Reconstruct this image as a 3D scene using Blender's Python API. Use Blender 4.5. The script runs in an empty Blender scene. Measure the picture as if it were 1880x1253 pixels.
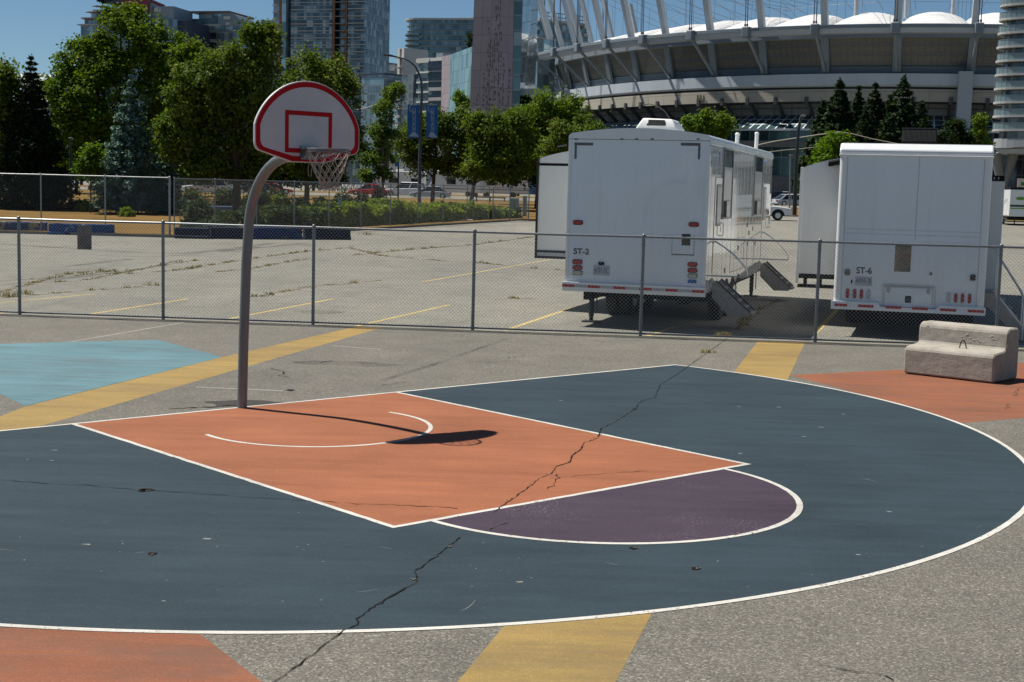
import bpy, bmesh, math, random
import numpy as np
from mathutils import Vector, Matrix
random.seed(7); RNG = np.random.default_rng(11)
SC = bpy.context.scene
COL = SC.collection
R = math.radians
# ---------------------------------------------------------------- camera solved from the court markings
FPX, PITCH, ROLL, CAMH = 2584.418, 0.10884, 0.025575, 2.6939
_cp, _sp, _cr, _sr = math.cos(PITCH), math.sin(PITCH), math.cos(ROLL), math.sin(ROLL)
FWD = Vector((0, _cp, -_sp)); _r = Vector((1, 0, 0)); _u = Vector((0, _sp, _cp))
RGT = _cr*_r + _sr*_u; UPV = -_sr*_r + _cr*_u
CAM = Vector((0, 0, CAMH))
def ray(px, py): return FWD + RGT*((px-940)/FPX) - UPV*((py-626.5)/FPX)
def G(px, py, z=0.0):
    d = ray(px, py); return CAM + d*((z-CAMH)/d.z)
def AY(px, py, Y):
    d = ray(px, py); return CAM + d*(Y/d.y)
def onplane(px, py, P0, n):
    d = ray(px, py); return CAM + d*((P0-CAM).dot(n)/d.dot(n))
def terr(y):
    t = min(max((y-78)/90.0, 0), 1); return 1.3*t
def lin(*c):
    o = []
    for v in c:
        v /= 255.0
        o.append(v/12.92 if v <= .04045 else ((v+.055)/1.055)**2.4)
    return tuple(o)
# ---------------------------------------------------------------- objects
def props(o, label=None, cat=None, group=None, kind=None):
    if label: o['label'] = label
    if cat: o['category'] = cat
    if group: o['group'] = group
    if kind: o['kind'] = kind
    return o
def thing(name, label, cat, loc=(0,0,0), rotz=0.0, group=None):
    o = bpy.data.objects.new(name, None); COL.objects.link(o)
    o.empty_display_size = .2
    o.location = loc; o.rotation_euler = (0, 0, rotz)
    return props(o, label, cat, group)
def dup(o, parent=None, loc=None, rotz=None, label=None):
    c = o.copy(); COL.objects.link(c); c.parent = parent
    if loc is not None: c.location = loc
    if rotz is not None: c.rotation_euler = (0, 0, rotz)
    if label: c['label'] = label
    for ch in list(o.children): dup(ch, c)
    return c
class MB:
    def __init__(s): s.v = []; s.f = []; s.m = []; s.uv = []
    def add(s, vs, fs, mi=0, uvs=None):
        b = len(s.v); s.v += [tuple(x) for x in vs]
        for i, f in enumerate(fs):
            s.f.append([b+k for k in f]); s.m.append(mi)
            s.uv.append(uvs[i] if uvs else None)
        return s
    def box(s, x0, x1, y0, y1, z0, z1, mi=0):
        vs = [(x0,y0,z0),(x1,y0,z0),(x1,y1,z0),(x0,y1,z0),(x0,y0,z1),(x1,y0,z1),(x1,y1,z1),(x0,y1,z1)]
        return s.add(vs, [(0,3,2,1),(4,5,6,7),(0,1,5,4),(1,2,6,5),(2,3,7,6),(3,0,4,7)], mi)
    def obox(s, c, ax, ay, az, mi=0):     # oriented box: centre + half-axis vectors
        c, ax, ay, az = Vector(c), Vector(ax), Vector(ay), Vector(az)
        vs = [c+ax*i+ay*j+az*k for k in (-1,1) for i, j in ((-1,-1),(1,-1),(1,1),(-1,1))]
        return s.add(vs, [(0,3,2,1),(4,5,6,7),(0,1,5,4),(1,2,6,5),(2,3,7,6),(3,0,4,7)], mi)
    def bar(s, a, b, w, d, up=(0,0,1), mi=0):  # rectangular bar a->b
        a, b = Vector(a), Vector(b); t = (b-a); L = t.length; t /= L
        u = Vector(up)
        if abs(t.dot(u)) > .98: u = Vector((1,0,0))
        x = t.cross(u).normalized(); y = x.cross(t).normalized()
        return s.obox((a+b)/2, x*w/2, y*d/2, t*L/2, mi)
    def prism(s, poly, z0, z1, mi=0, zf=None):
        n = len(poly)
        vs = [(p[0],p[1],z0) for p in poly]+[(p[0],p[1],z1) for p in poly]
        fs = [tuple(range(n-1,-1,-1)), tuple(range(n,2*n))]+[(i,(i+1)%n,n+(i+1)%n,n+i) for i in range(n)]
        return s.add(vs, fs, mi)
    def extr(s, prof, axis0, axis1, org, ext, mi=0):   # planar profile (a,b) on axes, extruded by ext
        axis0, axis1, org, ext = map(Vector, (axis0, axis1, org, ext)); n = len(prof)
        vs = [org+axis0*a+axis1*b for a, b in prof]; vs += [v+ext for v in vs]
        fs = [tuple(range(n-1,-1,-1)), tuple(range(n,2*n))]+[(i,(i+1)%n,n+(i+1)%n,n+i) for i in range(n)]
        return s.add(vs, fs, mi)
    def tube(s, path, r, n=8, mi=0, cap=True, closed=False):
        P = [Vector(p) for p in path]; N = len(P)
        rr = r if isinstance(r, (list, tuple)) else [r]*N
        b = len(s.v); prev = None
        for i, p in enumerate(P):
            if closed: t = P[(i+1)%N]-P[i-1]
            else: t = P[min(i+1,N-1)]-P[max(i-1,0)]
            t.normalize()
            if prev is None:
                ref = Vector((0,0,1)) if abs(t.z) < .9 else Vector((1,0,0))
                x = t.cross(ref).normalized()
            else:
                x = (prev - t*prev.dot(t)).normalized()
            prev = x; y = t.cross(x)
            for k in range(n):
                a = 2*math.pi*k/n
                s.v.append(tuple(p+(x*math.cos(a)+y*math.sin(a))*rr[i]))
        M_ = N if closed else N-1
        for i in range(M_):
            j = (i+1)%N
            for k in range(n):
                l = (k+1)%n
                s.f.append([b+i*n+k, b+i*n+l, b+j*n+l, b+j*n+k]); s.m.append(mi); s.uv.append(None)
        if cap and not closed:
            s.f.append([b+k for k in range(n-1,-1,-1)]); s.m.append(mi); s.uv.append(None)
            s.f.append([b+(N-1)*n+k for k in range(n)]); s.m.append(mi); s.uv.append(None)
        return s
    def cyl(s, a, b, r0, r1=None, n=16, mi=0): return s.tube([a, b], [r0, r0 if r1 is None else r1], n, mi)
    def disc(s, c, x, y, rx, ry, n=16, mi=0, th=.004, sup=1.0):   # short solid ellipse/oval plate, thickness along x cross y
        c, x, y = Vector(c), Vector(x), Vector(y); nn = x.cross(y).normalized()
        pts = []
        for k in range(n):
            a = 2*math.pi*k/n
            ca, sa = math.cos(a), math.sin(a)
            pts.append(c+x*rx*math.copysign(abs(ca)**sup, ca)+y*ry*math.copysign(abs(sa)**sup, sa))
        vs = pts+[p+nn*th for p in pts]
        return s.add(vs, [tuple(range(n-1,-1,-1)), tuple(range(n,2*n))]+[(i,(i+1)%n,n+(i+1)%n,n+i) for i in range(n)], mi)
    def sphere(s, c, rx, ry=None, rz=None, nu=12, nv=8, mi=0):
        ry = rx if ry is None else ry; rz = rx if rz is None else rz
        b = len(s.v)
        for j in range(nv+1):
            th = math.pi*j/nv
            for i in range(nu):
                a = 2*math.pi*i/nu
                s.v.append((c[0]+rx*math.sin(th)*math.cos(a), c[1]+ry*math.sin(th)*math.sin(a), c[2]+rz*math.cos(th)))
        for j in range(nv):
            for i in range(nu):
                k = (i+1)%nu
                s.f.append([b+j*nu+i, b+(j+1)*nu+i, b+(j+1)*nu+k, b+j*nu+k]); s.m.append(mi); s.uv.append(None)
        return s
    def build(s, name, mat, parent=None, smooth=False, bevel=0, seg=2, angle=35, tri=False):
        me = bpy.data.meshes.new(name)
        me.from_pydata(s.v, [], s.f)
        mats = mat if isinstance(mat, (list, tuple)) else [mat]
        for m in mats: me.materials.append(m)
        me.polygons.foreach_set('material_index', s.m)
        if any(u is not None for u in s.uv):
            ul = me.uv_layers.new(name='UVMap')
            for pi, p in enumerate(me.polygons):
                if s.uv[pi] is not None:
                    for li, q in zip(p.loop_indices, s.uv[pi]): ul.data[li].uv = q
        if tri:
            bm = bmesh.new(); bm.from_mesh(me); bmesh.ops.triangulate(bm, faces=bm.faces[:]); bm.to_mesh(me); bm.free()
        if smooth:
            me.polygons.foreach_set('use_smooth', [True]*len(me.polygons))
            try: me.set_sharp_from_angle(angle=R(angle))
            except Exception: pass
        me.update()
        o = bpy.data.objects.new(name, me); COL.objects.link(o)
        if parent: o.parent = parent
        if bevel:
            b = o.modifiers.new('bevel', 'BEVEL'); b.width = bevel; b.segments = seg; b.limit_method = 'ANGLE'; b.angle_limit = R(40)
            b.harden_normals = False
        return o
def text_mesh(name, body, mat, parent, org, ax, ay, height, width=None, depth=.004, off=.004, bold=0.0):
    """lettering of given cap height laid on plane org + ax*u + ay*v, standing off along ax x ay"""
    cu = bpy.data.curves.new(name, 'FONT'); cu.body = body; cu.size = 1; cu.extrude = .004; cu.offset = bold
    to = bpy.data.objects.new('tmp_text', cu); COL.objects.link(to)
    dg = bpy.context.evaluated_depsgraph_get(); dg.update()
    me = bpy.data.meshes.new_from_object(to.evaluated_get(dg))
    bpy.data.objects.remove(to)
    co = np.zeros(len(me.vertices)*3); me.vertices.foreach_get('co', co); co = co.reshape(-1, 3)
    mn, mx = co.min(0), co.max(0); co[:, 0] -= mn[0]; co[:, 1] -= mn[1]
    sy = height/(mx[1]-mn[1]); sx = sy if width is None else width/(mx[0]-mn[0])
    ax, ay, org = Vector(ax), Vector(ay), Vector(org); nn = ax.cross(ay)
    zc = (co[:, 2]-co[:, 2].min()); zc = zc/(zc.max() or 1)*depth+off
    A = np.array([ax, ay, nn])
    co2 = np.array(org)+np.stack([co[:, 0]*sx, co[:, 1]*sy, zc], 1) @ A
    me.vertices.foreach_set('co', co2.ravel()); me.materials.clear(); me.materials.append(mat); me.update()
    me.name = name
    o = bpy.data.objects.new(name, me); COL.objects.link(o)
    if parent: o.parent = parent
    return o
def sheet(name, pts, z, mat, kind='structure'):
    me = bpy.data.meshes.new(name); bm = bmesh.new()
    f = bm.faces.new([bm.verts.new((p[0], p[1], z)) for p in pts])
    f.normal_update()
    if f.normal.z < 0: f.normal_flip()
    bmesh.ops.triangulate(bm, faces=bm.faces[:]); bm.to_mesh(me); bm.free(); me.materials.append(mat)
    o = bpy.data.objects.new(name, me); COL.objects.link(o); o['kind'] = kind
    return o
def ribbon(mb, path, w, z, mi=0):
    P = [Vector((p[0], p[1], 0)) for p in path]; N = len(P); vs = []
    ww = w if isinstance(w, (list, tuple)) else [w]*N
    for i in range(N):
        t0 = (P[i]-P[i-1]).normalized() if i else None
        t1 = (P[i+1]-P[i]).normalized() if i < N-1 else None
        t = ((t0 or t1)+(t1 or t0)).normalized()
        n = Vector((-t.y, t.x, 0)); c = t.dot(t0 or t1); k = min(1/max(c, .3), 2)
        for sgn in (1, -1):
            q = P[i]+n*(ww[i]/2*k*sgn); vs.append((q.x, q.y, z))
    mb.add(vs, [(2*i+1, 2*i+3, 2*i+2, 2*i) for i in range(N-1)], mi)

def merge(o, mb, m):
    """surface pattern: add faces to an existing part's mesh with a material of their own"""
    me = o.data; me.materials.append(m); k = len(me.materials)-1
    bm = bmesh.new(); bm.from_mesh(me); vs = [bm.verts.new(v) for v in mb.v]
    for f in mb.f:
        try: bm.faces.new([vs[i] for i in f]).material_index = k
        except ValueError: pass
    bm.to_mesh(me); bm.free()
# ---------------------------------------------------------------- materials
class NT:
    def __init__(s, name):
        s.m = bpy.data.materials.new(name); s.m.use_nodes = True; s.t = s.m.node_tree; s.n = s.t.nodes; s.l = s.t.links
        s.p = s.n['Principled BSDF']; s.out = s.n['Material Output']; s._co = {}
    def new(s, typ, **kw):
        n = s.n.new(typ)
        for k, v in kw.items(): setattr(n, k, v)
        return n
    def co(s, kind='Object'):
        if 'tc' not in s._co: s._co['tc'] = s.new('ShaderNodeTexCoord')
        return s._co['tc'].outputs[kind]
    def link(s, a, b): s.l.new(a, b)
    def noise(s, scale, detail=4, rough=.6, vec=None, dist=0.0, stretch=None):
        n = s.new('ShaderNodeTexNoise'); n.inputs['Scale'].default_value = scale; n.inputs['Detail'].default_value = detail
        n.inputs['Roughness'].default_value = rough; n.inputs['Distortion'].default_value = dist
        v = vec or s.co()
        if stretch:
            mp = s.new('ShaderNodeMapping'); mp.inputs['Scale'].default_value = stretch[:3]
            if len(stretch) > 3: mp.inputs['Rotation'].default_value = (0, 0, stretch[3])
            s.link(v, mp.inputs['Vector']); v = mp.outputs['Vector']
        s.link(v, n.inputs['Vector']); return n.outputs['Fac']
    def vor(s, scale, out='Color', vec=None):
        n = s.new('ShaderNodeTexVoronoi'); n.inputs['Scale'].default_value = scale
        s.link(vec or s.co(), n.inputs['Vector']); return n.outputs[out]
    def math(s, op, a, b=None, c=None, clamp=False):
        n = s.new('ShaderNodeMath', operation=op, use_clamp=clamp)
        for i, v in enumerate((a, b, c)):
            if v is None: continue
            if isinstance(v, (int, float)): n.inputs[i].default_value = v
            else: s.link(v, n.inputs[i])
        return n.outputs[0]
    def mapr(s, v, a, b, c=0.0, d=1.0):
        n = s.new('ShaderNodeMapRange'); s.link(v, n.inputs[0])
        for i, q in enumerate((a, b, c, d)): n.inputs[i+1].default_value = q
        return n.outputs[0]
    def mix(s, fac, a, b, mode='MIX'):
        n = s.new('ShaderNodeMix', data_type='RGBA', blend_type=mode)
        if isinstance(fac, (int, float)): n.inputs[0].default_value = fac
        else: s.link(fac, n.inputs[0])
        for i, v in ((6, a), (7, b)):
            if isinstance(v, (tuple, list)): n.inputs[i].default_value = (*v[:3], 1)
            else: s.link(v, n.inputs[i])
        return n.outputs[2]
    def ramp(s, fac, stops, interp='LINEAR'):
        n = s.new('ShaderNodeValToRGB'); n.color_ramp.interpolation = interp; e = n.color_ramp.elements
        while len(e) < len(stops): e.new(.5)
        for i, (p, c) in enumerate(stops):
            e[i].position = p; e[i].color = (*c[:3], 1)
        s.link(fac, n.inputs[0]); return n.outputs[0]
    def base(s, c):
        if isinstance(c, (tuple, list)): s.p.inputs['Base Color'].default_value = (*c[:3], 1)
        else: s.link(c, s.p.inputs['Base Color'])
        return s
    def set(s, rough=.5, metal=0.0, spec=.5, coat=0.0):
        s.p.inputs['Metallic'].default_value = metal
        if isinstance(rough, (int, float)): s.p.inputs['Roughness'].default_value = rough
        else: s.link(rough, s.p.inputs['Roughness'])
        s.p.inputs['Specular IOR Level'].default_value = spec; s.p.inputs['Coat Weight'].default_value = coat
        return s
    def bump(s, h, strength=.3, dist=.01):
        b = s.new('ShaderNodeBump'); b.inputs['Strength'].default_value = strength; b.inputs['Distance'].default_value = dist
        s.link(h, b.inputs['Height']); s.link(b.outputs[0], s.p.inputs['Normal']); return s
def mat(name, c, rough=.5, metal=0.0, spec=.5, var=.12, scale=6.0, coat=0.0, bump=0.0, bscale=60.0, bdist=.004):
    t = NT(name)
    n = t.noise(scale, 5, .65)
    dark = tuple(v*(1-var) for v in c); lite = tuple(min(v*(1+var), 1) for v in c)
    t.base(t.ramp(n, [(.25, dark), (.75, lite)])).set(t.mapr(n, .3, .7, max(rough-.06, .02), min(rough+.06, 1)), metal, spec, coat)
    if bump: t.bump(t.noise(bscale, 4, .6), bump, bdist)
    return t.m
def mat_asphalt():
    t = NT('asphalt')
    big = t.noise(.12, 5, .6); med = t.noise(1.1, 6, .65); streak = t.noise(.5, 5, .6, stretch=(1, .22, 1, .5))
    cell = t.vor(84); fine = t.noise(150, 3, .7)
    sep = t.new('ShaderNodeSeparateColor'); t.link(cell, sep.inputs[0])
    stone = t.ramp(sep.outputs[0], [(0, (.115,.111,.102)), (.45, (.195,.188,.170)), (.78, (.265,.255,.23)), (.93, (.345,.333,.30)), (1, (.50,.485,.44))])
    c = t.mix(t.mapr(fine, .3, .7, 0, .45), stone, (.125,.118,.103))
    tone = t.ramp(t.math('MULTIPLY_ADD', med, .45, t.math('MULTIPLY_ADD', big, .35, t.math('MULTIPLY', streak, .3))),
                  [(.33, (.70,.69,.68)), (.55, (1.0,.99,.97)), (.75, (1.28,1.25,1.19))])
    c = t.mix(1, c, tone, 'MULTIPLY')
    # the parking lot beyond the fence is worn paler than the court apron
    g = t.new('ShaderNodeSeparateXYZ'); t.link(t.co(), g.inputs[0])
    far = t.mapr(t.math('MULTIPLY_ADD', g.outputs[0], .0885, t.math('ADD', g.outputs[1], t.math('MULTIPLY', med, .3))), 26.35, 26.5)
    worn = t.mix(1, c, (1.66,1.67,1.60), 'MULTIPLY')
    stain = t.mapr(t.noise(.35, 5, .62, dist=.8, stretch=(1, .45, 1, .35)), .56, .66)
    worn = t.mix(t.math('MULTIPLY', stain, .33), worn, (.15,.146,.135))
    c = t.mix(far, t.mix(1, c, (1.16,1.14,1.10), 'MULTIPLY'), worn)
    c = t.mix(1, c, (.55,.55,.55), 'MULTIPLY')
    t.base(c).set(.9, 0, .25)
    t.bump(t.math('MULTIPLY_ADD', sep.outputs[0], .7, t.math('MULTIPLY', fine, .5)), .45, .006)
    return t.m
def mat_paint(name, c, wear=.10, dark=(.06,.06,.055), specks=.72, streakrot=.0, grain=.30, patch=0.0, chip=0):
    c = tuple(v*.58 for v in c); dark = tuple(v*.58 for v in dark)
    t = NT(name)
    big = t.noise(.55, 5, .6); st = t.noise(1.6, 5, .65, stretch=(.35, 2.4, 1, streakrot)); fine = t.noise(95, 4, .7)
    cell = t.vor(70); sep = t.new('ShaderNodeSeparateColor'); t.link(cell, sep.inputs[0])
    f = t.math('MULTIPLY_ADD', big, .5, t.math('MULTIPLY', st, .5))
    lo = tuple(v*.74 for v in c); hi = tuple(min(1, v*1.22) for v in c)
    col = t.ramp(f, [(.34, lo), (.5, c), (.66, hi)])
    col = t.mix(t.mapr(fine, .35, .75, 0, grain*1.3), col, tuple(v*.55 for v in c))
    col = t.mix(t.mapr(sep.outputs[0], .6, 1, 0, .16), col, tuple(min(1, v*1.7+.01) for v in c))
    w = t.math('MULTIPLY', t.mapr(t.noise(.9, 6, .7), .56, .74), t.mapr(t.math('ADD', fine, t.math('MULTIPLY', sep.outputs[1], .5)), .62, .82))
    col = t.mix(t.math('MULTIPLY', w, wear*4, clamp=True), col, dark)
    if patch:
        pz = t.math('MULTIPLY_ADD', t.noise(.75, 6, .7, stretch=(.5, 1.6, 1, streakrot)), .6, t.math('MULTIPLY', t.noise(2.6, 5, .7, stretch=(.4, 2.2, 1, streakrot)), .4))
        col = t.mix(t.mapr(pz, .48, .62, 0, patch), col, dark)
    sp = t.math('GREATER_THAN', t.noise(46, 4, .7), specks)
    sp2 = t.math('MULTIPLY', sp, t.mapr(t.noise(.8, 3, .5), .5, .62))
    col = t.mix(t.math('MULTIPLY', sp2, .55), col, (.24,.235,.215))
    t.base(col).set(t.mapr(fine, .3, .7, .7, .9), 0, .14)
    t.bump(t.math('MULTIPLY_ADD', sep.outputs[0], .6, fine), .28, .005)
    if chip:
        k = t.math('GREATER_THAN', t.math('ADD', t.noise(34, 5, .75), t.math('MULTIPLY', t.math('SUBTRACT', t.noise(1.3, 4, .6), .5), .35)), chip)
        tr = t.new('ShaderNodeBsdfTransparent'); mx = t.new('ShaderNodeMixShader'); t.link(k, mx.inputs[0]); t.link(t.p.outputs[0], mx.inputs[1]); t.link(tr.outputs[0], mx.inputs[2]); t.link(mx.outputs[0], t.out.inputs[0])
    return t.m
def mat_grass():
    t = NT('dry_lawn')
    a = t.noise(.13, 5, .6); b = t.noise(.9, 6, .7, stretch=(.5, 1.3, 1)); f = t.noise(14, 5, .75)
    c = t.ramp(t.math('MULTIPLY_ADD', a, .55, t.math('MULTIPLY', b, .45)), [(.36, lin(104,104,56)), (.47, lin(160,134,84)), (.58, lin(184,152,98)), (.72, lin(158,120,76))])
    c = t.mix(t.mapr(f, .3, .75, 0, .5), c, lin(96,76,36))
    c = t.mix(1, c, (.47,.43,.35), 'MULTIPLY'); t.base(c).set(.95, 0, .1); t.bump(f, .8, .06); return t.m
def mat_leaf(name, cols, trans=.24, rough=.55):
    """cols: list of albedos picked per leaf, drifted by clump-size noise"""
    cols = [tuple(v*(.98 if "needle" not in name else .9) for v in c_) for c_ in cols]
    t = NT(name)
    g = t.new('ShaderNodeNewGeometry'); r = g.outputs['Random Per Island']
    n = t.noise(.55, 4, .6)
    f = t.math('MULTIPLY_ADD', r, .55, t.mapr(n, .32, .68, 0, .45))
    k = len(cols)-1
    c = t.ramp(f, [(i/k, col) for i, col in enumerate(cols)])
    t.base(c).set(.75, 0, .12)
    tr = t.new('ShaderNodeBsdfTranslucent'); t.link(t.mix(1, c, (1.5,1.6,.5), 'MULTIPLY'), tr.inputs[0])
    mx = t.new('ShaderNodeMixShader'); mx.inputs[0].default_value = trans
    t.link(t.p.outputs[0], mx.inputs[1]); t.link(tr.outputs[0], mx.inputs[2]); t.link(mx.outputs[0], t.out.inputs[0])
    return t.m
def mat_curtain(name, pw, ph, glass, mull=(.05,.06,.07), band=None, bandf=.22, mw=.10, mh=.10, rough=.12, blind=(.38,.40,.40), blindf=.25, metal=.35):
    """curtain wall: UV in metres, panes pw x ph, each with its own tone"""
    t = NT(name); uv = t.new('ShaderNodeUVMap'); s = t.new('ShaderNodeSeparateXYZ'); t.link(uv.outputs[0], s.inputs[0])
    u = t.math('DIVIDE', s.outputs[0], pw); v = t.math('DIVIDE', s.outputs[1], ph)
    fu = t.math('FRACT', u); fv = t.math('FRACT', v)
    cb = t.new('ShaderNodeCombineXYZ'); t.link(t.math('FLOOR', u), cb.inputs[0]); t.link(t.math('FLOOR', v), cb.inputs[1])
    wn = t.new('ShaderNodeTexWhiteNoise', noise_dimensions='2D'); t.link(cb.outputs[0], wn.inputs['Vector'])
    val = wn.outputs['Value']
    g0 = tuple(x*.45 for x in glass); g1 = tuple(min(1, x*1.45) for x in glass)
    c = t.ramp(val, [(0, g0), (.5, glass), (1-blindf, g1), (1, blind)])
    c = t.mix(t.mapr(t.noise(.05, 4, .6, vec=uv.outputs[0]), .35, .65, 0, .45), c, tuple(x*.4 for x in glass))
    if band:
        c = t.mix(t.math('LESS_THAN', fv, bandf), c, band)
    fr = t.math('MAXIMUM', t.math('LESS_THAN', fu, mw/pw), t.math('LESS_THAN', fv, mh/ph))
    c = t.mix(fr, c, mull)
    t.base(c).set(t.math('MULTIPLY_ADD', fr, .4, rough), 0, .8)
    t.link(t.math('MULTIPLY', t.math('SUBTRACT', 1, fr), metal), t.p.inputs['Metallic'])
    return t.m
def mat_panels(name, c, pw, ph, seam=.05, var=.15, rough=.6, joint=.55, metal=0.0, uvk=True):
    t = NT(name); uv = t.new('ShaderNodeUVMap'); s = t.new('ShaderNodeSeparateXYZ'); t.link(uv.outputs[0], s.inputs[0])
    u = t.math('DIVIDE', s.outputs[0], pw); v = t.math('DIVIDE', s.outputs[1], ph)
    cb = t.new('ShaderNodeCombineXYZ'); t.link(t.math('FLOOR', u), cb.inputs[0]); t.link(t.math('FLOOR', v), cb.inputs[1])
    wn = t.new('ShaderNodeTexWhiteNoise', noise_dimensions='2D'); t.link(cb.outputs[0], wn.inputs['Vector'])
    f = t.math('MULTIPLY_ADD', wn.outputs['Value'], .5, t.math('MULTIPLY', t.noise(.25, 5, .6, vec=uv.outputs[0]), .5))
    col = t.ramp(f, [(.15, tuple(x*(1-var) for x in c)), (.85, tuple(min(1, x*(1+var)) for x in c))])
    fr = t.math('MAXIMUM', t.math('LESS_THAN', t.math('FRACT', u), seam/pw), t.math('LESS_THAN', t.math('FRACT', v), seam/ph))
    col = t.mix(fr, col, tuple(x*joint for x in c)); t.base(col).set(rough, metal, .4); return t.m

M = {}
M['asphalt'] = mat_asphalt()
M['blue'] = mat_paint('court_blue_paint', (.047,.074,.095), .05, dark=(.028,.050,.066), patch=.45)
M['orange'] = mat_paint('key_orange_paint', (.45,.168,.085), .06, dark=(.33,.12,.065), specks=.80, grain=.3, patch=.35)
M['purple'] = mat_paint('circle_purple_paint', (.084,.060,.090), .10, dark=(.13,.12,.11), specks=.60)
M['white_line'] = mat_paint('white_line_paint', (.86,.835,.77), .10, dark=(.36,.34,.31), specks=.9, chip=.63)
M['yellow'] = mat_paint('yellow_stripe_paint', (.50,.345,.125), .12, dark=(.20,.16,.11), specks=.8, grain=.6, patch=.45)
M['salmon'] = mat_paint('worn_orange_paint', (.40,.155,.085), .16, dark=(.19,.125,.10), specks=.8, grain=.5, patch=.6)
M['lightblue'] = mat_paint('pale_blue_paint', (.175,.325,.37), .08, dark=(.15,.19,.21), specks=.8, grain=.35, patch=.6)
M['lot_line'] = mat_paint('faded_yellow_line', (.74,.58,.25), .18, dark=(.3,.28,.22), specks=.8, chip=.64)
M['crack'] = mat('crack_dark', (.012,.011,.010), .95, spec=.1, var=.4, scale=30)
M['rubble'] = mat('crack_rubble', (.20,.17,.13), .95, spec=.1, var=.5, scale=60)
M['dirt'] = mat('dirt', (.13,.085,.045), .95, spec=.1, var=.4, scale=9)
M['lawn'] = mat_grass()
M['concrete'] = mat('concrete', (.40,.38,.34), .9, spec=.2, var=.22, scale=7, bump=.6, bscale=45, bdist=.012)
M['concrete_flat'] = mat('pavement_concrete', (.21,.20,.18), .9, spec=.2, var=.18, scale=1.5)
M['galv'] = mat('galvanised_steel', (.26,.27,.28), .48, metal=.55, var=.22, scale=9)
M['galv_dark'] = mat('weathered_galvanised_steel', (.19,.205,.22), .42, metal=.5, var=.2, scale=12)
M['wire'] = mat('fence_wire', (.42,.43,.43), .5, metal=.35, var=.15, scale=3)
M['wire_far'] = mat('far_fence_wire', (.22,.23,.23), .6, metal=.2, var=.15, scale=3)
M['white'] = mat('white_enamel', (.72,.74,.75), .22, var=.05, scale=3, coat=.4, spec=.5)
M['white_matte'] = mat('white_matte', (.72,.72,.70), .55, var=.06, scale=4)
M['grey_trim'] = mat('grey_trim', (.20,.21,.22), .5, var=.1)
M['mid_grey'] = mat('mid_grey', (.105,.115,.12), .55, var=.12)
M['black'] = mat('black_plastic', (.010,.010,.011), .75, var=.3, spec=.15)
M['rubber'] = mat('tyre_rubber', (.016,.016,.016), .85, var=.3, scale=20)
M['darkmetal'] = mat('dark_steel', (.03,.032,.035), .5, metal=.4, var=.25)
M['alu'] = mat('aluminium', (.55,.56,.57), .35, metal=.8, var=.12, scale=10)
M['alu_dull'] = mat('tread_plate', (.30,.29,.28), .6, metal=.45, var=.25, scale=14)
M['red_lens'] = mat('red_lens', (.33,.012,.012), .25, var=.25, scale=40, coat=.5)
M['clear_lens'] = mat('clear_lens', (.42,.42,.36), .2, var=.15, scale=40, coat=.5)
M['glass_dark'] = mat('dark_glass', (.018,.022,.026), .06, var=.3, spec=.8)
M['blind'] = mat('grey_window_blind', (.30,.305,.31), .5, var=.07, scale=3, coat=.5)
M['bark'] = mat('bark', (.075,.055,.04), .95, spec=.1, var=.4, scale=5, bump=.8, bscale=9, bdist=.04)
M['bark_pale'] = mat('pale_bark', (.17,.14,.105), .95, spec=.1, var=.3, scale=5)
M['lamp_blue'] = mat('dark_blue_pole_paint', (.045,.065,.095), .45, var=.15)
M['lamp_dark'] = mat('dark_green_pole_paint', (.012,.018,.017), .5, var=.2)
M['leaf_maple'] = mat_leaf('maple_leaf', [(0.0339, 0.0776, 0.0083), (0.0647, 0.1228, 0.0119), (0.12, 0.1803, 0.0155), (0.2, 0.2405, 0.0238)])
M['leaf_olive'] = mat_leaf('olive_leaf', [(0.0327, 0.0598, 0.0107), (0.0628, 0.1037, 0.0156), (0.113, 0.153, 0.024), (0.1947, 0.1995, 0.0504)], .26)
M['leaf_bright'] = mat_leaf('bright_leaf', [(.035,.080,.007), (.075,.135,.010), (.12,.185,.016)], .4)
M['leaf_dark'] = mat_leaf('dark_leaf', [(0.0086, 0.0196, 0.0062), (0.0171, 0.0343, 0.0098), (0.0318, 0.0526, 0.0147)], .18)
M['leaf_birch'] = mat_leaf('young_tree_leaf', [(0.042, 0.0756, 0.0168), (0.084, 0.1323, 0.028), (0.14, 0.1764, 0.049)], .35)
M['needle_dark'] = mat_leaf('dark_needles', [(.008,.018,.009), (.015,.030,.014), (.026,.046,.018)], .05, .7)
M['needle_blue'] = mat_leaf('blue_needles', [(0.0633, 0.1214, 0.1012), (0.1201, 0.2046, 0.1771), (0.1898, 0.297, 0.2593)], .05, .7)
M['needle_far'] = mat_leaf('fir_needles', [(0.0116, 0.029, 0.0145), (0.0232, 0.0464, 0.0174), (0.0435, 0.0725, 0.0232)], .08, .7)
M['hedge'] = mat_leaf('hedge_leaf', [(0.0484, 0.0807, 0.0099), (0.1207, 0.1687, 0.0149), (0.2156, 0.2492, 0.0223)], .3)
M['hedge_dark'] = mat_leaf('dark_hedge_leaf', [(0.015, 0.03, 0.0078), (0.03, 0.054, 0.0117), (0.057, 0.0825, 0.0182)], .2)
M['weed'] = mat_leaf('weed_blade', [(0.1, 0.1125, 0.025), (0.2, 0.1625, 0.0625), (0.3, 0.2125, 0.1)], .25)
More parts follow.
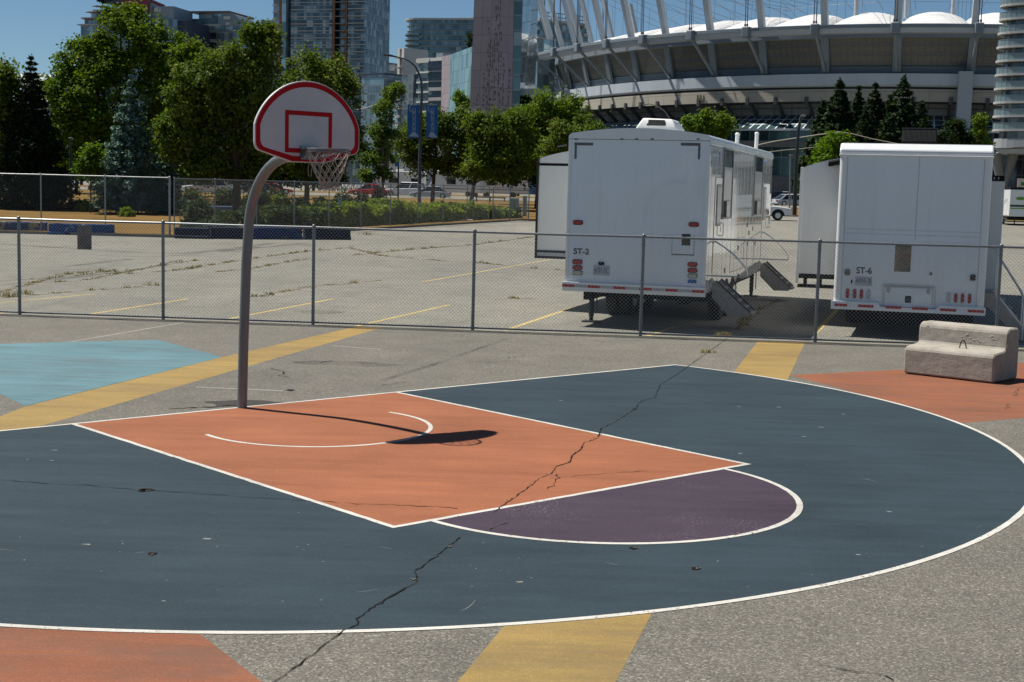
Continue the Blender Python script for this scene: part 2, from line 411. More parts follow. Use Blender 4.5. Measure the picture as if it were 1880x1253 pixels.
# ---------------------------------------------------------------- court frame
YAW, HX, HY, HD = 0.7354, -2.059, 15.4712, 1.6009
EX = Vector((math.cos(YAW), math.sin(YAW), 0)); EY = Vector((math.sin(YAW), -math.cos(YAW), 0))
HOOP = Vector((HX, HY, 0))
def C(a, b, z=0): return HOOP + EX*a + EY*(b-HD) + Vector((0, 0, z))
def ab(w): d = w-HOOP; return d.dot(EX), d.dot(EY)+HD
KW, KD, R3, RF, RR = 4.4237, 5.7784, 7.6387, 1.8299, 1.2777
C3, A3, C1, A1 = 1.2868, .1424, 1.5448, -.0837
# ---------------------------------------------------------------- ground: one sheet to the horizon
def ground():
    xs = [-1500,-600,-250,-120,-60,-30,0,30,60,120,250,600,1500]
    ys = [-60,0,20,40,60,70,78]+[78+i*6 for i in range(1,16)]+[175,200,260,400,800,2500]
    mb = MB(); n = len(xs)
    vs = [(x, y, terr(y)) for y in ys for x in xs]
    mb.add(vs, [(j*n+i, j*n+i+1, (j+1)*n+i+1, (j+1)*n+i) for j in range(len(ys)-1) for i in range(n-1)])
    o = mb.build('ground', M['asphalt']); o['kind'] = 'structure'
ground()
def Gl(pts, z=0): return [G(x, y, z) for x, y in pts]
# painted fields
def arc(cb, rad, a0, a1, n, ca=0.0):
    return [C(ca+rad*math.cos(a0+(a1-a0)*i/n), cb+rad*math.sin(a0+(a1-a0)*i/n)) for i in range(n+1)]
th = math.asin(C3/R3)
outer = arc(C3, R3, -th, math.pi+th, 120, A3)
sheet('court_paint', outer, .0014, M['blue'])
sheet('key_paint', [C(-KW/2,0), C(KW/2,0), C(KW/2,KD), C(-KW/2,KD)], .0028, M['orange'])
sheet('circle_paint', arc(KD, RF, 0, math.pi, 60), .0028, M['purple'])
ln = MB()
def wob(path, step=.12, amp=.0022):
    P = [Vector((p[0], p[1], 0)) for p in path]; Q = []
    for a, b in zip(P, P[1:]):
        n = max(1, int((b-a).length/step))
        for i in range(n):
            q = a.lerp(b, i/n)
            if i: q = q+Vector((random.gauss(0, amp), random.gauss(0, amp), 0))
            Q.append(q)
    return Q+[P[-1]]
def wline(path, w, z):
    Q = wob(path); ribbon(ln, Q, [w*random.uniform(.93, 1.05) for _ in Q], z)
wline(outer, .055, .0042)
wline([C(A3-R3*math.cos(th)-.02,0), C(A3+R3*math.cos(th)+.02,0)], .05, .0044)
wline([C(-KW/2,.02), C(-KW/2,KD), C(KW/2,KD), C(KW/2,.02)], .055, .0046)
wline(arc(KD, RF, .012, math.pi-.012, 70), .055, .0048)
def ang(px, py): a, b = ab(G(px, py)); return math.atan2(b-C1, a-A1)
r0, r1 = ang(714.5, 757.6), ang(375, 798.7)
if r1 < r0: r1 += 2*math.pi
wline(arc(C1, RR, r0, r1, 50, A1), .05, .0042)
o = ln.build('court_line', M['white_line']); o['kind'] = 'structure'
sheet('yellow_stripe', Gl([(-60,783),(0,765),(45,747),(408,656),(650,601),(702,602),(434,679),(161,758),(47,790.5),(0,797),(-60,806)]), .0007, M['yellow'])
sheet('yellow_stripe', Gl([(1391,627.5),(1478,629.5),(1446,697.5),(1346,685)]), .0014, M['yellow'])
sheet('yellow_stripe', Gl([(926,1149),(1197,1127),(1100,1310),(792,1310)]), .0012, M['yellow'])
sheet('blue_paint', Gl([(46,746),(408,656),(290,624.5),(130,628),(0,632),(-140,637),(-120,700),(0,724)]), .0018, M['lightblue'])
sheet('orange_paint', Gl([(1449,689),(1655,679),(1900,665),(1990,745),(1880,768),(1768,777),(1627,736)]), .0009, M['salmon'])
sheet('orange_paint', Gl([(-80,1152),(0,1152),(180,1158),(362,1161),(420,1205),(540,1300),(-80,1300)]), .0009, M['salmon'])
# faint old lines on the apron and the lot's bay lines
ol = MB()
for a, b in (((360,711),(520,718)), ((130,628),(345,591)), ((610,635),(700,642))): ribbon(ol, Gl([a, b]), .028, .0014)
o = ol.build('old_court_line', mat_paint('faded_white_line', (.66,.65,.60), .1, dark=(.3,.29,.27), chip=.60)); o['kind'] = 'structure'
pl = MB()
for pts in ([(927,607),(1052,565)], [(655,599),(825,560)], [(408,588),(612,549)], [(160,578),(345,549)], [(775,518),(1010,477)],
            [(1190,617),(1240,600)], [(1495,614),(1545,560)], [(-40,560),(175,540)], [(-30,579),(6,575)]):
    P = Gl(pts); ribbon(pl, P, .10, .0014)
o = pl.build('parking_line', M['lot_line']); o['kind'] = 'structure'
# cracks
def crack(mb, px, w, z, jit=.03, step=.07, gap=0.0, taper=True):
    P = Gl(px); Q = []
    for a, b in zip(P, P[1:]):
        n = max(2, int((b-a).length/step))
        for i in range(n):
            q = a.lerp(b, i/n); Q.append(Vector((q.x+random.gauss(0, jit), q.y+random.gauss(0, jit), 0)))
    Q.append(P[-1]); run = []
    W = []
    for i, q in enumerate(Q): W.append(w*random.uniform(.25, 1.5))
    i = 0
    while i < len(Q)-1:
        k = min(len(Q), i+random.randint(6, 18))
        seg = Q[i:k]; ww = W[i:k]
        if len(seg) > 1:
            if random.random() >= gap: ribbon(mb, seg, ww, z)
        i = k-1 if k < len(Q) else k
cr = MB()
MAIN = [(1335,622),(1296,650),(1272,667),(1245,687),(1212,707),(1203,730),(1176,738),(1166,752),(1130,775),(1104,787),(1098,805),(1072,815),(1067,826),(1050,838),(1046,850),(1020,858),(1014,870),(992,878),(958,905),(930,925),(905,942)]
crack(cr, MAIN, .0085, .006, .006, .045); crack(cr, MAIN[9:16], .014, .0061, .003, .045, gap=.6)
crack(cr, [(934,961),(915,966),(899,975)], .007, .006, .006, .05)
crack(cr, [(845,988),(822,1005),(790,1030),(762,1050),(766,1070),(738,1085),(690,1112),(654,1138),(657,1148),(628,1160)], .0085, .006, .006, .045)
crack(cr, [(822,1005),(790,1030),(762,1050),(766,1070),(738,1085),(690,1112)], .013, .0061, .003, .045, gap=.6)
crack(cr, [(628,1160),(590,1190),(540,1228),(490,1262),(460,1285)], .008, .006, .007, .06)
crack(cr, [(0,882),(100,890),(160,892),(255,901),(350,906),(450,914),(560,920),(640,925),(780,931),(840,935)], .009, .006, .012, gap=.1)
crack(cr, [(1016,870),(1028,878),(1018,890),(985,912),(965,921)], .008, .006, .02, gap=.35)
crack(cr, [(1010,880),(1080,873),(1130,869),(1190,866)], .007, .006, .012, gap=.25)
crack(cr, [(497,676),(520,684),(514,690),(530,694)], .012, .006)
crack(cr, [(585,666),(610,663)], .02, .006); crack(cr, [(700,708),(745,702)], .015, .006)
crack(cr, [(910,660),(960,655),(1010,654)], .010, .006, gap=.3); crack(cr, [(880,668),(930,662)], .008, .006, gap=.3)
crack(cr, [(310,752),(380,748),(440,745)], .03, .006, .02); crack(cr, [(1845,770),(1850,745),(1870,715)], .008, .006, .03, gap=.2)
crack(cr, [(1500,1220),(1570,1232),(1640,1250)], .008, .006, .02, gap=.3)
for a in range(16):
    x, y = random.uniform(820, 1240), random.uniform(618, 668)
    crack(cr, [(x, y), (x+random.uniform(15, 50), y+random.uniform(-4, 2))], .006, .006, .02, gap=.25)
o = cr.build('pavement_crack', M['crack']); o['kind'] = 'structure'
# rubble crumbs and pot holes
ph = MB(); rb = MB()
def hole(px, py, rx, ry, z=.0062):
    c = G(px, py); n = 14
    pts = []
    for k in range(n):
        a = 2*math.pi*k/n; rr = random.uniform(.7, 1.15)
        pts.append((c.x+rx*rr*math.cos(a), c.y+ry*rr*math.sin(a), z))
    ph.add(pts, [tuple(range(n))])
hole(270, 900.5, .085, .05); hole(262, 902, .045, .05); hole(280, 1018, .035, .035); hole(1163, 1007.5, .035, .035); hole(1277, 1045, .035, .035)
hole(533, 717, .06, .08, .0022); hole(1165, 752, .03, .03)
o = ph.build('pothole', M['crack']); o['kind'] = 'structure'
for k in range(90):
    i = random.randrange(len(MAIN)-1); a, b = MAIN[i], MAIN[i+1]; t = random.random()
    c = G(a[0]+(b[0]-a[0])*t+random.gauss(0, 2), a[1]+(b[1]-a[1])*t+random.gauss(0, 2)); s = random.uniform(.002, .005)
    rb.obox((c.x, c.y, .0065), (s,s*.3,0), (-s*.4,s,0), (0,0,s*.6))
for px, py in ((272,903),(1166,1008),(1280,1046),(280,1020),(825,1005),(760,1066)):
    for k in range(5):
        c = G(px+random.gauss(0, 4), py+random.gauss(0, .8)); s = random.uniform(.002, .006)
        rb.obox((c.x, c.y, .0068), (s,s*.3,0), (-s*.4,s,0), (0,0,s*.6))
props(rb.build('gravel_crumbs', M['rubble']), 'pale gravel crumbs lying in the long crack across the court', 'gravel', kind='stuff')
# paint chips: small pale scars on the blue field
ch = MB()
chips = [(97,827),(103,827),(51,844),(95,846),(1030,736),(1356,747),(1430,748),(1476,802),(1508,785),(1548,761),(1359,833),(1632,940),(1576,1019),(380,990),(690,1168),(955,1069),(300,1104),(160,1000)]
for px, py in chips:
    c = G(px, py); n = 7; r = random.uniform(.012, .035)
    ch.add([(c.x+r*random.uniform(.6,1.4)*math.cos(6.283*k/n), c.y+.7*r*random.uniform(.5,1.3)*math.sin(6.283*k/n), (.0020)) for k in range(n)], [tuple(range(n))])
for k in range(90):
    px, py = random.uniform(0, 1850), random.uniform(800, 1140)
    a, b = ab(G(px, py))
    if (a-A3)**2+(b-C3)**2 > (R3-.1)**2 or b < .1 or (abs(a) < KW/2+.05 and b < KD+.05): continue
    c = G(px, py); r = random.uniform(.003, .009)
    ch.add([(c.x+r*random.uniform(.6,1.6)*math.cos(6.283*k/5), c.y+r*random.uniform(.5,1.3)*math.sin(6.283*k/5), (.0020)) for k in range(5)], [tuple(range(5))])
for k in range(16):
    px, py = random.uniform(0, 1800), random.uniform(760, 1140); a, b = ab(G(px, py))
    if (a-A3)**2+(b-C3)**2 > (R3-.3)**2 or b < .3: continue
    c = G(px, py); t = random.uniform(0, 6.28); L_ = random.uniform(.05, .28); cv = random.uniform(-.25, .25)
    pts = [(c.x+L_*q*math.cos(t+cv*q), c.y+L_*q*math.sin(t+cv*q)) for q in (0, .25, .5, .75, 1)]; w0 = random.uniform(.002, .005)
    ribbon(ch, pts, [w0*.4, w0, w0*1.2, w0, w0*.3], .0021)
o = ch.build('paint_chip', mat('chipped_paint', (.19,.19,.18), .9, var=.3, spec=.1)); o['kind'] = 'structure'
# weed lines in the lot
LOTC = [[(-40,548),(60,520),(130,503),(185,497),(240,503),(330,497),(440,478),(540,465),(640,455)], [(0,516),(80,512),(130,508),(215,496)],
        [(60,520),(150,516),(270,492),(360,478)], [(480,545),(560,528),(640,521),(700,515)], [(640,455),(700,470),(820,480),(890,484),(980,493),(1040,498)],
        [(640,470),(740,460),(870,450),(960,438),(1000,432)], [(400,500),(470,492),(560,476)], [(0,548),(180,532),(260,527)], [(905,550),(985,549)], [(1350,605),(1385,575),(1430,550)], [(1500,410),(1560,405)]]
cr2 = MB(); wd = MB()
for L_ in LOTC:
    crack(cr2, L_, .06, .0018, .05, .25)
    P = Gl(L_)
    for a, b in zip(P, P[1:]):
        for k in range(int((b-a).length*5)):
            if random.random() < .35: continue
            c = a.lerp(b, random.random()); c.x += random.gauss(0, .05); c.y += random.gauss(0, .05)
            hgt = random.choice([.02, .02, .025, .03, .04, .05, .09])*random.uniform(.7, 1.4); nb = random.randint(8, 22)
            for q in range(nb):
                t = random.uniform(0, 6.283); l = hgt*random.uniform(.5, 1.2); lean = random.uniform(.2, 1.0)*l
                w = random.uniform(.006, .012); d = Vector((math.cos(t), math.sin(t), 0)); s = Vector((-d.y, d.x, 0))*w
                p0 = c+Vector((random.gauss(0,.06), random.gauss(0,.05), 0)); p1 = p0+d*lean*.4+Vector((0,0,l*.7)); p2 = p0+d*lean+Vector((0,0,l))
                wd.add([p0-s, p0+s, p1+s*.7, p1-s*.7, p2], [(0,1,2,3), (3,2,4)])
for px, py, n, hgt in ((1298,648,40,.07), (1330,618,60,.1), (440,747,0,.02), (15,545,70,.16), (50,541,50,.13), (280,525,30,.12), (510,440,60,.22), (675,432,50,.22), (465,545,30,.08), (940,548,40,.06)):
    c = G(px, py)
    for q in range(n):
        t = random.uniform(0, 6.283); l = hgt*random.uniform(.4, 1.2); d = Vector((math.cos(t), math.sin(t), 0)); s = Vector((-d.y, d.x, 0))*.008
        p0 = c+Vector((random.gauss(0,hgt*.9), random.gauss(0,hgt*.5), 0)); p1 = p0+d*l*.25+Vector((0,0,l*.7)); p2 = p0+d*l*.6+Vector((0,0,l))
        wd.add([p0-s, p0+s, p1+s*.7, p1-s*.7, p2], [(0,1,2,3), (3,2,4)])
o = cr2.build('lot_crack', M['dirt']); o['kind'] = 'structure'
props(wd.build('weeds', M['weed']), 'dry weeds growing out of the cracks in the car park', 'weeds', kind='stuff')
# skid marks on the lot
def tyre_mat():
    t = NT('tyre_mark'); n = t.noise(.8, 5, .7); f = t.noise(30, 3, .6)
    t.base((.05,.048,.045)).set(.9, 0, .2)
    tr = t.new('ShaderNodeBsdfTransparent'); mx = t.new('ShaderNodeMixShader')
    t.link(t.math('MULTIPLY', t.mapr(n, .35, .65, .05, .55), t.mapr(f, .3, .7, .5, 1)), mx.inputs[0])
    t.link(tr.outputs[0], mx.inputs[1]); t.link(t.p.outputs[0], mx.inputs[2]); t.link(mx.outputs[0], t.out.inputs[0]); return t.m
sk = MB()
for L_, w in (([(-20,447),(60,452),(150,458),(250,464),(340,466),(420,458),(500,447)], .5), ([(110,491),(190,482),(240,476)], .35), ([(0,524),(120,512),(260,495),(330,478)], .2), ([(400,462),(470,455),(560,448)], .5), ([(180,470),(280,472),(360,468)], .25),
             ([(700,700),(820,662),(930,622)], .10),):
    ribbon(sk, Gl(L_), w, .0022)
o = sk.build('tyre_mark', tyre_mat()); o['kind'] = 'structure'
sp = MB()
for px, py, rx, ry in ((590,573,.55,.5), (640,668,.9,.3)):
    c = G(px, py); sp.add([(c.x+rx*random.uniform(.75,1.1)*math.cos(6.283*k/20), c.y+ry*random.uniform(.75,1.1)*math.sin(6.283*k/20), .0026) for k in range(20)], [tuple(range(20))])
o = sp.build('oil_stain', bpy.data.materials['tyre_mark']); o['kind'] = 'structure'
# ---------------------------------------------------------------- lawn beyond the far fence, with its kerb
FA, FB, FC_ = Vector((-15.9, 65.0, 0)), Vector((-1.8, 97, 0)), Vector((1.1, 101, 0))
def lawn_edge(y):
    if y < 65: return None
    if y < 97: return FA.x+(FB.x-FA.x)*(y-65)/32+.5
    if y < 101: return FB.x+.5+(y-97)*.4
    if y < 127: return 2.1
    return 420
def lawn():
    mb = MB(); ys = [64.6, 65.0]+[65+i*2.0 for i in range(1, 32)]+[127.02, 135, 145, 154]
    def row(y):
        e = lawn_edge(max(y, 65)); L0 = -420
        xs = [L0, -120, -60, -30, -20] if e < 10 else [L0, -120, -60, -30, -20]
        return L0, e
    pr = None
    for y0, y1 in zip(ys, ys[1:]):
        e0, e1 = lawn_edge(max(y0, 65)), lawn_edge(max(y1-.01, 65))
        if abs(e0-e1) > 50: e1 = e0
        z0, z1 = terr(y0)+.12, terr(y1)+.12; n = 8
        vs = []
        for y, z, e in ((y0, z0, e0), (y1, z1, e1)):
            for i in range(n+1): vs.append((-420+(e+420)*(1-(1-i/n)**2), y, z))
        mb.add(vs, [(i, i+1, n+2+i, n+1+i) for i in range(n)])
        mb.add([(e0, y0, z0), (e1, y1, z1), (e1, y1, z1-.3), (e0, y0, z0-.3)], [(0,1,2,3)], 1)
    mb.add([(-420, ys[0], .12), (-15.4, ys[0], .12), (-15.4, ys[0], -.1), (-420, ys[0], -.1)], [(0,3,2,1)], 1)
    z = terr(127.02)+.12; mb.add([(2.1, 127.02, z), (420, 127.02, z), (420, 127.02, z-.3), (2.1, 127.02, z-.3)], [(0,3,2,1)], 1)
    # far part, past the street
    zz = terr(176)+.12
    mb.add([(-420, 154, terr(154)+.12), (420, 154, terr(154)+.12), (420, 168, terr(168)+.12), (-420, 168, terr(168)+.12)], [(0,1,2,3)])
    mb.add([(-420, 168, terr(168)+.12), (420, 168, terr(168)+.12), (420, 205, zz), (-420, 205, zz)], [(0,1,2,3)])
    o = mb.build('lawn', [M['lawn'], M['concrete_flat']]); o['kind'] = 'structure'
lawn()
st = MB(); st.add([(-420,154,terr(154)+.15),(420,154,terr(154)+.15),(420,168,terr(168)+.15),(-420,168,terr(168)+.15)], [(0,1,2,3)])
o = st.build('street', M['asphalt']); o['kind'] = 'structure'
wk = MB()
P = [Vector((-13.5,84,0)), Vector((-12.8,84.1,0)), Vector((-12,84.5,0)), Vector((-6,96,0)), Vector((-3,104,0)), Vector((-1,118,0))]
vs = []
for i, p in enumerate(P):
    t = (P[min(i+1,5)]-P[max(i-1,0)]).normalized(); n = Vector((-t.y, t.x, 0))*.9
    for s in (1, -1):
        q = p+n*s; vs.append((q.x, q.y, terr(q.y)+.14))
wk.add(vs, [(2*i+1, 2*i+3, 2*i+2, 2*i) for i in range(5)])
o = wk.build('path', M['concrete_flat']); o['kind'] = 'structure'
# ---------------------------------------------------------------- basketball hoop
def hoop():
    t = thing('basketball_hoop', 'galvanised gooseneck basketball hoop with red edged white fan backboard', 'basketball hoop', C(-.10, .02))
    o0 = C(-.10, .02)
    def L(a, b, z): return C(a, b, z)-o0
    # pole with a long bend; it leans slightly
    path = [L(-.10, .02, 0), L(-.085, .02, .8), L(-.06, .03, 1.7), L(-.045, .05, 2.1)]
    r = .82; cb, cz = .05+r, 2.1
    for k in range(1, 13):
        a = math.pi/2*k/12
        path.append(L(-.045+.04*k/12, cb-r*math.cos(a), cz+r*1.06*math.sin(a)))
    path.append(L(0, 1.0, 2.975)); path.append(L(0, 1.17, 2.98))
    t2 = NT('hoop_pole_steel')
    n = t2.noise(3, 6, .7, stretch=(1, 1, .25)); n2 = t2.noise(22, 5, .7)
    c = t2.ramp(n, [(.3, (.13,.14,.145)), (.52, (.19,.20,.205)), (.7, (.25,.255,.255))])
    c = t2.mix(t2.mapr(n2, .55, .75, 0, .25), c, (.15,.125,.105))
    t2.base(c).set(.45, .5, .5); t2.bump(n2, .15, .004)
    pm = t2.m
    MB().tube(path, .059, 20).build('pole', pm, t, smooth=True)
    # backboard: fan outline, 54 in wide
    def fan(s=0.0):
        hw, zb, zs0, zs1, zt, bw = .69-s, 2.905+s, 3.03+s*.55, 3.31-s*.05, 3.80-s, .22-s*.3
        pts = [(-bw, zb), (bw, zb)]
        def corner(p0, p1, p2, n=5):
            return [tuple((1-q)**2*p0[i]+2*q*(1-q)*p1[i]+q*q*p2[i] for i in (0, 1)) for q in [j/n for j in range(n+1)]]
        pts += corner((hw-.075, zs0-.016), (hw, zs0), (hw, zs0+.08))
        pts.append((hw, zs1-.01))
        # upper arc through (hw,zs1) and (0,zt)
        rad = (hw*hw+(zt-zs1)**2)/(2*(zt-zs1)); c0 = zt-rad; a1 = math.acos(hw/rad)
        if c0 > zs1: pass
        for j in range(1, 40):
            a = a1+(math.pi-2*a1)*j/40
            pts.append((rad*math.cos(a), c0+rad*math.sin(a)))
        pts.append((-hw, zs1-.01))
        pts += corner((-hw, zs0+.08), (-hw, zs0), (-hw+.075, zs0-.016))
        return pts
    bb = 1.22
    out = fan()
    board = NT('backboard_white')
    n = board.noise(2.2, 5, .65)
    cc = board.ramp(n, [(.3, (.50,.485,.50)), (.7, (.60,.585,.59))])
    cc = board.mix(board.mapr(board.noise(5, 6, .7, stretch=(1, 1, .3)), .55, .8, 0, .25), cc, (.30,.29,.30))
    board.base(cc).set(.42, 0, .4)
    mbd = MB().extr(out, EX, (0,0,1), C(0, bb-.03)-o0, EY*.036)
    bo = mbd.build('backboard', board.m, t, bevel=.006)
    red = mat('red_board_paint', (.40,.008,.012), .6, spec=.12, var=.12, scale=4)
    # border band as a strip standing 2 mm proud
    a_, b_ = fan(.012), fan(.068)
    m2 = MB(); N = len(a_); y = C(0, bb+.008)-o0
    vs = [y+EX*p+Vector((0,0,q)) for p, q in a_]+[y+EX*p+Vector((0,0,q)) for p, q in b_]
    m2.add(vs, [(i, (i+1)%N, N+(i+1)%N, N+i) for i in range(N)]); m2.build('border_stripe', red, bo)
    m3 = MB()
    def sq(x0, x1, z0, z1): 
        m3.add([y+EX*p+Vector((0,0,q)) for p, q in ((x0,z0),(x1,z0),(x1,z1),(x0,z1))], [(0,1,2,3)])
    sq(-.31,.31,3.42,3.47); sq(-.31,.31,3.01,3.06); sq(-.31,-.262,3.06,3.42); sq(.262,.31,3.06,3.42)
    m3.build('target_square', red, bo)
    # mounting bracket behind the board
    mk = MB()
    for s in (-.25, .25):
        mk.bar(L(0, 1.12, 2.98), L(s, bb-.04, 3.35), .03, .03); mk.bar(L(0, 1.12, 2.98), L(s, bb-.04, 2.96), .03, .03)
    mk.obox(L(0, bb-.05, 3.05), EX*.16, EY*.012, (0,0,.14)); mk.build('board_bracket', M['galv'], t)
    # rim
    steel = mat('rim_steel', (.23,.235,.24), .32, metal=.75, var=.2, scale=12)
    rc = L(0, HD, 3.05); rm = MB()
    ring = [rc+(EX*math.cos(k*2*math.pi/40)+EY*math.sin(k*2*math.pi/40))*.238 for k in range(40)]
    rm.tube(ring, .011, 8, closed=True)
    ring2 = [rc-Vector((0,0,.026))+(EX*math.cos(k*2*math.pi/40)+EY*math.sin(k*2*math.pi/40))*.238 for k in range(40)]
    rm.tube(ring2, .008, 6, closed=True)
    ro = rm.build('rim', steel, t, smooth=True)
    rp = MB(); rp.obox(L(0, bb+.022, 3.015), EX*.115, EY*.010, (0,0,.075))
    rp.add([L(-.11, bb+.03, 3.05), L(.11, bb+.03, 3.05), L(.13, HD-.19, 3.045), L(-.13, HD-.19, 3.045),
            L(-.11, bb+.03, 3.035), L(.11, bb+.03, 3.035), L(.13, HD-.19, 3.03), L(-.13, HD-.19, 3.03)], [(0,1,2,3),(7,6,5,4),(0,4,5,1),(1,5,6,2),(2,6,7,3),(3,7,4,0)])
    for s in (-.1, .1): rp.add([L(s, bb+.03, 2.95), L(s, bb+.03, 3.03), L(s, HD-.2, 3.03), L(s+.008, bb+.03, 2.95), L(s+.008, bb+.03, 3.03), L(s+.008, HD-.2, 3.03)], [(0,1,2),(5,4,3),(0,3,4,1),(1,4,5,2),(2,5,3,0)])
    rp.build('rim_plate', steel, ro)
    # net: knotted cords narrowing downwards, gathered to one side
    net = mat('net_cord', (.40,.36,.31), .9, spec=.1, var=.2, scale=40); nb = MB(); K = 12; rows = 6
    rad = [.228, .205, .176, .146, .116, .098]; zz = [-.035, -.115, -.195, -.265, -.325, -.375]
    def node(i, k):
        a = 2*math.pi*(k+.5*(i % 2))/K
        sag = random.uniform(-.006, .006)
        return rc+(EX*math.cos(a)+EY*math.sin(a))*(rad[i]+sag)+Vector((0,0,zz[i]+sag*1.4))+EX*(.03*i/rows)
    random.seed(4)
    nd = [[node(i, k) for k in range(K)] for i in range(rows)]
    for i in range(rows-1):
        for k in range(K):
            k2 = (k if i % 2 == 0 else k+1) % K; k3 = (k-1 if i % 2 == 0 else k) % K
            for q in (k2, k3):
                a, b = nd[i][k], nd[i+1][q]; m_ = (a+b)/2+Vector((0,0,-.008)); nb.tube([a, m_, b], .0046, 5, cap=False)
    for k in range(K):       # frayed hem
        a = nd[-1][k]
        for q in range(5):
            d = Vector((random.gauss(0,.03), random.gauss(0,.03), -random.uniform(.02,.075)))
            nb.tube([a, a+d*.5+Vector((random.gauss(0,.012),0,0)), a+d], .0042, 4)
        b = nd[-1][(k+1) % K]; nb.tube([a, (a+b)/2+Vector((0,0,-.028)), b], .0048, 4)
        nb.tube([nd[-2][k], a+Vector((0,0,.015)), b], .0046, 4); nb.tube([nd[-2][k], (nd[-2][(k+1)%K]+nd[-1][k])/2+Vector((0,0,-.02)), nd[-2][(k+1)%K]], .0046, 4)
    # one loose loop hanging on the board side
    lp = nd[1][7]
    nb.tube([lp, lp+Vector((-.02,0,-.10)), lp+Vector((-.01,0,-.17)), lp+Vector((.015,0,-.175)), lp+Vector((.02,0,-.09))], .0032, 5)
    nb.build('net', net, ro)
    mb = MB()
    for k in range(0, 12):
        a = 2*math.pi*(k)/12; p = rc+(EX*math.cos(a)+EY*math.sin(a))*.24+Vector((0,0,-.03)); mb.tube([p, p+Vector((0,0,-.02))], .006, 5)
    mb.build('net_hook', steel, ro)
    # cracked footing round the pole
    f = MB(); n = 22
    c0 = G(462, 745); f.add([(c0.x+.55*random.uniform(.8,1.2)*math.cos(6.283*k/n), c0.y+.30*random.uniform(.8,1.2)*math.sin(6.283*k/n)+.12, .0007) for k in range(n)], [tuple(range(n))])
    o = f.build('asphalt_patch', mat('fresh_asphalt', (.05,.049,.045), .95, spec=.1, var=.5, scale=25)); o['kind'] = 'structure'
hoop()
# ---------------------------------------------------------------- chain-link fences
def mesh_panel_mb(L, z0, z1, dx, r, barbs=True):
    """woven wires as zigzags lying in the xz plane; dx = diamond width"""
    mb = MB(); dz = dx*1.0; n = int(round(L/dx)); rows = int(round((z1-z0)/(dz/2)))
    w = (z1-z0)/rows; V = []; Fc = []
    for k in range(n+1):
        for q in (0, 1):            # two interlocking zigzags per diamond column
            b = len(mb.v); cnt = 0
            for i in range(rows+1):
                x = (k+q)*dx+(((.5 if q == 0 else -.5)*dx) if i % 2 else 0.0)
                if x < -1e-6 or x > L+1e-6: x = min(max(x, 0), L)
                yb = .0025*(1 if (i+q) % 2 else -1)
                z = z0+i*w
                mb.v += [(x-r, yb, z), (x+r, yb, z), (x, yb+r*1.6, z)]
                if i:
                    c = b+cnt
                    for e in range(3):
                        f2 = (e+1) % 3
                        mb.f.append([c-3+e, c-3+f2, c+f2, c+e]); mb.m.append(0); mb.uv.append(None)
                cnt += 3
            if barbs and q == 0:
                x = k*dx+(.5*dx if rows % 2 else 0); b2 = len(mb.v)
                if x < L:
                    mb.v += [(x-r, 0, z1), (x+r, 0, z1), (x+.004, .004, z1+.035)]; mb.f.append([b2, b2+1, b2+2]); mb.m.append(0); mb.uv.append(None)
    return mb
def fence(name, label, posts, H, dx, rw, rpost, rrail, matp, matw, bottom=True, zf=None, midrail=None, group=None, tall=None):
    zf = zf or (lambda p: 0.0)
    p0 = posts[0]; t = thing(name, label, 'fence', (p0.x, p0.y, zf(p0)), 0, group)
    B = Vector((p0.x, p0.y, zf(p0)))
    proto = None; base_len = None; pproto = None
    for i, p in enumerate(posts):
        q = Vector((p.x, p.y, zf(p)))-B
        rp_ = rpost*(1.6 if tall and i in tall else 1)
        if pproto is None or (tall and i in tall):
            mb = MB().cyl((0,0,-.05), (0,0,H), rp_, n=12); mb.sphere((0,0,H+.004), rp_*1.15, rp_*1.15, rp_*1.1, 10, 6)
            for zz in (.25, H*.55, H*.9): mb.cyl((0,0,zz), (0,0,zz+.022), rp_*1.12, n=12)
            po = mb.build('post', matp, t, smooth=True); po.location = q
            if not (tall and i in tall): pproto = po
        else:
            po = pproto.copy(); COL.objects.link(po); po.parent = t; po.location = q
        if i < len(posts)-1:
            nx = posts[i+1]; d = Vector((nx.x, nx.y, zf(nx)))-Vector((p.x, p.y, zf(p))); Ln = d.xy.length
            rot = math.atan2(d.y, d.x)
            if proto is None:
                base_len = Ln; proto = mesh_panel_mb(Ln, .05, H-.02, dx, rw).build('mesh_panel', matw, t); mo = proto
            else:
                mo = proto.copy(); COL.objects.link(mo); mo.parent = t
            mo.location = q+Vector((0,0,0)); mo.rotation_euler = (0, -math.atan2(d.z, Ln), rot); mo.scale = (Ln/base_len, 1, 1)
            tr = MB().tube([(0,0,H-.02), (Ln/2,0,H-.026), (Ln,0,H-.02)], rrail, 10)
            ro = tr.build('top_rail', matp, t, smooth=True); ro.location = q; ro.rotation_euler = mo.rotation_euler
            if bottom:
                tb = MB().tube([(0,0,.045), (Ln,0,.045)], rrail*.8, 8); bo = tb.build('bottom_rail', matp, t, smooth=True); bo.location = q; bo.rotation_euler = mo.rotation_euler
            if midrail:
                tb = MB().tube([(0,0,midrail), (Ln,0,midrail)], rrail*.8, 8); bo = tb.build('mid_rail', matp, t, smooth=True); bo.location = q; bo.rotation_euler = mo.rotation_euler
    return t
fy = lambda x: 26.28-.0885*x
fp = [Vector((x, fy(x), 0)) for x in (-12.6, -9.54, -6.70, -3.79, -.747, 2.385, 5.58, 8.80, 12.0)]
fence('chain_link_fence', 'low chain link fence on steel posts between the court and the car park', fp, 1.865, .068, .0024, .031, .0215, M['galv_dark'], M['wire'])
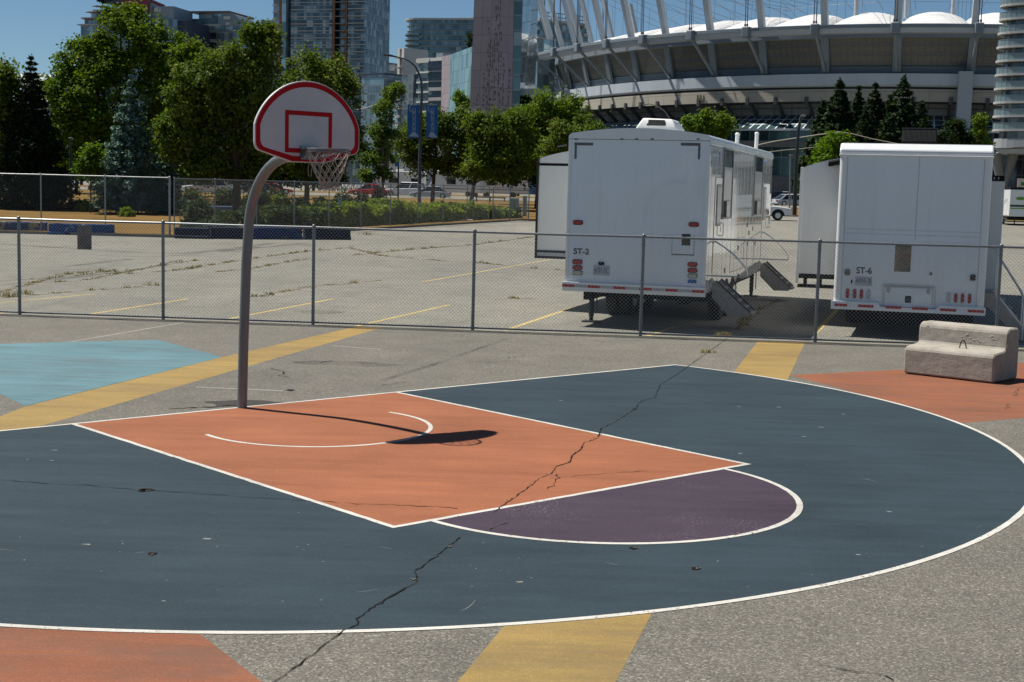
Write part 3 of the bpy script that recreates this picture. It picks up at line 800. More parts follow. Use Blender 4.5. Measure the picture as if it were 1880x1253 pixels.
# rear fence: left run, corner, run along the hedge, gate
lp = [Vector((-15.9-3.0*k, 65.0+.12*k, 0)) for k in range(6, -1, -1)]
fence('rear_fence', 'tall chain link fence on the left running behind the blue barriers', lp, 2.74, .11, .0024, .032, .026, M['galv'], M['wire_far'], bottom=False, tall={6})
n = 10
rp = [FA+(FB-FA)*(k/n)+Vector((0,0,0)) for k in range(n+1)]
fence('hedge_fence', 'tall chain link fence along the hedge, running away to the gate', [rp[0]+Vector((.15,.25,0))]+rp[1:], 2.72, .11, .0020, .030, .024, M['galv_dark'], M['wire_far'], bottom=False)
gp = [Vector((-1.55, 97.4, 0)), Vector((-.4, 99.0, 0)), Vector((.95, 100.7, 0))]
fence('fence_gate', 'chain link rolling gate with a mid rail at the end of the hedge', gp, 2.66, .11, .0035, .04, .03, M['galv_dark'], M['wire_far'], bottom=True, midrail=1.1)
# signs hung on the back of the near fence, seen from behind
def fence_sign(px0, py0, px1, py1, label, cols, nm):
    n_ = Vector((.0885, 1, 0)).normalized(); P0 = Vector((0, fy(0), 0))+n_*.035
    a, b = onplane(px0, py1, P0, n_), onplane(px1, py0, P0, n_)
    d = Vector((b.x-a.x, b.y-a.y, 0)); w = d.length; d.normalize(); h = b.z-a.z
    t = NT(nm); nn = t.noise(24, 5, .7); n3 = t.noise(5.5, 3, .6)
    c = t.ramp(n3, [(.38, cols[0]), (.5, cols[1]), (.62, cols[2])], 'LINEAR'); c = t.mix(t.mapr(nn, .4, .7, 0, .5), c, cols[3])
    t.base(c).set(.7, 0, .3)
    o = thing('fence_sign', label, 'sign', a)
    mb = MB().obox(d*w/2+Vector((0,0,h/2)), d*w/2, n_*.004, (0,0,h/2)); mb.build('plate', t.m, o, bevel=.003)
    mc = MB()
    for u, z in ((.06, .06), (.94, .06), (.06, .94), (.94, .94)):
        c0 = d*w*u+Vector((0,0,h*z)); mc.tube([c0-n_*.008, c0-n_*.045+Vector((0,0,.012))], .004, 5)
    mc.build('wire_tie', M['darkmetal'], o)
fence_sign(142, 415, 168, 458, 'faded reddish grey sign plate hung on the left part of the low fence', [(.20,.15,.135), (.16,.125,.115), (.085,.085,.085), (.24,.19,.17)], 'sign_back_red')
fence_sign(1251, 430, 1268, 451, 'small brown sign plate on the low fence in front of the first trailer', [(.095,.085,.075), (.075,.07,.065), (.06,.055,.05), (.11,.10,.09)], 'sign_back_brown')
fence_sign(1641, 450, 1674, 499, 'weathered tan and red sign plate on the low fence before the second trailer', [(.27,.15,.11), (.25,.22,.16), (.13,.145,.12), (.30,.27,.21)], 'sign_back_tan')
# ---------------------------------------------------------------- concrete block seat
def bench():
    A, Bp, Cc = G(1658, 686.5), G(1822, 705.5), G(1874, 697)
    ux = (Bp-A); L = ux.length; ux.normalize(); uy = Vector((-ux.y, ux.x, 0)); D = max((Cc-Bp).dot(uy), .8)
    t = thing('concrete_block_seat', 'grey concrete block seat with a raised back standing on orange paint', 'bench', A)
    ch = .05
    prof = [(0,.03),(.02,0),(D,0),(D,.70),(D-.06,.77),(.52,.77),(.46,.71),(.44,.47),(.38,.445),(.05,.42),(0,.38)]
    m = NT('cast_concrete')
    n = m.noise(3, 6, .7); n2 = m.noise(38, 5, .7); st = m.noise(16, 4, .6, stretch=(1, 1, .15))
    c = m.ramp(n, [(.3, (.40,.38,.34)), (.5, (.52,.495,.445)), (.7, (.62,.595,.53))])
    c = m.mix(m.mapr(n2, .56, .8, 0, .5), c, (.25,.225,.20)); c = m.mix(1, c, (.62,.60,.58), 'MULTIPLY'); m.base(c).set(.93, 0, .2)
    m.bump(m.math('MULTIPLY_ADD', n2, .7, m.math('MULTIPLY', st, .8)), .35, .012)
    mb = MB().extr(prof, uy, (0,0,1), Vector((0,0,.012)), ux*L)
    o = mb.build('block', m.m, t, bevel=.02, seg=1)
    ss = o.modifiers.new('subdivide', 'SUBSURF'); ss.subdivision_type = 'SIMPLE'; ss.levels = ss.render_levels = 5
    tx = bpy.data.textures.new('cast_surface', 'CLOUDS'); tx.noise_scale = .09; tx.noise_depth = 4
    dm = o.modifiers.new('rough_cast', 'DISPLACE'); dm.texture = tx; dm.strength = .006; dm.mid_level = .5
    # cast texture in the back rest: raised squiggles and pits
    cv = MB(); zc = .60
    def P(u, z): return ux*u+uy*(.462+(z-.47)*.07-.010)+Vector((0,0,z))
    random.seed(9)
    for k in range(44):
        u = random.uniform(.10, L-.15); z = random.uniform(.58, .70); l = random.uniform(.02, .08)
        cv.tube([P(u, z), P(u+l*.5, z+random.uniform(-.03,.03)), P(u+l, z+random.uniform(-.02,.02))], [.006, .014, .005], 5)
    for k in range(16):
        u = random.uniform(.55, L-.25); z = random.uniform(.52, .62); a = random.uniform(-.8, .8); l = random.uniform(.06, .16)
        cv.tube([P(u, z), P(u+l*.5*math.cos(a), z+l*.4*math.sin(a)+.01), P(u+l*math.cos(a), z+l*.6*math.sin(a))], [.008, .018, .006], 6)
    cv.build('cast_relief', m.m, o, smooth=True)
    lp = MB(); c0 = ux*(L*.56)+uy*.30+Vector((0,0,.445))
    lp.tube([c0-ux*.055-Vector((0,0,.02)), c0-ux*.035+Vector((0,0,.09)), c0-ux*.012+Vector((0,0,.125)), c0+ux*.015+Vector((0,0,.125)), c0+ux*.04+Vector((0,0,.08)), c0+ux*.065-Vector((0,0,.02))], .009, 8)
    lp.build('lifting_loop', mat('rusty_steel', (.06,.045,.035), .8, metal=.3, var=.4, scale=30), t, smooth=True)
    b = MB()
    for u in (.2, L-.2): b.obox(ux*u+uy*D/2+Vector((0,0,.006)), ux*.08, uy*(D/2-.05), (0,0,.0065))
    b.build('skid', M['darkmetal'], t)
bench()
# ---------------------------------------------------------------- concrete kerb barriers
def bar_mat(name, c, flake, amt):
    t = NT(name); n = t.noise(2.2, 6, .75); n2 = t.noise(9, 5, .7)
    col = t.mix(t.mapr(n2, .3, .7, 0, .4), c, tuple(v*.55 for v in c))
    col = t.mix(t.mapr(n, .60-amt, .66-amt), col, flake)
    t.base(col).set(.85, 0, .25); t.bump(n, .4, .02); return t.m
bm_flaky = bar_mat('flaking_blue_paint', (.035,.065,.17), (.36,.30,.16), .10)
bm_blue = bar_mat('blue_barrier_paint', (.030,.075,.20), (.35,.37,.40), -.02)
bm_shaded = bar_mat('shaded_blue_barrier_paint', (.010,.014,.032), (.06,.055,.05), -.03)  # blue barrier with the tree shade put into its colour
bm_half_shaded = bar_mat('half_shaded_blue_barrier_paint', (.012,.025,.10), (.12,.10,.07), .02)  # blue darkened less, part of the tree shade is in the colour
bm_conc = bar_mat('bare_barrier_concrete', (.38,.345,.29), (.22,.20,.17), 0)
bm_pale = bar_mat('pale_blue_barrier_paint', (.10,.15,.27), (.30,.34,.40), .0)
def barrier(pxl, pxr, pyb, hgt, m, label, wide=.5, zb=None):
    a, b = G(pxl, pyb[0], zb or 0), G(pxr, pyb[1], zb or 0)
    d = b-a; d.z = 0; L = d.length; d.normalize(); nrm = Vector((-d.y, d.x, 0))
    t = thing('concrete_barrier', label, 'barrier', a, 0, 'concrete kerb barriers round the car park')
    w = wide
    prof = [(0,.0),(0,.10),(.06,.16),(.13,hgt-.04),(.17,hgt),(w-.17,hgt),(w-.13,hgt-.04),(w-.06,.16),(w,.10),(w,0)]
    mb = MB().extr(prof, nrm, (0,0,1), (0,0,0), d*L)
    o = mb.build('block', m, t, bevel=.02)
    mc = MB()
    for u in (.3, .68): mc.obox(d*L*u+nrm*(-.002)+Vector((0,0,.05)), d*.11, nrm*.03, (0,0,.05))
    mc.build('drain_slot', M['black'], t)
barrier(-62, 86, (426.5,429), .52, bm_flaky, 'blue barrier with yellow flaking paint, at the far left below the fence')
barrier(88, 208, (431,433.5), .52, bm_blue, 'bright blue barrier with white scuffs, between the flaking one and the bare kerb')
barrier(320, 383, (438,439.5), .50, bm_shaded, 'short shaded blue barrier standing alone just left of the basketball pole')
barrier(387, 458, (439,440), .54, bm_shaded, 'shaded blue barrier partly hidden by the basketball pole')
barrier(463, 556, (440,440.5), .56, bm_half_shaded, 'blue barrier just right of the basketball pole, before the hedge')
barrier(561, 645, (440.5,441), .56, bm_shaded, 'shaded dark barrier under the hedge below the net')
barrier(827, 871, (415.5,415.8), .46, bm_conc, 'bare grey concrete barrier in front of the low hedge near the gate')
barrier(253, 292, (392,393), .62, bm_pale, 'pale blue barrier on the lawn left of the fence corner post', zb=.2)
barrier(336, 436, (397,399), .72, bm_pale, 'long pale blue barrier on the lawn behind the fence, left of the pole', zb=.2)
barrier(436, 482, (399.3,399.8), .72, bm_pale, 'pale blue barrier on the lawn showing right of the basketball pole', zb=.2)
# ---------------------------------------------------------------- trailers
class Trailer:
    def __init__(s, name, label, corner, theta, pxr, pyr):
        s.P = Vector((corner.x, corner.y, 0)); s.th = theta
        s.X = Vector((math.cos(theta), -math.sin(theta), 0)); s.Y = Vector((math.sin(theta), math.cos(theta), 0))
        s.t = thing(name, label, 'trailer', s.P, -theta)
        s.W = s.loc(onplane(pxr, pyr, s.P, s.Y)).x
    def loc(s, w): d = w-s.P; return Vector((d.dot(s.X), d.dot(s.Y), d.z))
    def rp(s, px, py, v=0.0): q = s.loc(onplane(px, py, s.P+s.Y*v, s.Y)); return q.x, q.z     # rear-parallel plane -> (u,z)
    def sp(s, px, py, off=0.0): q = s.loc(onplane(px, py, s.P+s.X*(s.W+off), s.X)); return q.y, q.z   # right side plane -> (v,z)
    def rbox(s, x0, y0, x1, y1, proud=.006, v=0.0, inn=.004):
        u0, za = s.rp(x0, y1, v); u1, zb = s.rp(x1, y0, v); return MB().box(u0, u1, v-proud, v+inn, za, zb)
    def part(s, name, mb, m, parent=None, **k): return mb.build(name, m, parent or s.t, **k)
    def text(s, body, m, x0, y0, x1, y1, name='lettering', parent=None, bold=0.0, v=0.0, off=.003):
        u0, za = s.rp(x0, y1, v); u1, zb = s.rp(x1, y0, v)
        return text_mesh(name, body, m, parent or s.t, (u0, v, za), (1,0,0), (0,0,1), zb-za, u1-u0, .003, off, bold)
    def stext(s): pass
def rwheel(mb_t, mb_r, u, v, r, w):
    mb_t.cyl((u-w/2, v, r), (u+w/2, v, r), r, n=28)
    mb_r.cyl((u+w/2, v, r), (u+w/2+.02, v, r), r*.55, r*.5, n=20); mb_r.cyl((u-w/2-.02, v, r), (u-w/2, v, r), r*.5, r*.55, n=20)
def body_mb(W, L, z0, z1, crown, rad=.10, n=6):
    """box with rounded top edges and crowned roof, plus rounded vertical rear edges"""
    prof = []
    prof += [(0, z0), (W, z0)]
    for k in range(n+1):
        a = math.pi/2*k/n; prof.append((W-rad+rad*math.cos(a), z1-rad+rad*math.sin(a)))
    for k in range(1, 12):
        x = W-rad-(W-2*rad)*k/12; prof.append((x, z1+crown*(1-((x-W/2)/(W/2-rad))**2)))
    for k in range(n+1):
        a = math.pi/2+math.pi/2*k/n; prof.append((rad+rad*math.cos(a), z1-rad+rad*math.sin(a)))
    return MB().extr(prof, (1,0,0), (0,0,1), (0,0,0), (0,L,0)), prof
side_white = None
def enamel(name, wav, c=(.62,.625,.62), rough=.14):
    t = NT(name); n = t.noise(.7, 4, .6); g = t.noise(3.5, 6, .7, stretch=(1, 1, .25))
    col = t.ramp(n, [(.3, tuple(v*.95 for v in c)), (.7, tuple(min(1, v*1.04) for v in c))])
    col = t.mix(t.mapr(g, .55, .8, 0, .16), col, (.40,.39,.36)); st = t.noise(5, 5, .7, stretch=(1, 1, .05)); col = t.mix(t.mapr(st, .56, .78, 0, .22), col, (.36,.35,.33))
    t.base(col).set(rough, 0, .5, 1.0); t.p.inputs['Coat Roughness'].default_value = .04; t.bump(t.noise(1.1, 2, .5, stretch=(1, 1, .45)), wav, .05)
    return t.m
M['side_white'] = enamel('wavy_side_enamel', .12, (.70,.70,.69), rough=.06)
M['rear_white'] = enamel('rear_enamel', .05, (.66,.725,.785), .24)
M['slide_white'] = enamel('slide_out_enamel', .05, (.68,.69,.69), .3)
M['seam_soft'] = mat('soft_seam', (.47,.50,.53), .5)
M['tape_red'] = mat('red_reflector_tape', (.36,.022,.022), .35, var=.3, scale=60)
M['tape_white'] = mat('silver_reflector_tape', (.36,.385,.41), .4, var=.15)
M['ink'] = mat('black_vinyl_letter', (.012,.012,.016), .5, var=.1)
M['plate'] = mat('licence_plate', (.42,.44,.47), .5, var=.1)
M['plate_ink'] = mat('plate_blue_ink', (.08,.13,.25), .5, var=.1)
M['blue_decal'] = mat('blue_decal', (.03,.12,.33), .4, var=.1)
def oval(tr, name, m, rim, x0, y0, x1, y1, parent=None):
    u0, za = tr.rp(x0, y1); u1, zb = tr.rp(x1, y0); c = ((u0+u1)/2, -.002, (za+zb)/2); rx, rz = (u1-u0)/2, (zb-za)/2
    k = min(rx, rz)
    b = MB().disc(c, (1,0,0), (0,0,1), rx, rz, 24, th=.010, sup=.55).build(name, rim, parent or tr.t)
    MB().disc((c[0], -.012, c[2]), (1,0,0), (0,0,1), rx-.22*k, rz-.22*k, 24, th=.012, sup=.55).build('lens', m, b, bevel=.003)
    return b
def stairs(tr, v0, v1, zt, reach, rail_path, rail_v, nm='folding_steps'):
    """aluminium fold-out stair unit reaching out (along +x) from the side wall"""
    W = tr.W; n = 5; mb = MB()
    for k in range(n):
        x0 = W+.04+reach*k/n; z = zt-(zt-.30)*(k+1)/n*.98
        mb.box(x0, x0+reach/n+.05, v0+.03, v1-.03, z, z+.035)
    o = mb.build(nm, M['alu_dull'], tr.t)
    for v in (v0, v1-.02):
        prof = [(W+.02, zt), (W+.10, zt+.06), (W+reach+.05, .36), (W+reach, .28), (W+reach*.5, .27), (W+.02, zt-.28)]
        MB().extr(prof, (1,0,0), (0,0,1), (0, v, 0), (0,.022,0)).build('side_plate', M['alu_dull'], o)
        rim_ = MB(); rim_.bar((W+.09, v+.011, zt+.06), (W+reach+.05, v+.011, .365), .035, .03); rim_.build('edge_trim', M['darkmetal'], o)
    for v in rail_v:
        MB().tube([(x, v, z) for x, z in rail_path], .015, 10).build('handrail', M['alu'], o, smooth=True)
    return o
def window(tr, v0, v1, z0, z1, kind):
    W = tr.W; f = MB()
    fr = .035
    f.box(W, W+.03, v0, v1, z0, z0+fr); f.box(W, W+.03, v0, v1, z1-fr, z1); f.box(W, W+.03, v0, v0+fr, z0+fr, z1-fr); f.box(W, W+.03, v1-fr, v1, z0+fr, z1-fr)
    o = f.build('window', M['grey_trim'], tr.t)
    h = z1-z0; zl, zm = z0+h*.26, z0+h*.73
    a, b = v0+fr, v1-fr; mid = (a+b)/2
    MB().box(W-.005, W+.012, a, b, zm+.01, z1-fr).build('pane', M['glass_dark'], o)
    MB().box(W-.005, W+.014, a, b, zl+.012, zm-.006).build('blind', M['blind'], o)
    g = MB(); g.box(W, W+.024, a, b, zm-.006, zm+.01); g.box(W, W+.024, a, b, zl-.012, zl+.012); g.build('glazing_bar', M['mid_grey'], o)
    MB().box(W-.005, W+.010, a, mid, z0+fr, zl-.012).build('pane', M['black'], o)
    MB().box(W-.005, W+.012, mid, b, z0+fr, zl-.012).build('vent_panel', M['blind'], o)
def door(tr, v0, v1, z0, z1, pv0, pv1, pz0, pz1):
    W = tr.W
    d = MB().box(W-.004, W+.010, v0, v1, z0, z1).build('door', M['side_white'], tr.t, bevel=.004)
    g = MB()
    for a, b, c, e in ((v0-.012, v0, z0, z1+.012), (v1, v1+.012, z0, z1+.012), (v0, v1, z1, z1+.012)): g.box(W-.002, W+.004, a, b, c, e)
    g.build('seal', M['mid_grey'], d)
    MB().box(W+.010, W+.022, pv0, pv1, pz0, pz1).build('window_frame', M['grey_trim'], d, bevel=.004)
    MB().box(W+.022, W+.026, pv0+.03, pv1-.03, pz0+.05, pz1-.05).build('pane', M['blind'], d)
    vh = v1-.10
    MB().tube([(W+.01, vh, (z0+z1)/2+.05), (W+.07, vh, (z0+z1)/2+.03), (W+.07, vh, (z0+z1)/2-.20), (W+.01, vh, (z0+z1)/2-.22)], .012, 6).build('handle', M['alu'], d)
    MB().box(W+.010, W+.025, vh-.04, vh+.04, (z0+z1)/2+.12, (z0+z1)/2+.22).build('lock', M['black'], d)

# ============================ first trailer
def trailer_one():
    c = AY(1041.5, 400, 27.75)
    tr = Trailer('office_trailer', 'white office trailer marked ST-2 with a left slide-out and grey corner marks', c, R(16.5), 1298.5, 400)
    W = tr.W; L = tr.sp(1417, 330)[0]
    ztop = tr.rp(1170, 247)[1]; zb = tr.rp(1165, 535)[1]; crown = tr.rp(1170, 235)[1]-ztop-.02
    z0 = zb; z1 = ztop
    mb, prof = body_mb(W, L, z0, z1, crown)
    # rear/side materials by face direction
    o = mb.build('body', [M['side_white'], M['rear_white']], tr.t, smooth=True, angle=30)
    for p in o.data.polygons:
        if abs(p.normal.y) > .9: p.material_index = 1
    # roof edge trim and cap bands
    cap = MB()
    pr = [q for q in prof if q[1] > z1-.09]
    pr_out = [(W/2+(x-W/2)*1.012, z+.014) for x, z in pr]; 
    ring = [(pr_out[0][0], z1-.10)]+pr_out+[(pr_out[-1][0], z1-.10)]
    cap.extr(ring, (1,0,0), (0,0,1), (0,-.022,0), (0,L+.044,0)); cap.build('roof', M['white'], tr.t, smooth=True, angle=30)
    g = MB(); g.box(-.006, W+.006, -.008, 0, z1-.112, z1-.10); g.box(W, W+.008, 0, L, z1-.20, z1-.185); g.build('seam', M['grey_trim'], tr.t)
    tr.part('side_rail', MB().box(W, W+.022, 0, L, z1-.165, z1-.11), M['white'], bevel=.004)
    MB().box(-.012, .045, -.012, 0, z0, z1-.11).build('corner_trim', M['white'], tr.t, bevel=.004); MB().extr([(W-.045,-.012),(W+.012,-.012),(W+.012,.06),(W,.06),(W,0),(W-.045,0)], (1,0,0), (0,1,0), (0,0,z0), (0,0,z1-.2-z0)).build('corner_trim', M['white'], tr.t)
    rv = MB()
    for v in [.35+.61*k for k in range(int(L/.61))]: rv.box(W, W+.003, v, v+.008, z0, z1-.2)
    rv.build('panel_seam', M['side_white'], tr.t)
    for x in (1058, 1142, 1169, 1198, 1282):
        oval(tr, 'marker_light', M['clear_lens'] if 0 else mat('amber_grey_lens', (.10,.10,.10), .3) if 'amber_grey_lens' not in bpy.data.materials else bpy.data.materials['amber_grey_lens'], M['tape_white'], x-3.6, 254, x+3.6, 257.4)
    for b in (((1054.5,262.5,1089,267.2), (1054.5,267.2,1059.3,292.3)), ((1250,263,1286,267.8), (1281,267.8,1286,293))):
        m = MB()
        for q in b:
            u0, za = tr.rp(q[0], q[3]); u1, zc = tr.rp(q[2], q[1]); m.box(u0, u1, -.004, .002, za, zc)
        m.build('corner_mark', M['mid_grey'], tr.t)
    oval(tr, 'brake_light', M['red_lens'], M['black'], 1052, 404.7, 1070.5, 413.2); oval(tr, 'brake_light', M['red_lens'], M['black'], 1264, 408.5, 1283.5, 416.8)
    tr.text('ST-2', M['ink'], 1053, 457.0, 1082, 467.0, bold=.02)
    for x, ys in ((1060.3, ((476.8,485.6),(487.6,495.6),(497.2,505.4))), (1271.5, ((482,490.2),(492.3,501),(502.8,511.2)))):
        for k, (a, b) in enumerate(ys):
            oval(tr, 'tail_light' if k < 2 else 'reversing_light', M['red_lens'] if k < 2 else M['clear_lens'], M['black'], x-9.3, a, x+9.3, b)
    tr.part('sticker', tr.rbox(1262.5, 514, 1279, 520), M['blue_decal'])
    p = tr.part('licence_plate', tr.rbox(1089, 488, 1120, 505.5, .008), M['plate'], bevel=.004)
    tr.text('6191-9C', M['plate_ink'], 1091.5, 491.5, 1117.5, 501.5, 'plate_number', p, off=.009)
    tr.part('plate_lamp', tr.rbox(1099, 481.5, 1109.5, 487, .03), M['black'], bevel=.006)
    h = tr.part('hatch', tr.rbox(1234, 433, 1274, 468, .004), M['rear_white'])
    g = MB()
    for q in ((1233.2,433,1234,468), (1274,433,1274.8,468), (1233.2,467.6,1274.8,468.6)):
        u0, za = tr.rp(q[0], q[3]); u1, zc = tr.rp(q[2], q[1]); g.box(u0, u1, -.006, .0, za, zc)
    g.build('hatch_seam', M['grey_trim'], h)
    rv = MB(); random.seed(3)
    for x in (1090, 1131, 1170, 1210, 1250):
        for k in range(10):
            u, z = tr.rp(x+random.uniform(-.6,.6), 285+k*17); rv.disc((u, .001, z), (1,0,0), (0,0,1), .006, .006, 6, th=.004)
    for k in range(24):
        u, z = tr.rp(1060+k*9.3, 247.6); rv.disc((u, -.001, z), (1,0,0), (0,0,1), .006, .006, 6, th=.004)
    merge(o, rv, M['grey_trim'])
    # bumper with reflector tape
    zb1 = tr.rp(1040, 517)[1]; zb0 = tr.rp(1040, 532)[1]
    bo = MB().box(-.05, W+.03, -.07, .0, zb0-.02, zb1).build('bumper', M['white'], tr.t, bevel=.008)
    zt0, zt1 = tr.rp(1050, 527)[1], tr.rp(1050, 522)[1]
    n = 11
    for k in range(n):
        a = -.045+(W+.07)*k/n; b = -.045+(W+.07)*(k+.97)/n
        MB().box(a, b, -.074, -.068, zt0, zt1).build('reflector_tape', M['tape_red'] if k % 2 == 0 else M['tape_white'], bo)
    # under-frame, jacks, axles
    fr = MB(); fr.box(.35, .50, .1, L-.3, z0-.22, z0); fr.box(W-.50, W-.35, .1, L-.3, z0-.22, z0)
    for v in [.3+.9*k for k in range(int(L/.9))]: fr.box(.5, W-.5, v, v+.08, z0-.16, z0-.04)
    fr.build('chassis', M['black'], tr.t)
    tk = MB().box(.6, W-.6, 4.4, 6.6, .35, z0-.16); tk.build('tank', M['black'], tr.t, bevel=.03)
    uj, zj = tr.rp(1065, 548)
    def jack(u, v):
        j = MB().cyl((u, v, .12), (u, v, z0-.02), .055, n=12); j.box(u-.09, u+.09, v-.05, v+.05, z0-.12, z0)
        j.cyl((u, v, .02), (u, v, .14), .042, n=12); j.cyl((u+.11, v, .2), (u+.11, v, z0-.02), .012, n=8)
        jo = j.build('jack_leg', M['darkmetal'], tr.t); MB().box(u-.17, u+.17, v-.14, v+.14, 0, .03).build('foot_plate', M['darkmetal'], jo, bevel=.006)
    jack(uj, 1.0); jack(W-.35, L-.5); jack(.3, L-.5)
    for v in (3.0, 3.95, 4.9):
        for u in (.36, W-.20):
            t_, r_ = MB(), MB(); w = .24 if u > 1 else .26
            rwheel(t_, r_, u, v, .42, w)
            if u < 1: rwheel(t_, r_, u+.30, v, .42, w)
            wo = MB.build(t_, 'wheel', M['rubber'], tr.t, smooth=True, bevel=.03); r_.build('rim', M['alu'], wo, smooth=True)
        MB().cyl((.3, v, .42), (W-.3, v, .42), .06, n=10).build('axle', M['darkmetal'], tr.t)
    # wheel arches on the right side
    for v in (3.0, 3.95, 4.9):
        pts = [(v+.47*math.cos(a), .42+.47*math.sin(a)) for a in [math.pi*k/14 for k in range(15)] if .42+.47*math.sin(a) > z0-.05]
        if len(pts) > 3:
            MB().extr(pts, (0,1,0), (0,0,1), (W-.01,0,0), (.014,0,0)).build('wheel_arch', M['black'], tr.t)
    # left slide-out
    vs = 3.3; ua, zs0 = tr.rp(984, 470, vs); _, zc0 = tr.rp(988, 291, vs); ub, zc1 = tr.rp(1038, 273, vs)
    pts = [(ua, zs0), (.02, zs0), (.02, zc1+.03)]
    for k in range(1, 9):
        q = 1-k/8; pts.append((ua*(1-q)+.02*q if k < 8 else ua+.03, zc0+(zc1+.03-zc0)*(1-(1-q)**1.9)))
    s = MB().extr(pts, (1,0,0), (0,0,1), (0,vs,0), (0,4.2,0)).build('slide_out', M['slide_white'], tr.t)
    zr = tr.rp(1000, 302, vs)[1]
    MB().box(ua+.02, -.01, vs-.006, vs, zr-.03, zr+.025).build('black_stripe', M['black'], s)
    e = MB(); e.box(ua-.025, ua+.02, vs-.03, vs, zs0-.04, zc0-.02); e.build('edge_trim', M['darkmetal'], s)
    e = MB(); zq = tr.rp(1000, 462, vs)[1]; e.box(ua+.02, -.01, vs-.02, vs, zq-.02, zq+.03); e.box(ua-.02, -.01, vs-.03, vs, zs0-.05, zs0+.005); e.build('bottom_rail', M['darkmetal'], s)
    e = MB(); zq2 = tr.rp(1000, 468, vs)[1]; e.box(ua+.03, -.01, vs-.012, vs, zq2-.005, zq-.02); e.build('skirt', M['tape_white'], s)
    aw = MB(); a0, a1 = tr.rp(1028, 270, vs), tr.rp(1040, 267, vs); aw.bar((a0[0], vs-.2, a0[1]), (a1[0]+.05, vs-.2, a1[1]), .05, .03); aw.build('awning_bar', M['mid_grey'], s)
    # rooftop air conditioner
    va = 1.6; u0, zA = tr.rp(1166, 236, va); u1, zB = tr.rp(1243, 217, va); zA -= .06
    ac = MB(); h = zB-zA; y0, y1 = va, va+.95
    base = [(u0,y0,zA),(u1,y0,zA),(u1,y1,zA),(u0,y1,zA)]; mid = [(u0+.02,y0+.0,zA+h*.3),(u1-.0,y0,zA+h*.3),(u1,y1,zA+h*.3),(u0+.02,y1,zA+h*.3)]
    top = [(u0+.13,y0+.12,zB),(u1-.12,y0+.10,zB-.02),(u1-.12,y1-.1,zB-.02),(u0+.13,y1-.1,zB)]
    ac.add(base+mid+top, [(0,1,5,4),(1,2,6,5),(2,3,7,6),(3,0,4,7),(4,5,9,8),(5,6,10,9),(6,7,11,10),(7,4,8,11),(8,9,10,11),(3,2,1,0)])
    a = ac.build('air_conditioner', M['white_matte'], tr.t, bevel=.03, seg=3, smooth=True, angle=50)
    hl = MB()
    p00, p10, p01 = Vector(mid[0]), Vector(mid[1]), Vector(top[0]); p11 = Vector(top[1]); nn = (p10-p00).cross(p01-p00).normalized()
    for r_ in range(3):
        for k in range(18):
            q = .25+.5*(k+(.5 if r_ % 2 else 0))/18; w_ = .30+.22*r_
            c_ = (p00*(1-q)+p10*q)*(1-w_)+(p01*(1-q)+p11*q)*w_
            x_ = (p10-p00).normalized(); y_ = nn.cross(x_)
            hl.disc(c_+nn*.003, x_, y_, .017, .022, 8, th=.006)
    hl.build('vent_hole', M['black'], a)
    for px, pt in ((1354, 247), (1389.5, 245.5)):
        v_, z_ = tr.sp(px, 270, -.2); q = tr.loc(onplane(px, pt, tr.P+tr.X*(W-.2), tr.X))
        vp = MB().cyl((W-.2, q.y, z1-.02), (W-.2, q.y, q.z), .045, n=12); vp.sphere((W-.2, q.y, q.z), .055, .055, .04); vp.build('roof_vent', M['white_matte'], tr.t, smooth=True)
    # right side: windows, doors, decals
    def sb(x0, y0, x1, y1):
        v0, zt_ = tr.sp(x0, y0); v1, _ = tr.sp(x1, y0); _, zb_ = tr.sp(x0, y1); return v0, v1, zb_, zt_
    v0, v1, a, b = sb(1329.5, 271, 1346, 402.5); window(tr, v0, v1, a, b, 0)
    v0b, v1b, a2, b2 = sb(1386, 285.5, 1400.5, 396); window(tr, v0b, v1b, a, b, 0)
    d0, d1, dz0, dz1 = sb(1314, 326, 1329, 470); pv0, pv1, pz0, pz1 = sb(1316, 338.5, 1324, 415.5)
    door(tr, d0, v0-.05, z0+.35, dz1, pv0, pv1, pz0, pz1)
    e0, e1, _, _ = sb(1401.5, 340, 1412, 470); qv0, qv1, _, _ = sb(1401.8, 343, 1406.5, 404)
    door(tr, e0, e1+.1, z0+.35, dz1, qv0, qv1, pz0, pz1)
    for x0, y0, x1, y1 in ((1319, 272, 1325, 289), (1403, 291, 1408.5, 306)):
        v0, v1, a, b = sb(x0, y0, x1, y1); q = thing
        dcl = MB().disc((W+.002, (v0+v1)/2, b-(b-a)*.25), (0,1,0), (0,0,1), (v1-v0)*.45, (b-a)*.25, 18, th=.003).build('decal', M['tape_white'], tr.t)
        MB().disc((W+.0055, (v0+v1)/2+.03, (a+b)/2), (0,1,0), (0,0,1), (v1-v0)*.34, (b-a)*.22, 18, th=.003).build('blue_disc', M['blue_decal'], dcl)
        MB().box(W+.001, W+.004, (v0+v1)/2-.02, (v0+v1)/2+.02, a-.15, a+.08).build('decal_tail', M['mid_grey'], dcl)
    hs = MB()
    for px, py in ((1322, 421), (1382, 420), (1372, 413), (1375, 428), (1405, 410), (1372, 448), (1386, 447), (1330, 497), (1355, 455)):
        v, z = tr.sp(px, py); hs.box(W, W+.012, v-.035, v+.035, z-.05, z+.05)
    hs.build('latch', M['mid_grey'], tr.t)
    hp = MB()
    for px0, py0, px1, py1 in ((1342, 440, 1366, 500), (1372, 440, 1384, 492)):
        v0, v1, a, b = sb(px0, py0, px1, py1)
        for q in ((v0, v0+.012, a, b), (v1-.012, v1, a, b), (v0, v1, b-.012, b), (v0, v1, a, a+.012)): hp.box(W, W+.005, *q)
    hp.build('locker_seam', M['grey_trim'], tr.t)
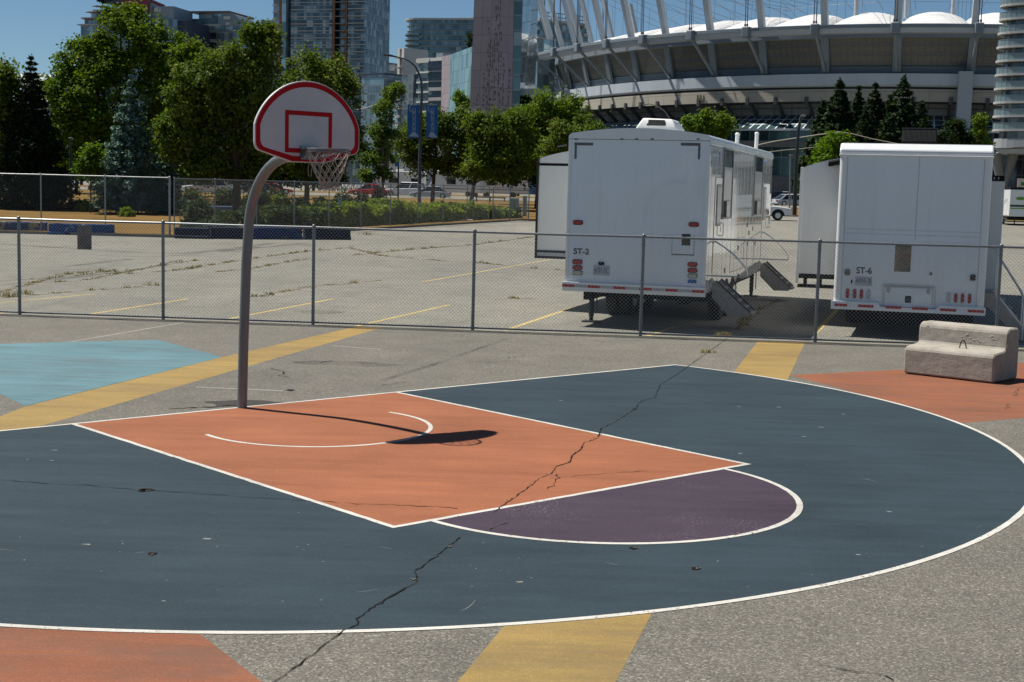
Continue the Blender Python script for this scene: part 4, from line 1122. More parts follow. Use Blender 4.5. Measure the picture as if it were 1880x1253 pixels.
    # fold-out steps with hand rails
    vA = d0+.02; x_, zr1 = tr.rp(1313, 443, vA); xo, zo = tr.rp(1372, 503, vA); xm, zm = tr.rp(1350, 470, vA)
    zl = tr.rp(1340, 508, vA)[1]
    rail = [(W, zr1-.05), (W+.03, zr1), (W+(xm-W)*.5, zr1+(zm-zr1)*.42), (xm, zm), (xo-.04, zo+.12), (xo, zo), (xo+.005, zl+.02), (xo-.03, zl), (W, zl)]
    stairs(tr, d0, d0+.72, .90, .74, rail, (vA,))
    vB = e0+.05; stairs(tr, e0, e0+.72, .90, .74, rail, (vB,))
    return tr
T1 = trailer_one()
# ============================ second trailer
def trailer_two():
    c = AY(1538, 420, 27.1)
    tr = Trailer('office_trailer', 'white office trailer marked ST-6 with a black roof unit and upright tail lights', c, R(16.5), 1813, 425)
    W = tr.W; L = 15.0
    z1 = tr.rp(1680, 277)[1]; z0 = tr.rp(1670, 566)[1]
    o = MB().box(0, W, 0, L, z0, z1-.03).build('body', [M['rear_white'], M['side_white']], tr.t, bevel=.03)
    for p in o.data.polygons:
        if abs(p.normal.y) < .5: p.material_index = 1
    zt = tr.rp(1680, 267, .25)[1]
    pr = [(-.03, z1-.09), (-.03, z1), (.10, zt+.01), (.4, zt+.03), (L, zt+.03), (L, z1-.09)]
    MB().extr(pr, (0,1,0), (0,0,1), (-.03,0,0), (W+.06,0,0)).build('roof', M['white'], tr.t, bevel=.035, seg=3)
    for u_ in (.055, W-.055): MB().cyl((u_,.035,z0), (u_,.035,z1-.10), .075, n=20).build('corner_post', M['white'], tr.t, smooth=True)
    bf = MB().box(-.035, W+.035, -.05, .02, z1-.125, z1-.085); bf.build('gutter', M['white'], tr.t, bevel=.008)
    for x, y in ((1563, 278.2), (1639, 279.6), (1680, 280.4), (1724, 281.3), (1804, 282.8)):
        oval(tr, 'marker_light', M['plate'], M['mid_grey'], x-4.8, y-1.8, x+4.8, y+1.8)
    g = MB()
    u, za = tr.rp(1680, 440); _, zb = tr.rp(1680, 283); g.box(u-.006, u+.006, -.004, 0, za, zb)
    for px in (1551.5, 1801.5):
        u, _ = tr.rp(px, 400); g.box(u-.004, u+.004, -.004, 0, z0+.1, z1-.15)
    for py in (424, 432.5):
        _, z = tr.rp(1680, py); g.box(.12, W-.12, -.004, 0, z-.004, z+.004)
    g.build('seam', M['seam_soft'], tr.t)
    tr.text('ST-6', M['ink'], 1572, 491.5, 1601, 502.5, bold=.015)
    p = tr.part('licence_plate', tr.rbox(1569, 509, 1601.5, 525, .008), M['plate'], bevel=.004)
    tr.text('6095-2J', M['plate_ink'], 1571.5, 512, 1599.5, 521.5, 'plate_number', p, off=.009)
    tr.part('lock', tr.rbox(1562.5, 514, 1565, 520.5, .012), M['black'])
    oval(tr, 'gland', M['rubble'], M['plate'], 1549.5, 494, 1562, 506.5); oval(tr, 'gland', M['darkmetal'], M['clear_lens'], 1779.5, 503.5, 1792.5, 516.5)
    oval(tr, 'gland', M['mid_grey'], M['tape_white'], 1706.5, 500, 1711.5, 506)
    for k, (x, y) in enumerate(((1556, 539), (1569, 539.5), (1581.5, 540), (1594.3, 541), (1741.5, 546.5), (1754.5, 547.5), (1767, 548), (1780, 548.8))):
        clear = k in (3, 4)
        oval(tr, 'reversing_light' if clear else 'tail_light', M['plate'] if clear else M['red_lens'], M['tape_white'], x-4.2, y-9, x+4.2, y+9)
    # access panel
    pnl = tr.part('access_panel', tr.rbox(1624, 528, 1711.5, 563, .006), M['rear_white'], bevel=.003)
    g = MB()
    for q in ((1620,524.5,1716.5,525.3), (1620,525,1620.8,566), (1716,525,1716.8,568), (1623.4,527.5,1712,528.1), (1623.2,528,1623.9,563), (1711.5,528,1712.2,563)):
        u0, za = tr.rp(q[0], q[3]); u1, zb = tr.rp(q[2], q[1]); g.box(u0, u1, -.0075, 0, za, zb)
    g.build('seam', M['seam_soft'], pnl)
    for x, y in ((1631, 533), (1704, 535.5)):
        u, z = tr.rp(x, y); MB().disc((u, -.006, z), (1,0,0), (0,0,1), .038, .055, 18, th=.012).build('latch', M['tape_white'], pnl)
    bx = tr.rbox(1661, 544, 1673, 556, .009).build('socket', M['black'], pnl)
    u0, za = tr.rp(1662, 555); u1, zb = tr.rp(1672, 545); cx = MB(); cx.bar((u0,-.012,za), (u1,-.012,zb), .004, .004); cx.bar((u0,-.0125,zb), (u1,-.0125,za), .004, .004); cx.build('socket_cross', M['tape_white'], bx)
    # bumper, stepped down in the middle
    zb1, zb0 = tr.rp(1535, 552)[1], tr.rp(1535, 567)[1]
    ul, ur = tr.rp(1617, 565)[0], tr.rp(1718, 565)[0]; dz = .075
    prof = [(-.05, zb0), (W+.05, zb0), (W+.05, zb1), (ur+.06, zb1), (ur, zb1-dz), (ul, zb1-dz), (ul-.06, zb1), (-.05, zb1)]
    bo = MB().extr(prof, (1,0,0), (0,0,1), (0,-.07,0), (0,.08,0)).build('bumper', M['rear_white'], tr.t, bevel=.008)
    tw = zb1-zb0
    for k, (x0, x1) in enumerate(((1532.5,1556), (1575,1604), (1626,1655), (1675,1704), (1726,1756), (1777,1807))):
        u0, _ = tr.rp(x0, 560); u1, _ = tr.rp(x1, 560); zz = zb0+.055
        MB().box(u0, min(u1, W+.045), -.076, -.068, zz, zz+.05).build('reflector_tape', M['tape_red'], bo)
    # chassis and wheels
    fr = MB(); fr.box(.3, .45, .1, L-.3, z0-.2, z0-.02); fr.box(W-.45, W-.3, .1, L-.3, z0-.2, z0-.02); fr.box(.35, W-.35, .25, .4, z0-.25, z0-.05)
    for v in [.6+.9*k for k in range(10)]: fr.box(.45, W-.45, v, v+.08, z0-.15, z0-.04)
    fr.box(.25, W-.3, 1.0, 2.6, .18, z0-.02); fr.box(.6, W-.6, 5.0, 7.5, .3, z0-.05); fr.build('chassis', M['black'], tr.t)
    for v in (3.2, 4.15):
        for u in (.2, W-.2):
            t_, r_ = MB(), MB(); rwheel(t_, r_, u, v, .42, .26)
            wo = t_.build('wheel', M['rubber'], tr.t, smooth=True, bevel=.03); r_.build('rim', M['alu'], wo, smooth=True)
        MB().cyl((.3, v, .42), (W-.3, v, .42), .06, n=10).build('axle', M['darkmetal'], tr.t)
    # left slide-out, curved roof
    vs = 2.2; ua, zs0 = tr.rp(1464, 502, vs); _, zc0 = tr.rp(1468, 308, vs); _, zc1 = tr.rp(1535, 290, vs)
    pts = [(ua, zs0), (.02, zs0), (.02, zc1)]
    for k in range(1, 10):
        q = 1-k/9; pts.append((ua+.02+(0-ua)*q, zc0+(zc1-zc0)*(1-(1-q)**1.8)))
    s = MB().extr(pts, (1,0,0), (0,0,1), (0,vs,0), (0,12.0,0)).build('slide_out', M['slide_white'], tr.t)
    e = MB(); e.box(ua-.03, ua+.03, vs-.035, vs+.002, zs0-.20, zc0+.01); e.build('edge_trim', M['white'], s, bevel=.006)
    e = MB(); e.box(ua, -.01, vs-.01, vs+.3, zs0-.10, zs0-.01); e.box(ua, -.01, vs+.1, vs+.4, zs0-.30, zs0-.24)
    for u in (ua+.15, ua*.5): e.box(u-.03, u+.03, vs+.1, vs+.3, zs0-.3, zs0-.1)
    e.build('support_frame', M['black'], s)
    aw = MB(); a0 = tr.rp(1521, 300, vs-.3); a1 = tr.rp(1545, 293, vs-.3)
    aw.add([(a0[0], vs-.3, a0[1]-.06), (.05, vs-.3, a1[1]-.06), (.05, vs-.3, a1[1]+.02), (a0[0], vs-.3, a0[1]+.02), (a0[0], vs+3.5, a0[1]-.06), (.05, vs+3.5, a1[1]-.06), (.05, vs+3.5, a1[1]+.02), (a0[0], vs+3.5, a0[1]+.02)],
           [(0,1,2,3),(7,6,5,4),(0,4,5,1),(2,6,7,3),(3,7,4,0)]); aw.build('awning', M['black'], s)
    ac2 = MB(); ac2.bar((a0[0], vs-.31, a0[1]+.03), (.05, vs-.31, a1[1]+.03), .03, .03); ac2.build('awning_bar', M['mid_grey'], s)
    # right slide-out
    vr = 1.9; ub, zt_ = tr.rp(1845, 333, vr); _, zbot = tr.rp(1840, 520, vr)
    s2 = MB().box(W-.02, ub, vr, vr+3.2, z0+.25, zt_).build('slide_out', M['slide_white'], tr.t, bevel=.01)
    _, zq = tr.rp(1845, 325, vr); MB().box(W-.02, ub-.01, vr-.01, vr+3.2, zt_, zq+.02).build('roof_seal', M['black'], s2)
    for u in (W+.12, W+.20): MB().box(u, u+.025, vr-.02, vr-.008, zt_+.03, zq-.01).build('bracket', M['tape_white'], s2)
    # black roof unit with louvres
    va = 1.2; u0, zA = tr.rp(1655, 264, va); u1, zB = tr.rp(1721.5, 236.5, va); zA -= .05
    prof = [(0,zA),(.85,zA),(.85,zB-.03),(.80,zB),(.10,zB),(0,zA+.1)]
    a = MB().extr(prof, (0,1,0), (0,0,1), (u0,va,0), (u1-u0,0,0)).build('roof_unit', M['black'], tr.t, bevel=.015)
    lv = MB(); nn = 26
    for k in range(nn+1):
        u = u0+.03+(u1-u0-.06)*k/nn; lv.bar((u, va-.006, zA+.10), (u, va+.085, zB-.03), .010, .01)
    lv.build('louvre', mat('dark_louvre', (.014,.014,.014), .6), a)
    MB().bar((u0-.01, va+.1, zB+.005), (u1+.01, va+.1, zB+.005), .02, .02).build('top_edge', M['darkmetal'], a)
    MB().box(u0-.04, u1+.06, va-.02, va+.9, zA, zA+.05).build('mount', M['darkmetal'], a)
    # steps on the right with hand rails
    W_ = W
    def px(x, y, v): q = tr.rp(x, y, v); return q
    v0, v1 = .55, 1.25; n = 5; zt2 = z0+.35; reach = .62; st = MB()
    for k in range(n):
        x0 = W_+.25+reach*k/n; z = zt2-(zt2-.12)*(k+1)/n; st.box(x0, x0+reach/n+.05, v0+.03, v1-.03, z, z+.035)
    st.box(W_+.0, W_+.3, v0, v1, zt2-.04, zt2); so = st.build('entry_steps', M['alu_dull'], tr.t)
    for v in (v0, v1-.02):
        MB().extr([(W_, zt2), (W_+.20, zt2), (W_+reach+.28, .12), (W_+reach+.28, .03), (W_+reach+.12, .03), (W_+.12, zt2-.30), (W_, zt2-.30)], (1,0,0), (0,0,1), (0,v,0), (0,.02,0)).build('side_plate', M['alu_dull'], so)
        MB().bar((W_+.20, v+.01, zt2+.02), (W_+reach+.29, v+.01, .13), .03, .03).build('edge_trim', M['alu'], so)
        rr = MB(); rr.tube([(W_+.02, v, zt2+.85), (W_+.20, v, zt2+.80), (W_+.24, v, zt2+.72), (W_+.24, v, zt2-.1)], .016, 8)
        rr.tube([(W_+.24, v, zt2+.70), (W_+.70, v, zt2+.02), (W_+.76, v, zt2-.10), (W_+.76, v, .05)], .016, 8); rr.build('handrail', M['alu'], so, smooth=True)
    return tr
T2 = trailer_two()
# ---------------------------------------------------------------- foliage
def leaf_mesh(name, centers, normals, size, mat_, parent=None, aspect=1.35, jit=.8, core=None):
    """one quad per leaf: centers (n,3), preferred normals (n,3)"""
    n = len(centers); nr = normals+RNG.normal(0, jit, (n, 3)); nr /= np.linalg.norm(nr, axis=1, keepdims=True)+1e-9
    ref = RNG.normal(0, 1, (n, 3)); t = np.cross(nr, ref); t /= np.linalg.norm(t, axis=1, keepdims=True)+1e-9
    b = np.cross(nr, t); s = size*RNG.uniform(.6, 1.3, (n, 1))
    t *= s*.5*aspect; b *= s*.5
    fold = nr*s*.18
    V = np.stack([centers-t, centers-b*.9+fold, centers+t, centers+b*.9+fold], 1).reshape(-1, 3)
    me = bpy.data.meshes.new(name)
    cv = np.zeros((0, 3)); cf = []
    me.vertices.add(4*n); me.vertices.foreach_set('co', V.astype(np.float32).ravel())
    me.loops.add(4*n); me.loops.foreach_set('vertex_index', np.arange(4*n, dtype=np.int32))
    me.polygons.add(n); me.polygons.foreach_set('loop_start', np.arange(0, 4*n, 4, dtype=np.int32)); me.polygons.foreach_set('loop_total', np.full(n, 4, dtype=np.int32))
    me.update(calc_edges=True); me.validate()
    me.materials.append(mat_)
    o = bpy.data.objects.new(name, me); COL.objects.link(o)
    if parent: o.parent = parent
    return o
def crown_points(lobes, n, clump=.42, per=26):
    """clumps of leaves set through the shells of the lobes; lobes (c(3), r(3))"""
    C_, N_ = [], []
    lobes = list(lobes); extra = []
    for c, r in lobes:
        for _ in range(3):
            d = RNG.normal(0, 1, 3); d[2] = abs(d[2])*1.1-.1; d /= np.linalg.norm(d); q = RNG.uniform(.22, .46)*np.array([.8, .8, 1.25])
            extra.append((tuple(np.array(c)+d*np.array(r)*RNG.uniform(.88, 1.2)), tuple(np.array(r)*q)))
    lobes += extra
    vol = np.array([l[1][0]*l[1][2] for l in lobes]); vol = vol/vol.sum()
    for (c, r), w in zip(lobes, vol):
        m = max(6, int(n*w/per))
        d = RNG.normal(0, 1, (m, 3)); d /= np.linalg.norm(d, axis=1, keepdims=True)
        q = RNG.uniform(.42, 1.0, (m, 1))**.6*RNG.uniform(.82, 1.16, (m, 1))
        cc = np.array(c)+d*np.array(r)*q
        k = RNG.integers(int(per*.5), int(per*1.5), m)
        idx = np.repeat(np.arange(m), k); sc = RNG.uniform(.6, 1.35, (m, 1))*clump
        P = cc[idx]+RNG.normal(0, 1, (len(idx), 3))*sc[idx]*np.array([1, 1, .72])
        Nn = d[idx]*.6+np.array([0, 0, .75]); C_.append(P); N_.append(Nn)
    return np.concatenate(C_), np.concatenate(N_)
def limbs(mb, base, lobes, r0, fork=.35, pts=None):
    top = np.mean([l[0] for l in lobes], axis=0)
    B = Vector(base); Tp = Vector(top); Tp.x = B.x*.65+Tp.x*.35; Tp.y = B.y
    mids = [B, B.lerp(Tp, .35)+Vector((random.gauss(0,.08), 0, 0)), B.lerp(Tp, .7)+Vector((random.gauss(0,.12), 0, 0)), Tp]
    mb.tube(mids, [r0, r0*.8, r0*.62, r0*.3], 10)
    for c, r in lobes:
        c = Vector(c); s = mids[1].lerp(mids[3], random.uniform(.0, .75)); m_ = s.lerp(c, .55)+Vector((0, 0, -.12*(c-s).length))
        mb.tube([s, m_, c, c+Vector((random.gauss(0,.2)*r[0], random.gauss(0,.2)*r[1], r[2]*.75))], [r0*.42, r0*.28, r0*.16, r0*.05], 6)
def zb(y, onlawn=True): return terr(y)+(.12 if onlawn else 0)
def broadleaf(name, label, Y, trunk_px, lobes_px, matk, n, size=.24, r0=.18, clump=.42, per=26, group=None, trunk_mat='bark', depth=1.0, cat='tree', base=None):
    b = AY(trunk_px, 400, Y); b.z = zb(Y) if base is None else base
    lobes = []
    for q in lobes_px:
        cx, cy, rx, ry = q[:4]; yy = Y+random.uniform(-1.2, 1.2)*depth
        c = AY(cx, cy, yy); k = Y/FPX; lobes.append(((c.x, c.y, c.z), (rx*k*.88, (rx+ry)*.5*k*.85*depth, ry*k*.88)))
    t = thing(name, label, cat, b, 0, group)
    P, N_ = crown_points(lobes, int(n*1.5), clump*.95, per*2.3); P -= np.array(b); size = size*.80
    P[:, 2] = np.maximum(P[:, 2], .15)
    leaf_mesh('crown', P, N_, size, M[matk], t)
    mb = MB(); limbs(mb, (0,0,-.1), [((c[0]-b.x, c[1]-b.y, c[2]-b.z), r) for c, r in lobes], r0)
    mb.build('trunk', M[trunk_mat], t, smooth=True)
    return t
def conifer(name, label, Y, tip, hw, matk, tiers=26, nb=15, size=.12, group=None, droop=.25, dens=26, cat='tree', low=.25):
    tp = AY(tip[0], tip[1], Y); b = Vector((tp.x, tp.y, zb(Y))); H = tp.z-b.z; RW = hw*Y/FPX
    t = thing(name, label, cat, b, 0, group); C_, N_ = [], []
    br = MB()
    br.tube([(0,0,-.1), (0,0,H*.5), (0,0,H*.985)], [H*.016+.03, H*.010+.02, .012], 8)
    for i in range(tiers):
        f = (i+.5)/tiers; z = low+(H-low)*f**.92+random.gauss(0, H*.012); rad = RW*(1-f)**.82*random.uniform(.85, 1.1)+.06
        k = max(4, int(nb*(1-f*.65)))
        for j in range(k):
            a = 6.283*(j+random.random())/k; l = rad*random.uniform(.62, 1.14)
            d = np.array([math.cos(a), math.sin(a), 0]); m = max(5, int(dens*l/1.2))
            q = RNG.uniform(.15, 1, (m, 1))**.75
            p = np.array([0, 0, z])+d*l*q+np.array([0, 0, 1])*(-droop*l*q+.22*l*q**3)
            side = np.array([-d[1], d[0], 0])
            p = p+side*RNG.normal(0, 1, (m, 1))*.20*l*(1.15-q)+RNG.normal(0, 1, (m, 3))*np.array([.05, .05, .06])*max(l, .6)
            C_.append(p); N_.append(np.tile(d*.35+np.array([0, 0, .9]), (m, 1)))
            if i < tiers-5 and j % 2 == 0: br.tube([(0,0,z), tuple(d*l*.5+np.array([0,0,z-droop*l*.5])), tuple(d*l*.95+np.array([0,0,z-droop*l*.95+.2*l]))], [.03, .02, .006], 4, cap=False)
    zt = RNG.uniform(H*.93, H*1.01, (26, 1)); C_.append(np.concatenate([RNG.normal(0, .04, (26, 2)), zt], 1)); N_.append(np.tile([0.3, 0, .6], (26, 1)))
    leaf_mesh('crown', np.concatenate(C_), np.concatenate(N_), size, M[matk], t, aspect=2.6, jit=.55)
    br.build('trunk', M['bark'], t)
    return t
# ---------------------------------------------------------------- trees, left to right
broadleaf('broadleaf_tree', 'brownish olive tree at the left edge of the picture behind the dark spruce', 96, -6, [(-25,180,50,62), (18,185,30,48), (-10,270,60,70), (25,255,30,50), (0,140,26,30)], 'leaf_olive', 7000, .26, .25)
conifer('spruce_tree', 'tall dark spruce with a thin spire at the left behind the fence', 96, (57,103), 74, 'needle_dark', 40, 28, .13, None, .2, 48)
broadleaf('maple_tree', 'largest bright green maple rising in front of the condo with the red box', 112, 222, [(222,66,48,46), (286,76,44,46), (240,34,14,18), (152,95,30,32), (258,130,76,58), (135,160,42,50), (190,190,70,58), (300,160,60,58), (345,112,36,32), (165,240,66,58), (250,240,58,50), (118,185,22,60), (180,120,45,50), (115,250,26,40), (200,305,55,36), (130,300,28,28), (280,290,40,36), (330,230,40,50), (95,175,14,30)], 'leaf_maple', 27000, .27, .36, .40, 24)
conifer('spruce_tree', 'pale blue spruce standing in front of the big bright maple', 93, (238,150), 66, 'needle_blue', 30, 24, .12, None, .16, 60)
conifer('spruce_tree', 'small blue spruce squeezed between the pale spruce and the dense maple', 95, (306,258), 36, 'needle_blue', 18, 18, .12, None, .16, 46)
broadleaf('maple_tree', 'dense dark maple left of the backboard, its trunk beside the hoop pole', 92, 434, [(440,126,50,44), (482,96,36,40), (494,70,13,24), (470,72,12,20), (376,158,42,42), (338,195,42,56), (400,190,66,60), (480,180,48,66), (350,262,42,46), (420,265,68,56), (500,262,42,54), (455,215,60,60), (375,312,46,26), (470,310,50,26), (430,315,40,22), (320,250,24,50)], 'leaf_olive', 24000, .24, .30, .36, 24)
broadleaf('maple_tree', 'maple behind the backboard in front of the tall glass tower', 104, 563, [(560,150,40,42), (600,148,44,42), (627,190,28,42), (540,212,40,48), (590,232,58,48), (548,290,44,32), (608,280,40,38), (575,190,50,50), (525,262,34,50), (575,310,40,20), (640,260,16,40)], 'leaf_olive', 16000, .25, .22, .38, 24)
broadleaf('young_tree', 'slim young tree with a leaning top between the backboard and the lamp post', 100, 703, [(726,172,10,16), (716,190,15,20), (706,215,17,24), (697,245,19,26), (712,262,15,22), (690,275,24,24), (705,295,24,20), (678,300,16,16), (672,325,14,14), (696,320,20,16)], 'leaf_birch', 2600, .20, .10, .22, 14, trunk_mat='bark_pale')
broadleaf('maple_tree', 'dark round maple directly right of the banner lamp post', 132, 793, [(800,226,34,28), (848,238,34,28), (765,258,30,36), (815,275,56,40), (868,275,30,34), (780,300,40,26), (745,275,16,30), (840,312,40,22), (905,300,26,26), (790,245,30,30)], 'leaf_olive', 14000, .25, .22, .36, 24)
broadleaf('maple_tree', 'maple with a rounded crown in front of the purple panelled tower', 121, 862, [(905,240,30,28), (945,238,40,38), (890,280,34,34), (930,288,44,34), (880,235,20,20), (915,315,50,18), (870,312,30,18)], 'leaf_olive', 10000, .26, .22, .36, 24)
broadleaf('maple_tree', 'broad bright topped maple left of the first trailer under the stadium', 128, 985, [(1000,215,42,32), (1046,205,32,28), (1000,265,58,42), (960,220,28,28), (1050,245,34,34), (965,285,40,34)], 'leaf_maple', 12000, .27, .26, .38, 24)
broadleaf('maple_tree', 'low olive tree just above the left corner of the first trailer', 118, 1072, [(1070,238,28,18), (1040,262,40,28), (1092,246,16,14), (1010,285,30,26)], 'leaf_olive', 5200, .25, .18, .34, 22)
broadleaf('maple_tree', 'small leafy tree showing above the roof of the first trailer', 140, 1305, [(1283,228,24,18), (1322,236,26,20), (1300,252,40,24), (1300,290,34,26)], 'leaf_maple', 6000, .27, .18, .34, 22)
broadleaf('young_tree', 'light green sapling rising between the two trailers', 88, 1528, [(1543,262,13,14), (1525,275,18,18), (1508,292,20,20), (1535,300,22,20), (1512,330,24,22), (1540,330,20,20)], 'leaf_bright', 3600, .20, .08, .24, 16)
for tip, hw, y in (((1515,192), 26, 196), ((1543,147), 32, 190), ((1577,160), 24, 198), ((1608,155), 28, 192), ((1638,172), 26, 200), ((1659,143), 34, 188), ((1692,187), 26, 196)):
    pass
FIRS = [((1512,186), 30, 196, 'leftmost fir of the row, beside the tall leaning lamp pole'), ((1543,147), 36, 190, 'pointed fir in the row above the gap between the trailers'), ((1577,162), 26, 199, 'narrow fir squeezed third in the row behind the second trailer'),
        ((1608,156), 32, 193, 'fir in the middle of the row behind the black roof unit trailer'), ((1636,178), 28, 201, 'shorter fir just left of the tallest fir'), ((1660,143), 40, 188, 'tallest fir of the row, left of the pale concrete pier'), ((1693,188), 32, 195, 'short fir at the right end of the row, next to the pier'),
        ((1590,205), 30, 182, 'low fir in front, below the narrow third fir'), ((1632,212), 30, 180, 'low fir in front, left of the tallest fir'), ((1700,218), 28, 181, 'low fir in front of the pier side end of the row')]
for tip, hw, y, lb in FIRS: conifer('fir_tree', lb, y, tip, hw*1.6, 'needle_far', 34, 20, .36, 'firs behind the trailers', .14, 30, low=.6)
broadleaf('broadleaf_tree', 'leafy tree in front of the pale concrete pier, above the second trailer', 172, 1752, [(1750,238,16,16), (1738,255,18,16), (1768,258,18,16), (1752,275,30,20)], 'leaf_dark', 3600, .28, .15, .36, 20)
broadleaf('broadleaf_tree', 'narrow tree between the pale pier and the curved balcony tower', 176, 1800, [(1802,232,10,16), (1798,255,14,20), (1803,280,14,20)], 'leaf_maple', 2600, .28, .15, .32, 18)
broadleaf('ornamental_tree', 'bright lime bush tree between the dark spruce and the blue spruce', 92, 166, [(168,292,12,18), (160,310,12,14), (172,315,12,14)], 'leaf_bright', 1600, .2, .06, .24, 16)
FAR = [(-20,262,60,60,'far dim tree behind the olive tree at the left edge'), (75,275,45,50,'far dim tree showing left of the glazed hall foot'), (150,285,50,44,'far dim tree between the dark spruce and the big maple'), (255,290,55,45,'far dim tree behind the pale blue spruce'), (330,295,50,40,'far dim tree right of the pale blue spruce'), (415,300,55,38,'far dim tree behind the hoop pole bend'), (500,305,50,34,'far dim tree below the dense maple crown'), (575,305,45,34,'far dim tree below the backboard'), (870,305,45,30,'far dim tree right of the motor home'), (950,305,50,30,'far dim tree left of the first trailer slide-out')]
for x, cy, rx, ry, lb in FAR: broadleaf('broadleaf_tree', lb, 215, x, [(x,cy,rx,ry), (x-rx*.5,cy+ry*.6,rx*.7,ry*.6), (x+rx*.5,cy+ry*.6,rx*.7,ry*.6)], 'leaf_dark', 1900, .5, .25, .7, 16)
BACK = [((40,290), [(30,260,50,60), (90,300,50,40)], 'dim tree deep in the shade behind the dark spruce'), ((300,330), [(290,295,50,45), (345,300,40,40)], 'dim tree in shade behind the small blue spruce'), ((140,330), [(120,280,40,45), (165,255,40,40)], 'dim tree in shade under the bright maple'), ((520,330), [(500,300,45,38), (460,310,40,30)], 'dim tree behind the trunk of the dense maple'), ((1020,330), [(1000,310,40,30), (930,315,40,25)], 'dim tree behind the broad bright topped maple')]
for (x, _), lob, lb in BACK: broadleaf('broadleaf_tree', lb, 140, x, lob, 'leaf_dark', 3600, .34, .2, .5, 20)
# ---------------------------------------------------------------- hedges and shrubs
def shrub(name, label, Y, cx, ybase, rx, ry, matk, n, size=.13, group=None, zbase=None, sq=1.0):
    z0 = zb(Y) if zbase is None else zbase; b = AY(cx, ybase, Y); b.z = z0; k = Y/FPX
    t = thing(name, label, 'shrub', b, 0, group)
    d = RNG.normal(0, 1, (n, 3)); d[:, 2] = np.abs(d[:, 2])*1.1-.15; d /= np.linalg.norm(d, axis=1, keepdims=True)
    q = RNG.uniform(.6, 1.04, (n, 1)); r = np.array([rx*k, max(rx*k*.7, .6), ry*k*2])
    lump = 1+.16*np.sin(d[:, :1]*7+cx)*np.cos(d[:, 1:2]*6)
    P = d*r*q*lump; P[:, 2] = np.maximum(P[:, 2], .03)
    leaf_mesh('foliage', P, d*.8+np.array([0, 0, .4]), size, M[matk], t, jit=.7)
    s = MB()
    for j in range(5): s.tube([(random.gauss(0,.12), random.gauss(0,.1), -.05), (random.gauss(0,.3)*r[0], random.gauss(0,.2), r[2]*.55)], [.03, .012], 5)
    s.build('stem', M['bark'], t)
    return t
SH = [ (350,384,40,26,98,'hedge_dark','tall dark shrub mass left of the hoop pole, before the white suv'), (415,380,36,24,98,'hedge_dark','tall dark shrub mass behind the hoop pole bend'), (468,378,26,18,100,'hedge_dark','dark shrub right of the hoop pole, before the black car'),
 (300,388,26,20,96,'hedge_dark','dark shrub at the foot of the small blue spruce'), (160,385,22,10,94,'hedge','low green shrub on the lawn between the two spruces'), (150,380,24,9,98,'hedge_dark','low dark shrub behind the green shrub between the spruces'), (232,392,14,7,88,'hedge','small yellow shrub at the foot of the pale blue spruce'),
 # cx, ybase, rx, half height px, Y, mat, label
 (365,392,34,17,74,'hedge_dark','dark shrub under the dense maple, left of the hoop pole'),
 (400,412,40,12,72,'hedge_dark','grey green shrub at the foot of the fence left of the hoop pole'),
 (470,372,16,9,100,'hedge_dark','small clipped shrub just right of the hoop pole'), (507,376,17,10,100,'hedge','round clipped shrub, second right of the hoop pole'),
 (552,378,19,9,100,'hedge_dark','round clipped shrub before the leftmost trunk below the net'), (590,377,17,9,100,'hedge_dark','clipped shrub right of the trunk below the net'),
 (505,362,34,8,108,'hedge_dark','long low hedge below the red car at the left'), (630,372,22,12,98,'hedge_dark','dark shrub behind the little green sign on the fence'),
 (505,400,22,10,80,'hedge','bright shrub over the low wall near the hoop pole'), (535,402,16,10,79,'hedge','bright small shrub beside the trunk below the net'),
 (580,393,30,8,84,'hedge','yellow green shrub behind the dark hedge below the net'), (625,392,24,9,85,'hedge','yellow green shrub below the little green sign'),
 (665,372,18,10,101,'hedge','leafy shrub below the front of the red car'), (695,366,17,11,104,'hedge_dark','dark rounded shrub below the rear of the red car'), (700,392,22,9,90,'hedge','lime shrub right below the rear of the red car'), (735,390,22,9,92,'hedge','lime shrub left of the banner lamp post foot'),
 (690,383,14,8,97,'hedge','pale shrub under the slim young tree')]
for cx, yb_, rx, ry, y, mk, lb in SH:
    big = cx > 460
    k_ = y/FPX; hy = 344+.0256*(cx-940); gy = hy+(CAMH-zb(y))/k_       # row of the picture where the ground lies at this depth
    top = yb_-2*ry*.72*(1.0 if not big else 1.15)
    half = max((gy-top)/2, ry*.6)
    shrub('shrub', lb, y, cx, yb_, rx*(1.15 if big else 1), half, mk, int((34 if big else 26)*rx+half*40+260), .15)
